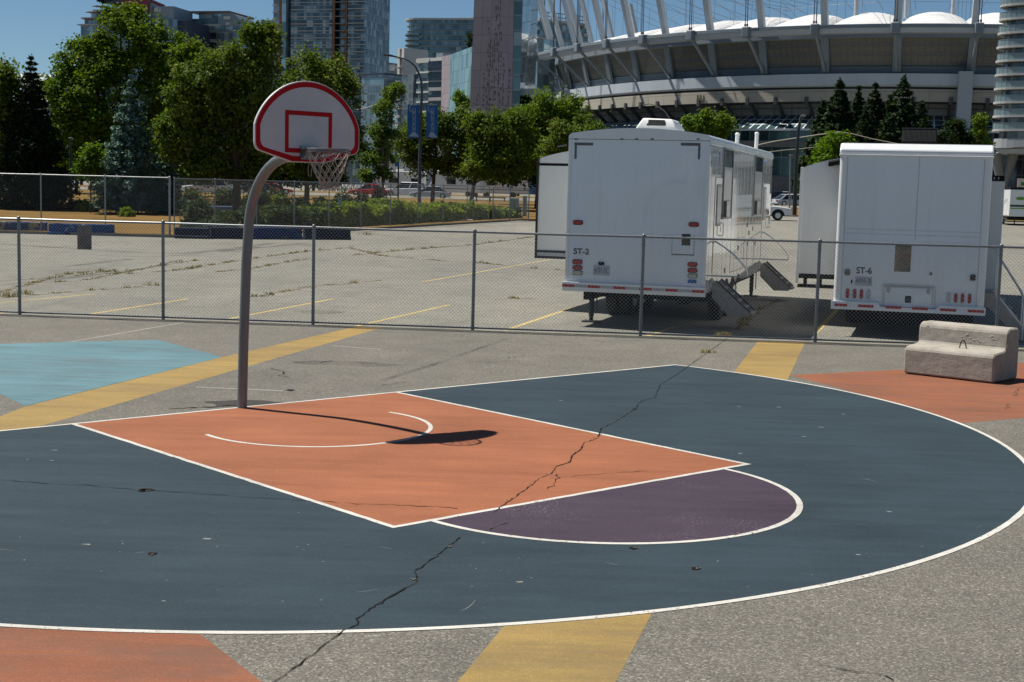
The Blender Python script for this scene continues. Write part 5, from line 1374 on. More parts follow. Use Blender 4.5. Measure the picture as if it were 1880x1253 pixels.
# long clipped hedge along the fence, in stretches by look
def hedge(label, x0, x1, ytop, ybot, Y0, Y1, matk, n, depth=2.2, top=None):
    A, B = AY(x0, ybot, Y0), AY(x1, ybot, Y1); A.z = zb(Y0); B.z = zb(Y1); H = AY((x0+x1)/2, ytop, (Y0+Y1)/2).z-(A.z+B.z)/2
    t = thing('hedge', label, 'hedge', A); d = B-A
    f = RNG.uniform(0, 1, (n, 1)); which = RNG.random((n, 1)); back = RNG.uniform(0, depth, (n, 1)); zz = RNG.uniform(0, 1, (n, 1))
    top_ = which < .55
    bumps = .22*np.sin(f*d.length*1.3+x0)+.16*np.sin(f*d.length*3.1)+.10*np.sin(f*d.length*7.3+2)
    hh = H*(1+bumps)
    z = np.where(top_, hh-RNG.uniform(0, .22, (n, 1)), zz*hh); off = np.where(top_, back, RNG.uniform(-.1, .3, (n, 1))+.25*(1-np.abs(zz-.5)))
    nrm = np.array([d.y, -d.x, 0])/d.length; nrm = nrm if nrm[1] < 0 else -nrm
    P = f*np.array(d)+(-nrm)*off+np.array([0, 0, 1])*z; P[:, 2] = np.maximum(P[:, 2], .03); P += RNG.normal(0, .07, (n, 3))
    Nn = np.where(top_, np.array([0, 0, 1.0]), nrm+np.array([0, 0, .3]))
    leaf_mesh('foliage', P, Nn, .16, M[matk], t, jit=.6)
    s = MB(); k = int(d.length/.8)
    for j in range(k):
        p = d*((j+.5)/k)+Vector(tuple(-nrm*depth*.5)); s.tube([p, p+Vector((random.gauss(0,.15), 0, H*.7))], [.03, .012], 5)
    s.build('stem', M['bark'], t)
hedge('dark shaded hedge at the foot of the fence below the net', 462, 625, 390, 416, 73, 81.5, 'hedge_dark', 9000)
hedge('grey green hedge along the fence, middle stretch below the red car', 600, 745, 383, 415, 79.8, 88.2, 'hedge', 9000)
hedge('sunny green hedge along the fence behind the bare concrete barrier', 722, 890, 383, 411, 86.8, 98.6, 'hedge', 9500, 3.0)
hedge('low green hedge end stretch beside the gate', 872, 958, 386, 406, 97.4, 103, 'hedge', 5200, 2.4)
# ---------------------------------------------------------------- city buildings
def lab(**k): return k
CW = {}
CW['blue'] = mat_curtain('blue_curtain_wall', 1.5, 2.9, (.19,.27,.325), mull=(.17,.20,.23), band=(.16,.20,.235), bandf=.14, mw=.12, mh=.3, blindf=.22)
CW['tower'] = mat_curtain('tower_window_wall', 1.35, 2.72, (.10,.14,.16), mull=(.03,.045,.06), band=(.23,.28,.31), bandf=.15, mw=.13, mh=.16, blind=(.48,.48,.44), blindf=.42, metal=.25)
CW['green'] = mat_curtain('green_curtain_wall', 1.55, 3.3, (.155,.26,.255), mull=(.10,.15,.16), mw=.12, mh=.16, blind=(.19,.30,.29), blindf=.3, metal=.2)
CW['teal'] = mat_curtain('teal_curtain_wall', 1.6, 3.1, (.12,.20,.22), mull=(.10,.14,.155), band=(.20,.235,.24), bandf=.16, mw=.10, mh=.25, blindf=.15)
CW['dark'] = mat_curtain('dark_curtain_wall', 1.6, 3.0, (.022,.035,.05), mull=(.02,.025,.035), band=(.03,.04,.055), bandf=.2, mw=.12, mh=.2, blindf=.05)
CW['grey'] = mat_curtain('grey_window_wall', 1.7, 2.9, (.19,.22,.24), mull=(.18,.20,.22), band=(.19,.21,.23), bandf=.3, mw=.25, mh=.3, blindf=.2, metal=.15)
CW['sky'] = mat_curtain('sky_reflecting_glass', 2.4, 3.6, (.26,.37,.42), mull=(.14,.20,.24), mw=.10, mh=.14, blind=(.42,.52,.56), blindf=.3, metal=.35, rough=.06)
CW['black'] = mat_curtain('roof_louvre_wall', 1.2, 6.0, (.04,.045,.05), mull=(.13,.14,.15), mw=.3, mh=.2, blindf=.0, metal=0)
PN = {}
PN['mauve'] = mat_panels('mauve_cladding', (.32,.265,.285), 2.6, 3.6, .13, .10, .5, .62, .15)
PN['conc'] = mat_panels('tower_concrete', (.36,.36,.35), 3.0, 3.0, .08, .10, .8)
PN['pale'] = mat_panels('pale_cladding', (.34,.36,.38), 3.2, 2.9, .10, .08, .6)
PN['slab'] = mat('balcony_slab', (.38,.38,.37), .8, var=.08, scale=.8)
PN['slabdark'] = mat('balcony_slab_grey', (.20,.22,.235), .7, var=.1, scale=.8)
PN['brick'] = mat('orange_brick', (.26,.115,.055), .85, var=.18, scale=1.2)
PN['redbox'] = mat('dark_red_cladding', (.19,.030,.048), .6, var=.1, scale=.6)
PN['roofgrey'] = mat('roof_metal', (.20,.245,.29), .5, var=.12, scale=.4)
PN['navy'] = mat('navy_cladding', (.030,.042,.075), .5, var=.15, scale=.5)
PN['whitewall'] = mat('white_render', (.55,.55,.53), .8, var=.07, scale=.4)
PN['balglass'] = mat('balcony_glass', (.16,.22,.235), .12, var=.12, scale=.6, spec=.7)
PN['brown'] = mat('brown_roof', (.16,.10,.085), .6, var=.12)
def walls(foot, z0, z1, closed=True, u0=0.0):
    mb = MB(); n = len(foot); u = u0
    for i in range(n if closed else n-1):
        a, b = foot[i], foot[(i+1) % n]; l = math.hypot(b[0]-a[0], b[1]-a[1])
        mb.add([(a[0],a[1],z0),(b[0],b[1],z0),(b[0],b[1],z1),(a[0],a[1],z1)], [(0,1,2,3)], 0, [[(u,0),(u+l,0),(u+l,z1-z0),(u,z1-z0)]]); u += l
    if closed: mb.add([(p[0],p[1],z1) for p in foot], [tuple(range(n))], 0, [[(0,0)]*n])
    return mb
def rect(pxL, YL, pxR, YR, depth, py=150):
    A, B = AY(pxL, py, YL), AY(pxR, py, YR); d = (B-A); d.z = 0; d.normalize(); n = Vector((-d.y, d.x, 0))
    return [(A.x,A.y), (B.x,B.y), (B.x+n.x*depth, B.y+n.y*depth), (A.x+n.x*depth, A.y+n.y*depth)]
def grow(foot, d):
    n = len(foot); out = []
    for i in range(n):
        p0, p, p1 = Vector(foot[i-1]), Vector(foot[i]), Vector(foot[(i+1)%n])
        e0, e1 = (p-p0).normalized(), (p1-p).normalized(); n0, n1 = Vector((e0.y,-e0.x)), Vector((e1.y,-e1.x))
        m = (n0+n1); m = m/max(m.dot(m)/2, .3)/1.0; q = p+m*d; out.append((q.x, q.y))
    return out
def roundrect(foot, r, corners, n=7):
    out = []; N = len(foot)
    for i in range(N):
        p0, p, p1 = Vector(foot[i-1]), Vector(foot[i]), Vector(foot[(i+1)%N])
        if i not in corners: out.append(foot[i]); continue
        a = p+(p0-p).normalized()*r; b = p+(p1-p).normalized()*r
        for k in range(n+1):
            t = k/n; q = a*(1-t)**2+p*2*t*(1-t)+b*t*t; out.append((q.x, q.y))
    return out
def zpx(px, py, Y): return AY(px, py, Y).z
class Bld:
    def __init__(s, name, label, foot, cat='building'):
        s.c = Vector((sum(p[0] for p in foot)/len(foot), sum(p[1] for p in foot)/len(foot), 0)); s.t = thing(name, label, cat, s.c)
    def L(s, foot): return [(p[0]-s.c.x, p[1]-s.c.y) for p in foot]
    def wall(s, nm, foot, z0, z1, m, parent=None, **k): return walls(s.L(foot), z0, z1, **k).build(nm, m, parent or s.t)
    def slab(s, nm, foot, z0, z1, m, parent=None): return MB().prism(s.L(foot), z0, z1).build(nm, m, parent or s.t)
# ---- condo with the red box
f = rect(172, 452, 322, 446, 26); b = Bld('condo_building', 'glass condo tower with a dark red box on its roof behind the largest maple', f)
zt = zpx(250, 7, 450); fh = 3.0
b.wall('facade', rect(175, 452, 277, 448, 24), 0, zt-2.0, CW['blue']); b.wall('facade', rect(277, 448, 321, 446, 24), 0, zpx(300, 36, 447), CW['grey'])
pent = b.wall('penthouse', rect(277.5, 449, 319, 447.5, 14), zpx(300, 36, 447), zpx(300, 11, 447), PN['roofgrey'])
for k, (x0, x1) in enumerate(((283,290.5),(292.5,307.5),(310,318))): b.wall('window', rect(x0, 448.4, x1, 448.2, .3), zpx(300, 22, 448), zpx(300, 14.5, 448), PN['whitewall'], pent)
b.wall('roof_box', rect(222, 447, 272, 446.5, 16), zpx(250, 22, 447), zpx(250, -1, 447), PN['redbox']); b.slab('roof_edge', grow(rect(221, 447, 273, 446.5, 16), .3), zpx(250, -1, 447), zpx(250, -3, 447), PN['brown'])
b.wall('stair_block', rect(196, 450, 222, 449, 12), zpx(210, 8, 450), zpx(210, -2, 450), PN['navy']); b.wall('plant_room', rect(272, 448, 280, 448, 10), zpx(276, 20, 448), zpx(276, 6, 448), PN['roofgrey'])
b.wall('side_block', rect(325, 447, 343.5, 446, 20), 0, zpx(334, 38, 446), PN['navy']); b.wall('facade', rect(309, 446, 325, 445.5, 20), 0, zpx(315, 36, 446), CW['blue'])
for k, (xl, yt, xr) in enumerate(((163, 19, 178), (151, 31, 178), (144, 44, 178))):
    b.wall('terrace', rect(xl+5, 451-k, xr, 449-k, 20), 0, zpx(160, yt+4, 450), CW['blue']); b.slab('terrace_slab', grow(rect(xl, 450.5-k, xr, 448.5-k, 20), .2), zpx(160, yt+4, 450), zpx(160, yt+2, 450), PN['slab'])
    b.slab('terrace_roof', grow(rect(xl+8, 450.5-k, xr, 448.5-k, 20), .2), zpx(160, yt-7, 450), zpx(160, yt-8, 450), PN['brown'])
for k in range(10):
    z = zt-2-3.0*k; b.slab('floor_slab', grow(rect(175, 452, 277, 448, 24), .5), z-.35, z, PN['slabdark'])
shr = thing('roof_tree', 'small dark tree on the terrace top of the condo with the red box', 'tree', AY(188, 6, 451)); 
P_, N_ = crown_points([((0,0,1.2), (1.2,1.2,1.0)), ((3,0,.5), (2.0,1,.5))], 700, .4, 16); leaf_mesh('crown', P_, N_, .5, M['leaf_dark'], shr)
MB().tube([(0,0,-1.2),(0,0,1.2)], .12, 6).build('trunk', M['bark'], shr)
# ---- condo with the curved shoulder
f = rect(345, 462, 441, 455, 22); b = Bld('condo_building', 'glass condo tower with a flat overhanging roof and curved shoulder', f)
z36 = zpx(400, 47, 458); b.wall('facade', rect(346, 462, 384, 460, 20), 0, zpx(365, 49, 460), CW['blue']); b.wall('facade', rect(397, 459, 440, 456, 20), 0, z36, CW['blue'])
b.wall('balcony_recess', rect(384, 461, 397, 460, 20), 0, z36, CW['dark'])
b.wall('penthouse', rect(352, 461, 430, 457, 18), z36-2, zpx(390, 34, 458), CW['teal']); b.wall('penthouse', rect(365, 461, 405, 458, 14), z36, zpx(390, 24, 458), CW['sky'])
A0, B0 = AY(405, 40, 457.5), AY(439, 40, 456); d = (B0-A0); d.z = 0; Ls = d.length; d.normalize()
zh = zpx(420, 23, 457); z0 = zpx(420, 48, 457); pr = [(0,z0),(Ls,z0),(Ls-.3,z0+(zh-z0)*.5),(Ls-1.2,z0+(zh-z0)*.8),(Ls-2.6,zh-.4),(Ls-4,zh),(0,zh)]
sh = MB().extr(pr, d, (0,0,1), Vector((A0.x-b.c.x, A0.y-b.c.y, 0)), (-d.y*12, d.x*12, 0)).build('curved_shoulder', PN['roofgrey'], b.t)
for x0, x1, y0, y1 in ((410, 422, 30.5, 36), (424, 434, 31, 36.5), (414, 421, 42, 46.5)): b.wall('window', rect(x0, 456.9, x1, 456.4, .3), zpx(420, y1, 457), zpx(420, y0, 457), PN['whitewall'], sh)
b.slab('roof', [p for p in rect(350, 460, 421, 456.5, 18)], zpx(390, 24, 458), zpx(390, 20.5, 458), PN['brown'])
b.slab('roof', grow(rect(352, 461, 438, 457, 18), .6), z36-.2, z36+.5, PN['slab'])
for k in range(11):
    z = z36-1.2-3.0*k; b.slab('balcony', rect(384.3, 460.2, 396.6, 459.4, 2), z-.9, z, PN['slabdark']); 
    if k < 6: b.slab('floor_slab', grow(rect(346, 462, 384, 460, 20), .35), z-.3, z, PN['slabdark'])
# ---- tall tower
Y = 560; f = rect(505, 566, 668, 552, 30); b = Bld('apartment_tower', 'tallest glass apartment tower with orange brick stripes behind the backboard', f)
H = zpx(590, -60, Y); fh = 2.72
b.wall('facade', rect(533, 561, 609, 556, 26), 0, H, CW['tower']); b.wall('facade', rect(637, 554, 667, 552, 26), 0, H, CW['tower'])
b.wall('facade', rect(501, 572, 515, 570, 20), 0, H, CW['blue']); b.wall('facade', rect(516, 563, 524, 562, 24), 0, H, CW['sky']); b.wall('balcony_recess', rect(524, 564, 533, 563, 24), 0, H, CW['dark'])
b.wall('balcony_recess', rect(614, 558, 624, 557.5, 24), 0, H, CW['dark']); b.wall('facade', rect(624, 557, 632, 556.5, 24), 0, H, CW['blue'])
for x0, x1, y in ((511.5, 514.5, 565), (609.5, 613, 555), (632.5, 635.5, 553.5)): b.wall('brick_pier', rect(x0, y, x1, y, 6), 0, H, PN['brick'])
zv = zpx(590, 190, Y); nfl = int((H-zv)/fh)
for k in range(nfl):
    z = H-fh*k; b.slab('balcony', rect(613.5, 555.2, 632, 554.6, 3), z-.25, z, PN['slabdark'])
    b.slab('balcony', rect(499, 570.5, 512, 569.5, 8), z-.3, z, PN['slab']); b.slab('side_slab', rect(667, 552, 669.3, 552.2, 10), z-.35, z, PN['slabdark'])
    b.slab('floor_band', rect(533, 560.6, 609, 555.6, 1), z-.34, z-.02, PN['slab']); b.slab('floor_band', rect(636.5, 552.6, 667.5, 550.6, 1), z-.34, z-.02, PN['slab'])
    if k % 1 == 0: b.slab('brick_band', rect(624, 555.6, 632, 555.2, 2), z-.75, z-.25, PN['brick'])
f = rect(478, 640, 507, 636, 20); b = Bld('apartment_tower', 'pale distant tower sliver left of the tallest tower', f); b.wall('facade', f, 0, zpx(490, 39, 638), CW['blue']); b.slab('roof', grow(f, .3), zpx(490, 39, 638), zpx(490, 37.5, 638), PN['slab'])
# ---- mid blocks right of the tall tower
f = rect(668, 640, 724, 630, 24); b = Bld('office_block', 'grey block with a louvred metal top right of the tallest tower', f)
b.wall('facade', f, 0, zpx(690, 131, 635), CW['grey']); b.wall('louvred_top', rect(671, 640, 704, 634, 18), zpx(690, 131, 635), zpx(690, 114, 635), CW['black']); b.wall('plant_room', rect(704, 636, 724, 633, 16), zpx(710, 131, 635), zpx(710, 119, 635), PN['pale']); b.slab('roof', grow(f, .3), zpx(690, 131, 635), zpx(690, 129.8, 635), PN['slab'])
f = rect(664, 520, 705, 512, 24); b = Bld('apartment_block', 'deep blue glass block in front of the louvred grey block', f)
zt = zpx(685, 138, 515); b.wall('facade', f, 0, zt, CW['blue']); b.slab('roof', grow(f, .25), zt, zt+.6, PN['navy'])
for k in range(11): b.slab('floor_slab', grow(rect(668, 519.5, 700, 513.5, 2), .25), zt-3*k-.45, zt-3*k, PN['slabdark'])
f = rect(705, 545, 727, 540, 20); b = Bld('apartment_block', 'pale blue narrow block between the deep blue block and the small balconies', f); b.wall('facade', f, 0, zpx(715, 143, 542), CW['sky']); b.slab('roof', grow(f, .2), zpx(715, 143, 542), zpx(715, 142, 542), PN['slab'])
f = rect(726, 505, 764, 498, 20); b = Bld('apartment_block', 'grey slab block with stacked white balconies on its left edge', f)
zt = zpx(745, 137, 500); b.wall('facade', rect(738, 503, 759, 499, 18), 0, zt, CW['grey']); b.wall('dark_side', rect(759, 499.5, 766, 499, 18), 0, zt, CW['dark']); b.wall('dark_side', rect(731, 505, 738, 503.5, 16), 0, zt-1, CW['dark']); b.wall('glass_corner', rect(722, 508, 731, 505, 14), 0, zt-4, CW['sky']); b.slab('roof', grow(rect(738, 503, 764, 499, 18), .3), zt, zt+.6, PN['slabdark'])
for k in range(10):
    z = zt-3.0*k-2; b.slab('balcony', roundrect(rect(724, 504.5, 734, 502.5, 6), 1.5, (0,)), z-.9, z, PN['slab'])
# ---- block with white floor bands
f = rect(765, 450, 810, 440, 22); b = Bld('apartment_block', 'apartment block with bright white floor bands behind the banner lamp post', f)
zt = zpx(788, 113, 445); b.wall('facade', rect(768, 450, 786, 446, 20), 0, zt, CW['sky']); b.wall('facade', rect(786, 445, 811, 441, 20), 0, zt, CW['dark'])
b.slab('roof', grow(rect(768, 450, 811, 441.5, 20), .6), zt, zt+1.0, PN['whitewall']); b.slab('roof_edge', rect(765, 449, 787, 445, 4), zt-.3, zt+1.1, PN['whitewall']); b.slab('plant_room', rect(800, 445, 812, 443, 8), zt+1, zt+2.6, PN['roofgrey'])
for k in range(1, 10):
    z = zt-3.05*k; b.slab('floor_band', grow(rect(767, 449.5, 787, 445, 20), .35), z-.45, z, PN['whitewall']); b.slab('floor_band', rect(786.6, 444.5, 811, 440.7, 2), z-.2, z, PN['slabdark'])
    b.wall('balcony_rail', rect(764.5, 449.8, 775, 447.8, 3), z, z+.9, PN['balglass'])
    if k in (3, 4): b.wall('planter', rect(787, 444.3, 810, 440.4, 1), z, z+1.0, PN['slab'])
# ---- curved wide tower
Y = 780; f = roundrect(rect(741, 782, 872, 776, 34), 13, (0,)); b = Bld('apartment_tower', 'wide tower with a rounded left end and stacked curved balconies', f)
zt = zpx(800, 36.5, 779); b.wall('facade', f, 0, zt, CW['teal']); 
for k in range(24):
    z = zt-2.75*k
    if k: b.slab('floor_slab', roundrect(rect(738, 781.4, 872, 775.4, 30), 12, (0,)), z-.32, z, PN['slabdark'])
    if k > 2: b.wall('balcony_rail', roundrect(rect(737, 781, 768, 779.6, 12), 8, (0,)), z, z+1.0, PN['balglass'])
b.slab('roof', roundrect(rect(735, 781.5, 873, 775, 32), 12, (0,)), zt, zt+.9, PN['slab']); b.slab('plant_room', rect(842, 790, 873, 788, 10), zt+.9, zt+2.8, PN['whitewall'])
f = rect(729, 600, 741, 596, 12); b = Bld('apartment_tower', 'thin white tower with a pink stripe left of the wide curved tower', f); b.wall('facade', f, 0, zpx(735, 89, 598), PN['whitewall']); b.wall('stripe', rect(733, 598, 736, 597.5, 2), 0, zpx(735, 90, 598), PN['mauve'])
for k in range(3): b.slab('canopy', rect(723, 597, 731, 595, 4), zpx(735, 108, 598)-k*4, zpx(735, 107, 598)-k*4, PN['slab'])
# ---- mauve panelled tower with a low glass wing
def face(pts, uvs=None):
    return pts
Y0 = 300; A = AY(871, 0, Y0); bt = Bld('clad_tower', 'mauve panelled tower scattered with slits, with a glass corner and a low glass wing', [(A.x, A.y)])
def P3(px, py, Y): p = AY(px, py, Y); return Vector((p.x-bt.c.x, p.y-bt.c.y, p.z))
def quadface(nm, m, a, bq, c, d, parent=None, thick=3.0):
    """slightly tapering wall from four picture corners (bl, br, tr, tl), with depth"""
    mb = MB(); w0 = (bq-a).length; hh = (d-a).length
    bk = Vector((0, thick, 0))
    mb.add([a, bq, c, d], [(0,1,2,3)], 0, [[(0,0),(w0,0),(w0,hh),(0,hh)]])
    mb.add([a, bq, c, d, a+bk, bq+bk, c+bk, d+bk], [(0,4,5,1),(1,5,6,2),(2,6,7,3),(3,7,4,0)], 0, [[(0,0),(thick,0),(thick,hh),(0,hh)]]*4)
    return mb.build(nm, m, parent or bt.t)
zg = 1.2
def down(px, py, Y):
    p = P3(px, py, Y); p.z = zg; return p
main = quadface('clad_wall', PN['mauve'], down(858, 260, 296), down(939.5, 260, 303), P3(944, -45, 303), P3(872.5, -45, 296), None, 24)
quadface('glass_corner', CW['teal'], down(939.5, 260, 303.2), down(952, 260, 303.5), P3(961, -45, 303.5), P3(944, -45, 303.2), None, 22)
quadface('glass_side', CW['sky'], down(952, 260, 303.6), down(962, 260, 318), P3(978, -45, 318), P3(961, -45, 303.6), None, 6)
quadface('glass_side', CW['teal'], down(962, 260, 318.2), down(978, 260, 335), P3(990, -45, 335), P3(978, -45, 318.2), None, 4)
# slits
sl = MB(); random.seed(21)
a, bq, d = down(858, 260, 296), down(939.5, 260, 303), P3(872.5, -45, 296); c = P3(944, -45, 303); nn = (bq-a).cross(d-a).normalized()
if nn.y > 0: nn = -nn
def onw(u, v): return (a*(1-u)+bq*u)*(1-v)+(d*(1-u)+c*u)*v+nn*.06
cols = [(.10,.02,.42),(.16,.02,.46),(.30,.10,.55),(.38,.25,.80),(.44,.30,.72),(.50,.15,.66),(.55,.20,.88),(.60,.12,.94),(.66,.30,.90),(.70,.20,.75),(.78,.22,.62),(.84,.25,.45),(.26,.03,.25),(.92,.15,.60)]
for u, v0, v1 in cols:
    v = v0
    while v < v1:
        l = random.uniform(.006, .022); uu = u+random.choice((-.018,-.009,0,0,.009,.018))
        if random.random() < .72: sl.add([onw(uu-.0055, v), onw(uu+.0055, v), onw(uu+.0055, v+l), onw(uu-.0055, v+l)], [(0,1,2,3)])
        v += l+random.uniform(.002, .016)
for k in range(330):
    u = random.uniform(.58, .99); v = random.uniform(.0, .25)
    if u-.58 < (v-.18)*2: continue
    sl.add([onw(u-.004, v), onw(u+.004, v), onw(u+.004, v+.02), onw(u-.004, v+.02)], [(0,1,2,3)])
merge(main, sl, M['black'])
quadface('clad_wing', PN['mauve'], down(809, 240, 372), down(826, 240, 362), P3(827, 101, 362), P3(811.5, 104, 372), None, 16)
quadface('glass_wing', CW['green'], down(820, 240, 361.5), down(872, 240, 330), P3(872, 84, 330), P3(826.5, 101, 361.5), None, 14)
quadface('sloping_glass_base', CW['green'], down(808, 250, 352), down(872, 250, 320), P3(872, 196, 329), P3(823, 208, 360), None, 8)
quadface('podium', PN['pale'], down(950, 260, 312), down(1012, 260, 318), P3(1012, 163, 318), P3(950, 163, 312), None, 10)
quadface('podium', PN['pale'], down(940, 260, 306), down(985, 260, 310), P3(985, 195, 310), P3(940, 195, 306), None, 10)
def small_tree(nm, lb, px, py, Y, r, n, mk, zdown=1.5):
    p = AY(px, py, Y); t = thing(nm, lb, 'tree', p-Vector((0,0,zdown))); k = r
    P_, N_ = crown_points([((0,0,zdown), (k,k,k)), ((k*.7,0,zdown-k*.4), (k*.7,k*.7,k*.7))], n, k*.25, 18); leaf_mesh('crown', P_, N_, .42, M[mk], t)
    MB().tube([(0,0,-.8),(0,0,zdown)], .14, 6).build('trunk', M['bark'], t)
small_tree('terrace_tree', 'bright little tree on the terrace in front of the low glass wing', 846, 186, 318, 1.5, 900, 'leaf_bright', 2.2)
small_tree('terrace_tree', 'dull green terrace tree beside the mauve tower base', 858, 192, 317, 1.2, 700, 'leaf_maple', 2.0)
small_tree('terrace_tree', 'dark tree on the podium right of the mauve tower', 967, 188, 305, 1.2, 700, 'leaf_dark', 1.8)
small_tree('roof_tree', 'dark green tree on a roof peeping out left of the mauve tower', 869, 78, 345, 1.7, 900, 'leaf_dark', 2.4)
# ---- dark glass tower behind the stadium masts
f = rect(988, 545, 1077, 560, 24); b = Bld('apartment_tower', 'dark glass tower with small balconies behind the stadium masts', f)
zt = zpx(1035, 42, 550); b.wall('facade', f, 0, zt, CW['teal']); b.slab('roof', grow(f, .4), zt, zt+.9, PN['slab'])
for k in range(12): b.slab('balcony', rect(1070, 557, 1082, 559, 5), zt-3*k-1.2, zt-3*k, PN['slab']); b.slab('floor_slab', grow(rect(988, 544.8, 1070, 558.5, 2), .3), zt-3*k-.4, zt-3*k, PN['slabdark'])
pg = MB(); zr = zpx(1035, 25, 550); La = b.L(rect(990, 546, 1072, 559, 10))
for k in range(14):
    t = k/13; x = La[0][0]*(1-t)+La[1][0]*t; y = La[0][1]*(1-t)+La[1][1]*t; pg.bar((x,y,zt), (x,y,zr), .25, .25)
for z in (zr, zr-1.6): pg.bar((*La[0], z), (*La[1], z), .3, .3)
pg.build('roof_frame', PN['slabdark'], b.t)
f = rect(986, 420, 1018, 425, 14); b = Bld('office_block', 'low pale glass block under the left end of the stadium ring', f); b.wall('facade', f, 0, zpx(1000, 72, 422), CW['sky']); b.slab('roof', grow(f, .2), zpx(1000, 72, 422), zpx(1000, 71, 422), PN['slab'])
# ---- low white building behind the slim tree, and the glazed hall at far left
f = rect(690, 262, 752, 258, 14); b = Bld('low_building', 'low white building with small square windows behind the slim young tree', f); zt = zpx(720, 262, 260)
b.wall('wall', f, 0, zt, PN['whitewall'])
for x in (697, 708, 719, 730, 741):
    for y0, y1 in ((268, 279), (288, 300)): b.wall('window', rect(x, 259.4, x+6, 259.2, .3), zpx(720, y1, 259.6), zpx(720, y0, 259.6), M['glass_dark'])
b.slab('roof', grow(f, .4), zt, zt+.6, PN['slab'])
f = rect(30, 420, 118, 412, 30); b = Bld('glazed_hall', 'glazed hall with a sloping white ribbed glass roof at the far left', f, 'building')
def W3(px, py, Y): p = AY(px, py, Y); return Vector((p.x-b.c.x, p.y-b.c.y, p.z))
a0, a1, a2, a3 = W3(60, 190, 410), W3(118, 195, 404), W3(100, 139, 425), W3(30, 137, 430)
g = MB(); g.add([a0,a1,a2,a3], [(0,1,2,3)], 0, [[(0,0),(10,0),(10,12),(0,12)]]); g.add([a0+Vector((0,.3,-.4)),a1+Vector((0,.3,-.4)),a2+Vector((0,.3,-.4)),a3+Vector((0,.3,-.4))], [(3,2,1,0)], 0, [[(0,0),(10,0),(10,12),(0,12)]])
ro = g.build('glass_roof', CW['sky'], b.t); rb_ = MB()
for k in range(9): t = k/8; rb_.bar(a0.lerp(a1, t)+Vector((0,-.15,.15)), a3.lerp(a2, t)+Vector((0,-.15,.15)), .5, .3)
for k in range(5): t = k/4; rb_.bar(a0.lerp(a3, t)+Vector((0,-.18,.2)), a1.lerp(a2, t)+Vector((0,-.18,.2)), .3, .25)
rb_.build('rib', PN['whitewall'], ro); b.wall('wall', rect(36, 418, 112, 410, 20), 0, W3(60, 190, 410).z, PN['pale'])
# ---- right: balcony tower on slanted legs
def balcony_tower():
    Y = 268; A, B = AY(1822, 250, Y-3), AY(2040, 250, Y-15); d = B-A; d.z = 0; d.normalize(); n = Vector((-d.y, d.x, 0))
    foot = [(A.x,A.y),(B.x,B.y),(B.x+n.x*24,B.y+n.y*24),(A.x+n.x*24,A.y+n.y*24)]; core = roundrect(foot, 5, (0,))
    b = Bld('balcony_tower', 'curved glass apartment tower with stacked white edged balconies at the right edge', foot)
    zb0 = zpx(1850, 257, Y); fh = 24.35*Y/FPX; top = zpx(1850, -30, Y)
    b.wall('facade', core, zb0, top, mat_curtain('balcony_tower_glass', 1.5, fh, (.055,.075,.095), mull=(.16,.17,.17), mw=.22, mh=.1, blind=(.28,.26,.23), blindf=.35, metal=.25))
    k = 0; z = zpx(1850, 240, Y)
    while z < top:
        xl = 1810+ (k*.55 if k < 6 else 2.5) ; f0 = roundrect(rect(1809-min(k,3)*.3+max(0,k-6)*.6, Y-3.5, 2040, Y-17, 20, 250), 4.5, (0,))
        s = b.slab('balcony_slab', f0, z-.38, z, PN['slab'])
        f1 = roundrect(rect(1811.5, Y-3.4, 2038, Y-16.8, 18, 250), 4, (0,)); 
        n_ = len(f1); open_ = [f1[-1]]+f1[:-2]
        wl = MB(); gl = [(p[0]-b.c.x, p[1]-b.c.y) for p in open_]
        for p, q in zip(gl, gl[1:]): wl.add([(*p, z), (*q, z), (*q, z+1.15), (*p, z+1.15)], [(0,1,2,3)])
        for p, q in zip(gl, gl[1:]): 
            pv, qv = Vector((*p, z+1.15)), Vector((*q, z+1.15))
            if (qv-pv).length > .3: wl.bar(pv, qv, .10, .06, mi=1)
            m_ = max(1, int((qv-pv).length/1.6))
            for j in range(m_): c_ = pv.lerp(qv, j/m_); wl.bar(c_-Vector((0,0,1.15)), c_, .05, .05, mi=1)
        wl.build('balustrade', [PN['balglass'], PN['roofgrey']], s)
        z += fh; k += 1
    cz0, cz1 = zpx(1850, 283, Y), zb0
    b.slab('transfer_deck', roundrect(rect(1811, Y-3.5, 2040, Y-17, 24, 270), 5, (0,)), cz0+.9, cz1, mat('transfer_concrete', (.30,.32,.335), .7, var=.08)); b.slab('deck_soffit', roundrect(rect(1813, Y-3.2, 2040, Y-16.6, 24, 270), 5, (0,)), cz0, cz0+.8, PN['slab'])
    lg = [((1824, 284), (1834, 332)), ((1856, 284), (1842, 332))]
    for (x0, y0), (x1, y1) in lg:
        p, q = AY(x0+4, y0, Y), AY(x1+3, y1, Y); v = (q-p); q2 = p+v*((terr(Y)-p.z)/v.z)
        MB().tube([p-b.c, q-b.c, Vector((q2.x, q2.y, terr(Y)))-b.c], [1.05, .72, .6], 14).build('leg', PN['conc'], b.t, smooth=True)
    b.wall('lobby', rect(1862, Y+4, 2020, Y-6, 14, 300), terr(Y), cz0, CW['dark'])
    o = thing('street_sign', 'white and green sign board by the lobby of the balcony tower', 'sign', AY(1876, 336, 200)-Vector((0,0,4)))
    MB().box(-.6, 1.2, 0, .06, 3.4, 4.6).build('board', M['white_matte'], o); MB().box(-.1, .5, -.012, -.004, 3.6, 4.1).build('green_mark', mat('green_mark', (.02,.25,.12), .5), o); MB().cyl((.3,.1,-3),(.3,.1,4.4),.05).build('post', M['galv'], o)
balcony_tower()
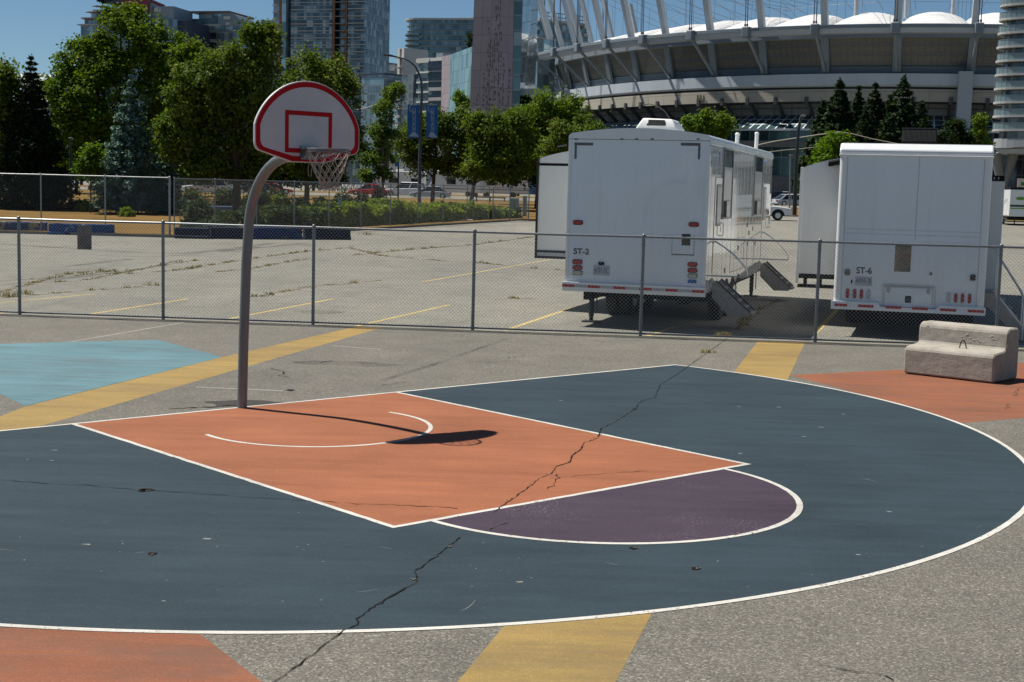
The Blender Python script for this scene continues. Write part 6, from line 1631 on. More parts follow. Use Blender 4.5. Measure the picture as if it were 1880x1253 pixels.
# ---------------------------------------------------------------- stadium
def stadium():
    ZR = 42.0
    nodes = [(988,97.5),(1020,89.5),(1066,81.5),(1121,74),(1185,66),(1268,57.5),(1371,51),(1499,46.5),(1645,44),(1798,43.5)]
    P = np.array([list(G(x, y, ZR))[:2] for x, y in nodes])
    # circle fit
    A = np.c_[2*P, np.ones(len(P))]; sol = np.linalg.lstsq(A, (P**2).sum(1), rcond=None)[0]; cx, cy = sol[:2]
    th = np.unwrap(np.arctan2(P[:, 1]-cy, P[:, 0]-cx)); rr = np.hypot(P[:, 0]-cx, P[:, 1]-cy)
    pol = np.polyfit(th, rr, 3); R0 = rr.mean(); idx = np.arange(len(th)); lt = np.polyfit(idx, th, 1); step = lt[0]
    tmin, tmax = th.min(), th.max()
    def Rf(t):
        tt = min(max(t, tmin-.02), tmax+.02); return float(np.polyval(pol, tt))
    def pt(t, dr, z): r = Rf(t)+dr; return Vector((cx+r*math.cos(t), cy+r*math.sin(t), z))
    B = Vector((cx, cy, 0)); tn = list(th)
    sgn = 1 if th[-1] > th[0] else -1
    d0 = (th[3]-th[0])/3; d1 = (th[-1]-th[-4])/3
    tn = [th[0]-d0*k for k in range(8, 0, -1)]+list(th)+[th[-1]+d1*k for k in range(1, 4)]
    print('stadium', cx, cy, rr.round(1), np.degrees(th).round(1))
    t = thing('stadium', 'huge stadium with a pale ring beam, leaning masts and a white cushion roof', 'stadium', B)
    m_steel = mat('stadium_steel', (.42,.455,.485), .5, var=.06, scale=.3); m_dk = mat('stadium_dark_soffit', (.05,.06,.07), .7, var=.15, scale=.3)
    m_strut = mat('stadium_strut_grey', (.185,.22,.25), .55, var=.08, scale=.3)
    m_fab = mat('roof_fabric', (.52,.525,.53), .8, var=.08, scale=.2, spec=.2); m_cab = mat('steel_cable', (.10,.115,.13), .5, metal=.2, var=.1)
    m_conc = mat_panels('stadium_concrete', (.34,.32,.27), 6.0, 3.0, .10, .10, .85); m_cool = mat_panels('stadium_fascia', (.44,.49,.54), 2.4, 3.6, .06, .05, .5, .8)
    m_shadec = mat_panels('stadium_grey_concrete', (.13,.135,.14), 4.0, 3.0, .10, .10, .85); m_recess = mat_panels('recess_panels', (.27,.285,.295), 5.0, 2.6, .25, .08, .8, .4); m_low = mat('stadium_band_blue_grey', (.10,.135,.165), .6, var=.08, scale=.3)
    # seat glazing: amber and grey rows behind a grid
    g = NT('seating_glass'); uv = g.new('ShaderNodeUVMap'); s = g.new('ShaderNodeSeparateXYZ'); g.link(uv.outputs[0], s.inputs[0])
    u, v = s.outputs[0], s.outputs[1]
    rows = g.math('FRACT', g.math('DIVIDE', v, 2.35)); n = g.noise(.22, 5, .7, vec=uv.outputs[0]); n2 = g.noise(1.6, 4, .7, vec=uv.outputs[0], stretch=(1, 2.2, 1))
    amber = g.ramp(n2, [(.3, (.062,.064,.062)), (.5, (.13,.125,.10)), (.7, (.205,.19,.145))]); grey = g.ramp(n2, [(.35, (.075,.08,.085)), (.7, (.14,.147,.155))])
    col = g.mix(g.math('GREATER_THAN', g.math('ADD', rows, g.math('MULTIPLY', g.math('SUBTRACT', n, .5), .8)), .45), grey, amber)
    col = g.mix(g.mapr(n, .42, .6, 0, .6), col, (.13,.13,.125))
    grid = g.math('MAXIMUM', g.math('LESS_THAN', g.math('FRACT', g.math('DIVIDE', u, 1.5)), .10), g.math('LESS_THAN', g.math('FRACT', g.math('DIVIDE', v, 2.35)), .06))
    col = g.mix(grid, col, (.085,.09,.095)); g.base(col).set(.25, 0, .4); m_seat = g.m
    m_canopy = mat_curtain('canopy_skylight', 2.3, 3.2, (.045,.085,.095), mull=(.62,.64,.64), mw=.32, mh=.30, blind=(.20,.28,.28), blindf=.15, metal=.2, rough=.15)
    m_teal = mat_curtain('stadium_teal_glass', 2.6, 4.5, (.02,.06,.075), mull=(.10,.14,.15), mw=.2, mh=.25, blind=(.04,.10,.11), blindf=.2, metal=.3)
    ts = []
    for a, b in zip(tn, tn[1:]): ts += [a+(b-a)*k/6 for k in range(6)]
    ts.append(tn[-1])
    def loft(nm, prof, m, ts=ts, closed=False, smooth=False, mats=None, parent=None):
        """sweep a (dr, z) profile round the plan curve, UV in metres"""
        mb = MB(); U = 0; prev = None; n = len(prof); W = [0]
        for p, q in zip(prof, prof[1:]): W.append(W[-1]+math.hypot(q[0]-p[0], q[1]-p[1]))
        for a, b in zip(ts, ts[1:]):
            L_ = (pt(b, -8, 0)-pt(a, -8, 0)).length
            pa = [pt(a, *q)-B for q in prof]; pb = [pt(b, *q)-B for q in prof]
            k = n if closed else n-1
            for i in range(k):
                j = (i+1) % n
                w0, w1 = W[i], (W[j] if j else W[-1]+1)
                mb.add([pa[i], pb[i], pb[j], pa[j]], [(0,1,2,3)], 0, [[(U,w0),(U+L_,w0),(U+L_,w1),(U,w1)]])
            U += L_
        return mb.build(nm, m, parent or t, smooth=smooth)
    loft('ring_beam', [(-2.6,ZR-2.0),(0,ZR-2.0),(.25,ZR-1.0),(.25,ZR-.05),(-2.6,ZR-.05)], m_steel, closed=True)
    loft('ring_lip', [(.30,ZR-.9),(.55,ZR-.9),(.55,ZR-.2),(.30,ZR-.2)], m_strut, closed=True)
    loft('roof_edge', [(-8.0,ZR-2.4),(-7.4,ZR-2.2),(-7.4,ZR-.2),(-8.0,ZR-.2)], m_strut, closed=True)
    loft('seating_glass', [(-10.4,33.4),(-8.0,ZR-2.0)], m_seat); loft('sill_band', [(-10.6,31.4),(-10.3,33.2),(-10.1,33.4),(-10.5,33.5)], m_low)
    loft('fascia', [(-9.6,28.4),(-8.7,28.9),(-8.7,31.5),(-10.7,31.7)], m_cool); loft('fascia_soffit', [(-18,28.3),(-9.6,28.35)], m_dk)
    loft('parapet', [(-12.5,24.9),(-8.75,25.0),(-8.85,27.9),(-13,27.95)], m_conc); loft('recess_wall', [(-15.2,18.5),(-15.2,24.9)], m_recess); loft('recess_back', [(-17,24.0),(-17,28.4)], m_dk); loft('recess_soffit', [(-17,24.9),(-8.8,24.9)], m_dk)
    loft('gap_shade_strip', [(-10.1,27.7),(-10.1,28.6)], m_dk); loft('canopy', [(-5.5,18.3),(-14.5,22.2)], m_canopy); loft('canopy_edge', [(-5.6,17.9),(-5.2,17.9),(-5.2,18.4),(-5.6,18.4)], m_cool, closed=True)  # first loft: dark strip across the gap, its shade put into the colour
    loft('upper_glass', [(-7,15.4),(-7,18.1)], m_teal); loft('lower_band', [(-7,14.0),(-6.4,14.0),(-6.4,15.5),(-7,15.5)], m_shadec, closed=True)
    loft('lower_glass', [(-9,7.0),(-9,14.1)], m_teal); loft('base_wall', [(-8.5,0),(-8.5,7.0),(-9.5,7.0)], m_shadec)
    # roof cushions
    mb = MB(); fine = []
    for a, b in zip(tn, tn[1:]): fine += [(a+(b-a)*k/10, k/10) for k in range(10)]
    rad = [0, .05, .12, .2, .32, .46, .62, .8, 1.0]; grid_ = []
    for a, q in fine:
        row = []
        for s_ in rad:
            pil = .34+.66*(math.sin(math.pi*q)**.6 if 0 < q < 1 else 0)
            env = math.sin(math.pi*min(s_*1.15+.06, 1))**.7 if s_ < .82 else .35
            z = ZR-.6+1.4*s_+ (3.9*pil*env)+ (2.2*math.sin(s_*2.6))
            row.append(pt(a, -7.6-46*s_, z)-B)
        grid_.append(row)
    n = len(rad)
    for i in range(len(grid_)-1):
        for j in range(n-1): mb.add([grid_[i][j], grid_[i+1][j], grid_[i+1][j+1], grid_[i][j+1]], [(0,1,2,3)])
    mb.build('cushion_roof', m_fab, t, smooth=True, angle=60)
    # masts, hangers, struts, columns
    for a in tn:
        ro = Vector((math.cos(a), math.sin(a), 0)); tg = Vector((-ro.y, ro.x, 0))
        p0, p1 = pt(a, -7.9, ZR-.3)-B, pt(a, 1.3, ZR+29)-B
        MB().bar(p0, p1, 1.55, 1.2, ro).build('mast', m_steel, t)
        h = MB(); q = pt(a, .9, ZR-.8)-B
        for s in (-.28, .28): h.cyl(q+tg*s, Vector((p1.x, p1.y, p1.z))+tg*s, .11, n=6)
        for zz in (.4, 1.1): h.cyl(q+tg*.28+Vector((0,0,zz)), q+tg*.28+Vector((0,0,zz+.5)), .24, n=8); h.cyl(q-tg*.28+Vector((0,0,zz)), q-tg*.28+Vector((0,0,zz+.5)), .24, n=8)
        h.build('hanger', m_cab, t)
        nb = MB(); nb.obox(pt(a, .4, ZR-1.1)-B, tg*.95, ro*1.1, (0,0,1.25)); nb.build('node_bracket', m_strut, t, bevel=.25)
        s0, s1 = pt(a, -.4, ZR-2.2)-B, pt(a, -9.7, 32.0)-B
        MB().bar(s0, s1, .60, .60, ro).build('strut', m_strut, t)
        c0, c1 = pt(a, -7.7, ZR-1.0)-B, pt(a, -10.0, 31.9)-B
        MB().bar(c0, c1, 1.9, .7, ro).build('column', m_strut, t)
    for a, b in zip(tn, tn[1:]):
        for f_ in (.25, .75):
            c = a+(b-a)*f_; ro = Vector((math.cos(c), math.sin(c), 0)); tg = Vector((-ro.y, ro.x, 0)); bt_ = MB()
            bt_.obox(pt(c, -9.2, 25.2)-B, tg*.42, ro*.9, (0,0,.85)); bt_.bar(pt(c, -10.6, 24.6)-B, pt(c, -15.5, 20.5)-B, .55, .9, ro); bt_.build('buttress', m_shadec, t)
    # fine roof cables
    cb = MB()
    for i, a in enumerate(tn[6:]):
        top = pt(a, 1.3, ZR+29)-B
        for dr, z in ((-52, ZR+6), (-64, ZR+11), (-80, ZR+17), (-96, ZR+22)): cb.tube([top, pt(a, dr, z)-B], .05, 4, cap=False)
        for f_ in (.35, .5, .65, .8):
            e = top.lerp(pt(a, -52, ZR+6)-B, f_); g_ = Vector((e.x, e.y, ZR+2.5)); cb.tube([e, g_], .04, 4, cap=False)
    for dr, z in ((-18, ZR+24), (-30, ZR+17), (-42, ZR+13), (-55, ZR+12)):
        cb.tube([pt(a, dr, z)-B for a in tn[5:]], .05, 4, cap=False)
    cb.build('cable_net', m_cab, t)
    # far side floodlight posts standing on the roof
    for x in (1572, 1664, 1750):
        p = AY(x, 19, 350)-B; MB().cyl(p-Vector((0,0,2)), p+Vector((0,0,3.6)), .55, n=10).build('roof_post', m_steel, t)
    # broad pier and the solid core
    def angle_at(px, py, dr):
        best = min((abs(((q:=pt(a, dr, 25)) - CAM).normalized().dot(RGT)/((q-CAM).normalized().dot(FWD))-(px-940)/FPX), a) for a in np.linspace(min(tn), max(tn), 3000) if (pt(a, dr, 0).y < cy))
        return best[1]
    a = angle_at(1770, 200, -8); ro = Vector((math.cos(a), math.sin(a), 0)); tg = Vector((-ro.y, ro.x, 0))
    c = pt(a, -9.5, 0)-B; MB().obox(c+Vector((0,0,16)), tg*1.6, ro*2.6, (0,0,16)).build('pier', m_cool, t)
    a = angle_at(1302, 200, -12); ro = Vector((math.cos(a), math.sin(a), 0)); tg = Vector((-ro.y, ro.x, 0)); c = pt(a, -13.5, 0)-B
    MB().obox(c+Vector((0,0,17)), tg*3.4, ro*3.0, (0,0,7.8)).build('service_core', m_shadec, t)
    # dark letters on the parapet
    a0, a1 = angle_at(1284, 172, -9.4), angle_at(1299, 172, -9.4); q0, q1 = pt(a0, -8.65, 25.4)-B, pt(a1, -8.65, 25.4)-B
    d = q1-q0; d.z = 0; w_ = d.length; d.normalize()
    text_mesh('wall_lettering', 'BBA', M['ink'], t, q0, d, (0,0,1), 1.7, w_, .1, .12, .0)
stadium()
# ---------------------------------------------------------------- lamp posts, banners, wires
def banner_lamp():
    Y = 122; b = AY(768, 383, Y); b.z = terr(Y)+.12; k = Y/FPX
    t = thing('street_lamp', 'dark blue street lamp with a long curved arm, carrying two banners', 'street lamp', b)
    P = lambda x, y, yy=Y: AY(x, y, yy)-b
    top = [P(769.5,378), P(771,300), P(773,200), P(774.5,168), P(773.5,150), P(769,135), P(762,122), P(752,113), P(740,107.5), P(727,104.5)]
    top[0] = Vector((top[0].x, 0, 0))
    MB().tube(top, [.17,.15,.12,.11,.10,.09,.08,.07,.06,.05], 12).build('pole', M['lamp_blue'], t, smooth=True)
    h = MB(); a, c = P(728,104.6), P(704.5,101.5); h.bar(a, c, .34, .11); h.bar(P(722,103), P(712,101.2), .2, .14); h.build('lamp_head', M['darkmetal'], t, bevel=.03)
    MB().cyl((top[0].x,0,0),(top[0].x,0,.35),.26,.22,16).build('base', M['lamp_blue'], t)
    ar = MB()
    for x0, x1, y in ((748,771,192.5),(782,804,192.5),(747,770,253.5),(781,803,253.8)): ar.cyl(P(x0,y), P(x1,y), .035, n=8)
    ar.build('banner_arm', M['lamp_blue'], t)
    cl = NT('banner_cloth'); n = cl.noise(.8, 3, .5); cl.base(cl.ramp(n, [(.3, (.014,.105,.33)), (.7, (.022,.145,.42))])).set(.6, 0, .3)
    ink = mat('banner_ink', (.42,.52,.62), .6, var=.1); pale = mat('banner_mountain', (.30,.42,.60), .6, var=.1)
    for (x0, x1), lb in (((748.5,770.5), 'blue banner on the left of the lamp post with a pale mountain'), ((782,803.5), 'blue banner on the right of the lamp post with a skewed pale mountain')):
        right = x0 > 775
        g = thing('banner', lb, 'banner', AY((x0+x1)/2, 253, Y), 0, 'blue banners on the street lamp'); o = AY((x0+x1)/2, 253, Y)
        mb = MB(); N = 14
        def bp(u, v, f=0.0):
            p = AY(x0+(x1-x0)*u+(-1.5 if not right else 1.5)*v*(1-v)*2, 253-60*v+.6*u, Y)-o
            p.y += -.06*math.sin(v*3.1+u*1.5)-f; return p
        for j in range(N):
            for i in range(4):
                mb.add([bp(i/4,j/N), bp((i+1)/4,j/N), bp((i+1)/4,(j+1)/N), bp(i/4,(j+1)/N)], [(0,1,2,3)])
                mb.add([bp(i/4,j/N,-.01), bp((i+1)/4,j/N,-.01), bp((i+1)/4,(j+1)/N,-.01), bp(i/4,(j+1)/N,-.01)], [(3,2,1,0)])
        co = mb.build('cloth', cl.m, g, smooth=True)
        m2 = MB(); peak = (.55, .17) if not right else (.48, .17)
        L_, R_ = ((.08,.035), (.97,.035)) if not right else ((.22,.03), (1.0,.02))
        sh = .12 if right else .10
        for a_, b_, c_ in (((L_), (R_), (peak[0]+sh, peak[1])), ((L_), (peak[0]+sh, peak[1]), (peak[0]-sh, peak[1]))): m2.add([bp(*a_, .015), bp(*b_, .015), bp(*c_, .015)], [(0,1,2)])
        if right: m2.add([bp(.22,.03,.015), bp(.52,.005,.015), bp(1.0,.02,.015)], [(0,1,2)])
        m2.build('mountain', pale, co)
        q0 = bp(.40, .93, .06); q1 = bp(.40, .18, .06); d = (q1-q0); Ln = d.length; d.normalize(); up = (bp(.9,.5)-bp(.1,.5)); up = (up-d*up.dot(d)).normalized()
        text_mesh('banner_lettering', 'CONCORD PACIFIC', ink, co, q0+d*.05, d, up, .30, Ln*.97, .01, .02)
        cm = MB(); c0 = bp(.48, .90, .05)
        for rr_, a0, a1 in ((.36, .6, 5.4), (.27, .9, 5.0)): cm.tube([c0+Vector((math.cos(a_)*rr_, 0, math.sin(a_)*rr_)) for a_ in [a0+(a1-a0)*j/16 for j in range(17)]], .018, 5)
        cm.build('swirl_emblem', ink, co)
banner_lamp()
def arm_lamp(label, Y, base, pts, r0, m, head, grp=None):
    b = AY(base[0], base[1], Y); b.z = terr(Y); t = thing('street_lamp', label, 'street lamp', b); P = [AY(x, y, Y)-b for x, y in pts]; P[0] = Vector((P[0].x, 0, 0))
    n = len(P); MB().tube(P, [r0*(1-.55*i/(n-1)) for i in range(n)], 10).build('pole', m, t, smooth=True)
    h = MB(); h.bar(AY(*head[0], Y)-b, AY(*head[1], Y)-b, .35, .14); h.build('lamp_head', M['galv'], t, bevel=.03)
arm_lamp('tall dark leaning lamp pole between the two trailers', 128, (1459,385), [(1459,385),(1462,300),(1466,240),(1470,216),(1473,212)], .20, M['lamp_dark'], ((1472,212.5),(1479,213)))
arm_lamp('thin grey lamp arm arching over the roof unit of the first trailer', 200, (1236,330), [(1236,330),(1233,230),(1229,217),(1221,205),(1210,197),(1198,192.5),(1190,191)], .12, M['galv'], ((1191,191),(1181,193.5)))
arm_lamp('short grey post with a small round lamp behind the gap between the trailers', 150, (1451,350), [(1451,350),(1451,300),(1451,286)], .09, M['galv'], ((1449.5,285.5),(1455.5,285.5)))
arm_lamp('dark teal pole standing in the shade between the dark and blue spruces', 98, (130,345), [(130,345),(130,300),(130,255)], .12, mat('teal_pole', (.02,.09,.085), .5), ((127,255),(133,255)))
arm_lamp('black square-topped park lamp left of the banner lamp post', 150, (731,350), [(731,350),(731.5,300),(732,228)], .10, M['black'], ((719,226.5),(735,226.5)))
def small_banner():
    Y = 150; g = thing('banner', 'bright blue narrow banner on the black park lamp', 'banner', AY(727, 306, Y)); o = AY(727, 306, Y); mb = MB()
    for y0, y1, dx in ((262,276,0),(276,292,1.2),(292,306,2.0)):
        a, b_, c, d = (AY(723+dx,y1,Y-.25)-o, AY(731+dx,y1,Y-.25)-o, AY(731+dx,y0,Y-.25)-o, AY(723+dx,y0,Y-.25)-o); mb.add([a,b_,c,d], [(0,1,2,3)]); mb.add([p+Vector((0,.03,0)) for p in (a,b_,c,d)], [(3,2,1,0)])
    mb.build('cloth', mat('bright_banner_blue', (.015,.16,.50), .5), g)
small_banner()
def wire(label, pts, Y0, Y1, r, m):
    P = [AY(x, y, Y0+(Y1-Y0)*i/(len(pts)-1)) for i, (x, y) in enumerate(pts)]; t = thing('overhead_wire', label, 'wire', P[0]); MB().tube([p-P[0] for p in P], r, 5).build('wire', m, t)
wpale = mat('pale_wire', (.42,.40,.36), .6, var=.1)
wire('pale overhead wire rising to the right in front of the firs', [(1385,268),(1420,260),(1460,254),(1500,248),(1541,242.5)], 150, 150, .055, wpale)
wire('pale overhead wire sloping down right into the firs', [(1541,242.5),(1565,246),(1600,255),(1640,263),(1700,274)], 150, 150, .045, wpale)
wire('lower overhead wire just above the roof end of the first trailer', [(1405,280),(1440,276),(1475,273),(1520,268)], 150, 150, .035, wpale)
wire('thin wire beside the slim young tree', [(655,202),(680,196),(700,190),(720,193),(742,201)], 190, 190, .05, wpale)
wire('dark wire in front of the balcony tower deck', [(1810,274),(1845,273),(1900,269)], 190, 190, .05, M['darkmetal'])
# little green notice on the far fence
def notice():
    o = AY(624, 378, 81); t = thing('fence_notice', 'little green notice fixed on the fence before the dark shrub', 'sign', o)
    w, h = 6.2*81/FPX, 16*81/FPX
    f = MB().box(-w/2, w/2, -.02, 0, 0, h).build('plate', M['tape_white'], t)
    MB().box(-w/2+.02, w/2-.02, -.026, -.02, .02, h-.02).build('green_panel', mat('green_panel', (.02,.17,.15), .5), f)
    MB().box(-.03, .03, -.03, -.026, .12, h-.2).build('white_mark', M['tape_white'], f)
notice()
# utility boxes by the gate
for px, yb, Y, w, h, lb in ((869,379,118,4,19,'slim green utility post on the lawn before the gate'), (944,399,103,16,35,'pale green utility cabinet behind the gate'), (963,388,107,8,36,'tall narrow grey cabinet at the right end of the gate')):
    o = AY(px, yb, Y); o.z = terr(Y)+.1; k = Y/FPX; t = thing('utility_cabinet', lb, 'cabinet', o)
    mt_ = mat('cabinet_green', (.20,.27,.25), .6) if 'cabinet_green' not in bpy.data.materials else bpy.data.materials['cabinet_green']
    c_ = MB().box(-w*k/2, w*k/2, -.3, .3, 0, h*k).build('housing', mt_, t, bevel=.03); MB().box(-w*k/2-.03, w*k/2+.03, -.33, .33, h*k, h*k+.06).build('lid', mt_, c_, bevel=.02)
    MB().box(-.01, .01, -.306, -.298, .1, h*k-.1).build('door_gap', M['black'], c_)
rl = thing('park_rail', 'low grey rail on the dry lawn behind the gate', 'rail', AY(870, 366, 128)); o_ = AY(870, 366, 128); mb = MB()
mb.tube([AY(872,362,128)-o_, AY(900,363,130)-o_, AY(928,364,132)-o_], .06, 6); 
for x in (875, 900, 926): mb.cyl(AY(x,362.5,130)-o_, AY(x,371,130)-o_, .06)
mb.build('rail', M['galv'], rl)
# ---------------------------------------------------------------- vehicles
PA = {}
def paint(n, c): 
    if n not in PA: PA[n] = mat('car_paint_'+n, c, .22, var=.06, coat=.8, scale=2)
    return PA[n]
def car(label, px, py, Y, heading, col, kind='sedan', zoff=.03, flip=False):
    b = AY(px, py, Y); b.z = terr(Y)+zoff
    t = thing('parked_car', label, 'car', b, heading, 'cars parked beyond the hedge')
    L, W, H = {'sedan': (4.6,1.8,1.42), 'suv': (4.7,1.88,1.72), 'coupe': (4.4,1.8,1.25)}[kind]
    hb = H*.56; g0 = .22
    lower = [(-L/2,g0+.1),(-L/2+.06,hb-.12),(-L/2+.25,hb),(-L*.16 if kind != 'coupe' else -L*.12,hb+.04),(L*.27,hb-.02),(L/2-.15,hb-.12),(L/2,hb-.32),(L/2,g0+.05),(L/2-.1,g0),(-L/2+.1,g0)]
    if kind == 'suv': lower[1] = (-L/2+.02,hb); lower[2] = (-L/2+.06,hb+.05)
    o = MB().extr(lower, (1,0,0), (0,0,1), (0,-W/2,0), (0,W,0)).build('body', col, t, bevel=.07, seg=3, smooth=True, angle=50)
    x0, x1, x2, x3 = {'sedan': (-L*.40,-L*.22,L*.06,L*.26), 'suv': (-L*.47,-L*.42,L*.08,L*.27), 'coupe': (-L*.42,-L*.14,L*.05,L*.24)}[kind]
    yb_, yt = W/2-.06, W/2-.26; zt = H
    v = [(x0,-yb_,hb-.02),(x3,-yb_,hb-.02),(x3,yb_,hb-.02),(x0,yb_,hb-.02),(x1,-yt,zt-.06),(x2,-yt,zt-.06),(x2,yt,zt-.06),(x1,yt,zt-.06)]
    MB().add(v, [(0,1,5,4),(1,2,6,5),(2,3,7,6),(3,0,4,7),(4,5,6,7)]).build('window', M['glass_dark'], t, bevel=.03)
    r = MB(); r.add([(x1-.05,-yt-.02,zt-.07),(x2+.05,-yt-.02,zt-.07),(x2+.05,yt+.02,zt-.07),(x1-.05,yt+.02,zt-.07),(x1+.1,-yt+.08,zt),(x2-.1,-yt+.08,zt),(x2-.1,yt-.08,zt),(x1+.1,yt-.08,zt)], [(0,1,5,4),(1,2,6,5),(2,3,7,6),(3,0,4,7),(4,5,6,7)])
    for s in (-1, 1):
        for (xa, za), (xb_, zb_) in (((x0,hb),(x1,zt-.06)), ((x3,hb),(x2,zt-.06)), (((x0+x3)/2-.1,hb),((x1+x2)/2-.1,zt-.06))):
            ya = s*yb_; yc = s*yt; r.bar((xa,ya,za), (xb_,yc,zb_), .09, .06)
    r.build('roof', col, t, smooth=True, angle=40)
    for x in (-L*.31, L*.31):
        for s in (-1, 1):
            w_ = MB().cyl((x, s*(W/2-.2), .32), (x, s*(W/2+.01), .32), .32, n=20).build('wheel', M['rubber'], t, smooth=True); MB().cyl((x, s*(W/2+.005), .32), (x, s*(W/2+.025), .32), .19, n=14).build('rim', M['alu'], w_)
    for s in (-1, 1):
        MB().obox((L/2-.06, s*(W/2-.28), hb-.24), (.07,0,0), (0,.2,0), (0,0,.07)).build('headlight', M['clear_lens'], t, bevel=.02); MB().obox((-L/2+.04, s*(W/2-.22), hb-.14), (.06,0,0), (0,.16,0), (0,0,.09)).build('tail_light', M['red_lens'], t, bevel=.02)
        MB().obox((L*.22, s*(W/2+.05), hb+.08), (.06,0,0), (0,.09,0), (0,0,.06)).build('mirror', col, t, bevel=.02)
    return t
red = paint('red', (.42,.018,.02)); wht = paint('white', (.66,.67,.68)); slv = paint('silver', (.36,.38,.41)); blk = paint('black', (.015,.016,.018)); nav = paint('navy', (.02,.035,.075))
car('dark suv at the far left of the row, mostly hidden by the blue spruce', 338, 356, 156, R(200), blk, 'suv')
car('white suv with its rear toward the lawn, seen left of the hoop pole', 374, 357, 152, R(205), wht, 'suv')
car('silver white hatchback beside the hoop pole, second of the white pair', 404, 357, 158, R(200), wht, 'suv')
car('dark blue car directly behind the hoop pole', 444, 357, 160, R(200), nav, 'sedan')
car('black car left of the sloping red car', 468, 357, 158, R(192), blk, 'sedan')
car('bright red car with a sloping rear, just right of the hoop pole', 502, 357.5, 160, R(12), red, 'coupe')
car('red saloon side on, seen between the net and the lamp post', 678, 363, 162, R(176), red, 'sedan')
car('white suv in front of the banner lamp post', 744, 364, 163, R(172), wht, 'suv')
car('silver car behind the banner lamp post', 790, 363, 158, R(180), slv, 'sedan')
car('small dark car deep in the shade left of the dark spruce trunk line', 205, 340, 150, R(180), nav, 'sedan')
for px, py, y, c, k, lb in ((1452,372,165,slv,'sedan','silver car behind the tall leaning lamp pole, nearest of that group'), (1425,371,172,blk,'suv','dark suv just past the nose of the white truck'), (1462,362,185,wht,'sedan','white car in the further row by the leaning lamp pole'), (1438,360,190,slv,'suv','grey suv in the further row past the first trailer')):
    car(lb, px, py, y, R(20), c, k)
def truck(label, px, py, Y, heading, col):
    b = AY(px, py, Y); b.z = terr(Y); t = thing('pickup_truck', label, 'truck', b, heading)
    L, W = 5.8, 2.0
    pr = [(-L/2,.55),(-L/2,1.15),(-L*.02,1.15),(L*.20,1.18),(L*.30,1.16),(L/2-.08,1.02),(L/2,.85),(L/2,.42),(-L/2,.42)]
    MB().extr(pr, (1,0,0), (0,0,1), (0,-W/2,0), (0,W,0)).build('body', col, t, bevel=.08, seg=3, smooth=True, angle=50)
    v = [(-L*.12,-.88,1.12),(L*.24,-.88,1.12),(L*.24,.88,1.12),(-L*.12,.88,1.12),(-L*.08,-.74,1.84),(L*.11,-.74,1.84),(L*.11,.74,1.84),(-L*.08,.74,1.84)]
    c = MB().add(v, [(0,1,5,4),(1,2,6,5),(2,3,7,6),(3,0,4,7),(4,5,6,7)]).build('cab_window', M['glass_dark'], t); MB().box(-L*.09, L*.12, -.76, .76, 1.83, 1.92).build('roof', col, t, bevel=.04)
    for x in (-L*.30, L*.31):
        for s in (-1, 1):
            w_ = MB().cyl((x, s*(W/2-.26), .40), (x, s*(W/2+.02), .40), .40, n=20).build('wheel', M['rubber'], t, smooth=True); MB().cyl((x, s*(W/2+.01), .40), (x, s*(W/2+.04), .40), .23, n=14).build('rim', M['alu'], w_)
            MB().extr([(x+.52*math.cos(a), .40+.52*math.sin(a)) for a in [math.pi*k/12 for k in range(13)]], (1,0,0), (0,0,1), (0,s*(W/2)-.006,0), (0,.012,0)).build('wheel_arch', M['black'], t)
    for s in (-1, 1): MB().obox((L/2-.04, s*.72, .86), (.06,0,0), (0,.2,0), (0,0,.10)).build('headlight', M['clear_lens'], t, bevel=.02)
    MB().box(L/2-.03, L/2+.02, -.5, .5, .62, .95).build('grille', M['mid_grey'], t); MB().box(L/2-.05, L/2+.06, -.95, .95, .40, .56).build('bumper', M['alu'], t, bevel=.02)
truck('white pickup truck with only its nose showing past the first trailer', 1386, 403, 116, R(-8), wht)
def camper(label, px, py, Y, heading, L, H, stripe=None, nose=True):
    b = AY(px, py, Y); b.z = terr(Y)+.03; t = thing('camper_van', label, 'camper van', b, heading); W = 2.3
    body = MB().box(-L/2, L/2-.0, -W/2, W/2, .55, H).build('body', M['white'], t, bevel=.12, seg=3)
    if nose:
        pr = [(L/2-.05,.5),(L/2+1.5,.5),(L/2+1.5,.95),(L/2+.9,1.15),(L/2+.35,1.85),(L/2-.05,2.0)]
        MB().extr(pr, (1,0,0), (0,0,1), (0,-W/2+.15,0), (0,W-.3,0)).build('cab', M['white'], t, bevel=.06)
        MB().add([(L/2+.93,-.85,1.17),(L/2+.93,.85,1.17),(L/2+.37,.8,1.86),(L/2+.37,-.8,1.86)], [(0,1,2,3)]).build('windscreen', M['glass_dark'], t)
    for s in (-1, 1):
        for x, w_ in ((-L*.28, .9), (L*.12, 1.2)): 
            fr = MB().box(x-w_/2, x+w_/2, s*W/2-.01, s*W/2+.015, 1.5, 2.15).build('window', M['grey_trim'], t); MB().box(x-w_/2+.05, x+w_/2-.05, s*W/2-.02, s*W/2+.022, 1.55, 2.1).build('pane', M['glass_dark'], fr)
        for x in (-L*.25, L*.5+.6 if nose else L*.2): MB().cyl((x, s*(W/2-.25), .38), (x, s*(W/2), .38), .38, n=18).build('wheel', M['rubber'], t)
    MB().box(-L/2-.01, L/2+.01, -W/2-.012, W/2+.012, .95, 1.05).build('stripe', stripe or M['mid_grey'], t)
    MB().box(-.4, .5, -.4, .4, H, H+.22).build('roof_vent', M['white_matte'], t, bevel=.04)
camper('boxy white motor home behind the banner lamp post', 735, 352, 176, R(180), 6.5, 3.0)
camper('white motor home with an open cab over bunk, between the tree trunks', 845, 350, 172, R(160), 6.0, 3.2)
camper('long pale caravan in the shade further right behind the lawn', 915, 352, 180, R(178), 7.5, 2.8, nose=False)
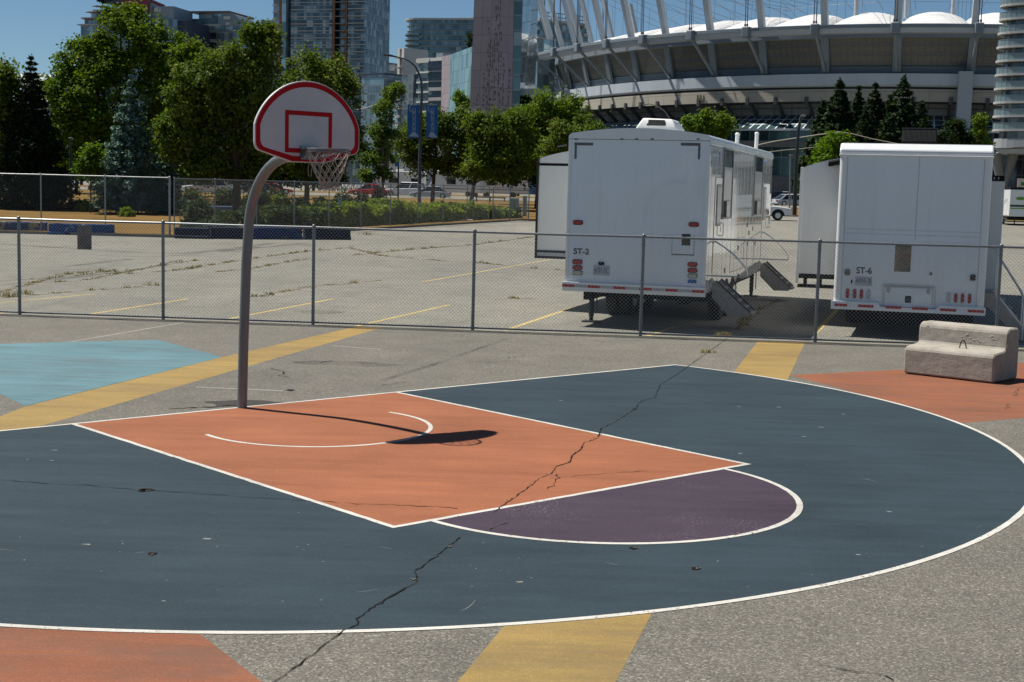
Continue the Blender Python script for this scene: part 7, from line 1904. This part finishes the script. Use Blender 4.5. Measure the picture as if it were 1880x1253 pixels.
camper('pale van deep behind the dense maple trunk', 330, 336, 178, R(180), 6.0, 2.9)
# bicycles at the share station
def bicycle():
    t = thing('bicycle', 'dark share bicycle with a pale basket in the row below the net', 'bicycle', (0,0,0), 0, 'share bicycles docked in a row')
    for x in (-.52, .52):
        w_ = MB().tube([(x+.33*math.cos(a), 0, .34+.33*math.sin(a)) for a in [6.283*k/18 for k in range(18)]], .025, 6, closed=True).build('wheel', M['rubber'], t)
    f = MB()
    for a, b in (((-.52,0,.34),(-.15,0,.32)), ((-.15,0,.32),(-.25,0,.85)), ((-.15,0,.32),(.38,0,.72)), ((-.24,0,.62),(.38,0,.72)), ((.52,0,.34),(.36,0,1.02)), ((-.52,0,.34),(-.24,0,.62))): f.cyl(a, b, .028, n=6)
    f.build('frame', mat('bike_frame', (.05,.09,.13), .4), t); MB().obox((-.26,0,.90), (.13,0,0), (0,.08,0), (0,0,.03)).build('saddle', M['black'], t, bevel=.02)
    MB().tube([(.30,-.28,1.05),(.36,-.1,1.04),(.36,.1,1.04),(.30,.28,1.05)], .018, 6).build('handlebar', M['black'], t)
    MB().box(.42, .74, -.18, .18, .78, 1.05).build('basket', M['white_matte'], t, bevel=.02); MB().obox((-.52,0,.69), (.22,0,0), (0,.05,0), (0,0,.015)).build('mudguard', M['white_matte'], t)
    return t
bk = bicycle()
for i in range(11):
    p = AY(628+i*7.6, 352, 168); p.z = terr(168)+.15
    if i == 0: bk.location = p; bk.rotation_euler = (0, 0, R(-62))
    else: dup(bk, None, p, R(-62+random.uniform(-8, 8)))
# small trailer at the far right, with green stripe
def far_trailer():
    Y = 118; b = AY(1852, 400, Y); b.z = terr(Y); t = thing('box_trailer', 'small white box trailer with green stripes at the right edge', 'trailer', b, R(-6)); k = Y/FPX
    W, H = 2.5, 53*k
    MB().box(0, W, 0, 5.5, .75, .75+H*.93).build('body', M['white'], t, bevel=.06); MB().box(-.03, W+.03, -.03, 5.5, .75+H*.93, .75+H).build('roof', M['black'], t, bevel=.03)
    gm = mat('green_stripe', (.13,.30,.03), .5); dk_ = mat('dark_green_stripe', (.012,.06,.02), .5); MB().box(.04, W-.04, -.012, 0, 1.55, 1.72).build('stripe', dk_, t); MB().box(.04, W-.04, -.012, 0, 1.38, 1.47).build('stripe', gm, t)
    MB().disc((.85,-.004,2.25), (1,0,0), (0,0,1), .38, .14, 18, th=.008).build('emblem', gm, t); MB().box(.0, W, .2, 5.3, .45, .75).build('chassis', M['black'], t)
    for u in (.25, W-.25): MB().cyl((u-.12,3.2,.38),(u+.12,3.2,.38),.38,n=18).build('wheel', M['rubber'], t)
    MB().cyl((.5,.1,0),(.5,.1,.75),.05).build('jack_leg', M['darkmetal'], t); MB().disc((1.6,-.004,2.55), (1,0,0), (0,0,1), .05, .05, 10, th=.01).build('lock', M['black'], t)
    st_ = MB()
    for z in (.3,.55,.8): st_.box(-.5, -.08, .2, .9, z, z+.03)
    st_.build('step', M['alu'], t); hr = MB(); hr.tube([(-.45,.2,.3),(-.45,.2,1.7),(-.1,.2,2.2)], .03, 6); hr.tube([(-.45,.9,.3),(-.45,.9,1.7),(-.1,.9,2.2)], .03, 6); hr.build('handrail', M['alu'], t)
far_trailer()
# ---------------------------------------------------------------- camera, sun, sky
cd = bpy.data.cameras.new('camera'); cam = bpy.data.objects.new('camera', cd); COL.objects.link(cam)
cd.sensor_width = 36.0; cd.sensor_fit = 'HORIZONTAL'; cd.lens = FPX/1880*36.0; cd.clip_start = .1; cd.clip_end = 6000
mt = Matrix.Identity(4)
for i, v in enumerate((RGT, UPV, -FWD)):
    for j in range(3): mt[j][i] = v[j]
mt.translation = CAM; cam.matrix_world = mt
SC.camera = cam
SUN_DIR = Vector((-1.521, .774, 3.05)).normalized()      # towards the sun, read from the hoop's shadow
sd = bpy.data.lights.new('sun', 'SUN'); sd.energy = 5.0; sd.angle = R(.53); sd.color = (1.0, .95, .86)
so = bpy.data.objects.new('sun', sd); COL.objects.link(so); so.rotation_euler = SUN_DIR.to_track_quat('Z', 'Y').to_euler(); so.location = (-20, 10, 40)
w = bpy.data.worlds.new('World'); SC.world = w; w.use_nodes = True
nt = w.node_tree; bg = nt.nodes['Background']; sk = nt.nodes.new('ShaderNodeTexSky'); sk.sky_type = 'NISHITA'
sk.sun_disc = False; sk.sun_elevation = math.asin(SUN_DIR.z); sk.sun_rotation = math.atan2(SUN_DIR.x, SUN_DIR.y)
sk.altitude = 0; sk.air_density = .75; sk.dust_density = .15; sk.ozone_density = 4.0
tn = nt.nodes.new('ShaderNodeMix'); tn.data_type = 'RGBA'; tn.blend_type = 'MULTIPLY'; tn.inputs[0].default_value = 1; tn.inputs[7].default_value = (.86, .98, .99, 1)
nt.links.new(sk.outputs[0], tn.inputs[6]); nt.links.new(tn.outputs[2], bg.inputs[0]); bg.inputs[1].default_value = .050
SC.view_settings.view_transform = 'Standard'; SC.view_settings.look = 'None'; SC.view_settings.exposure = .52; SC.view_settings.gamma = 1
SC.render.film_transparent = False
SC.cycles.max_bounces = 8; SC.cycles.transparent_max_bounces = 12
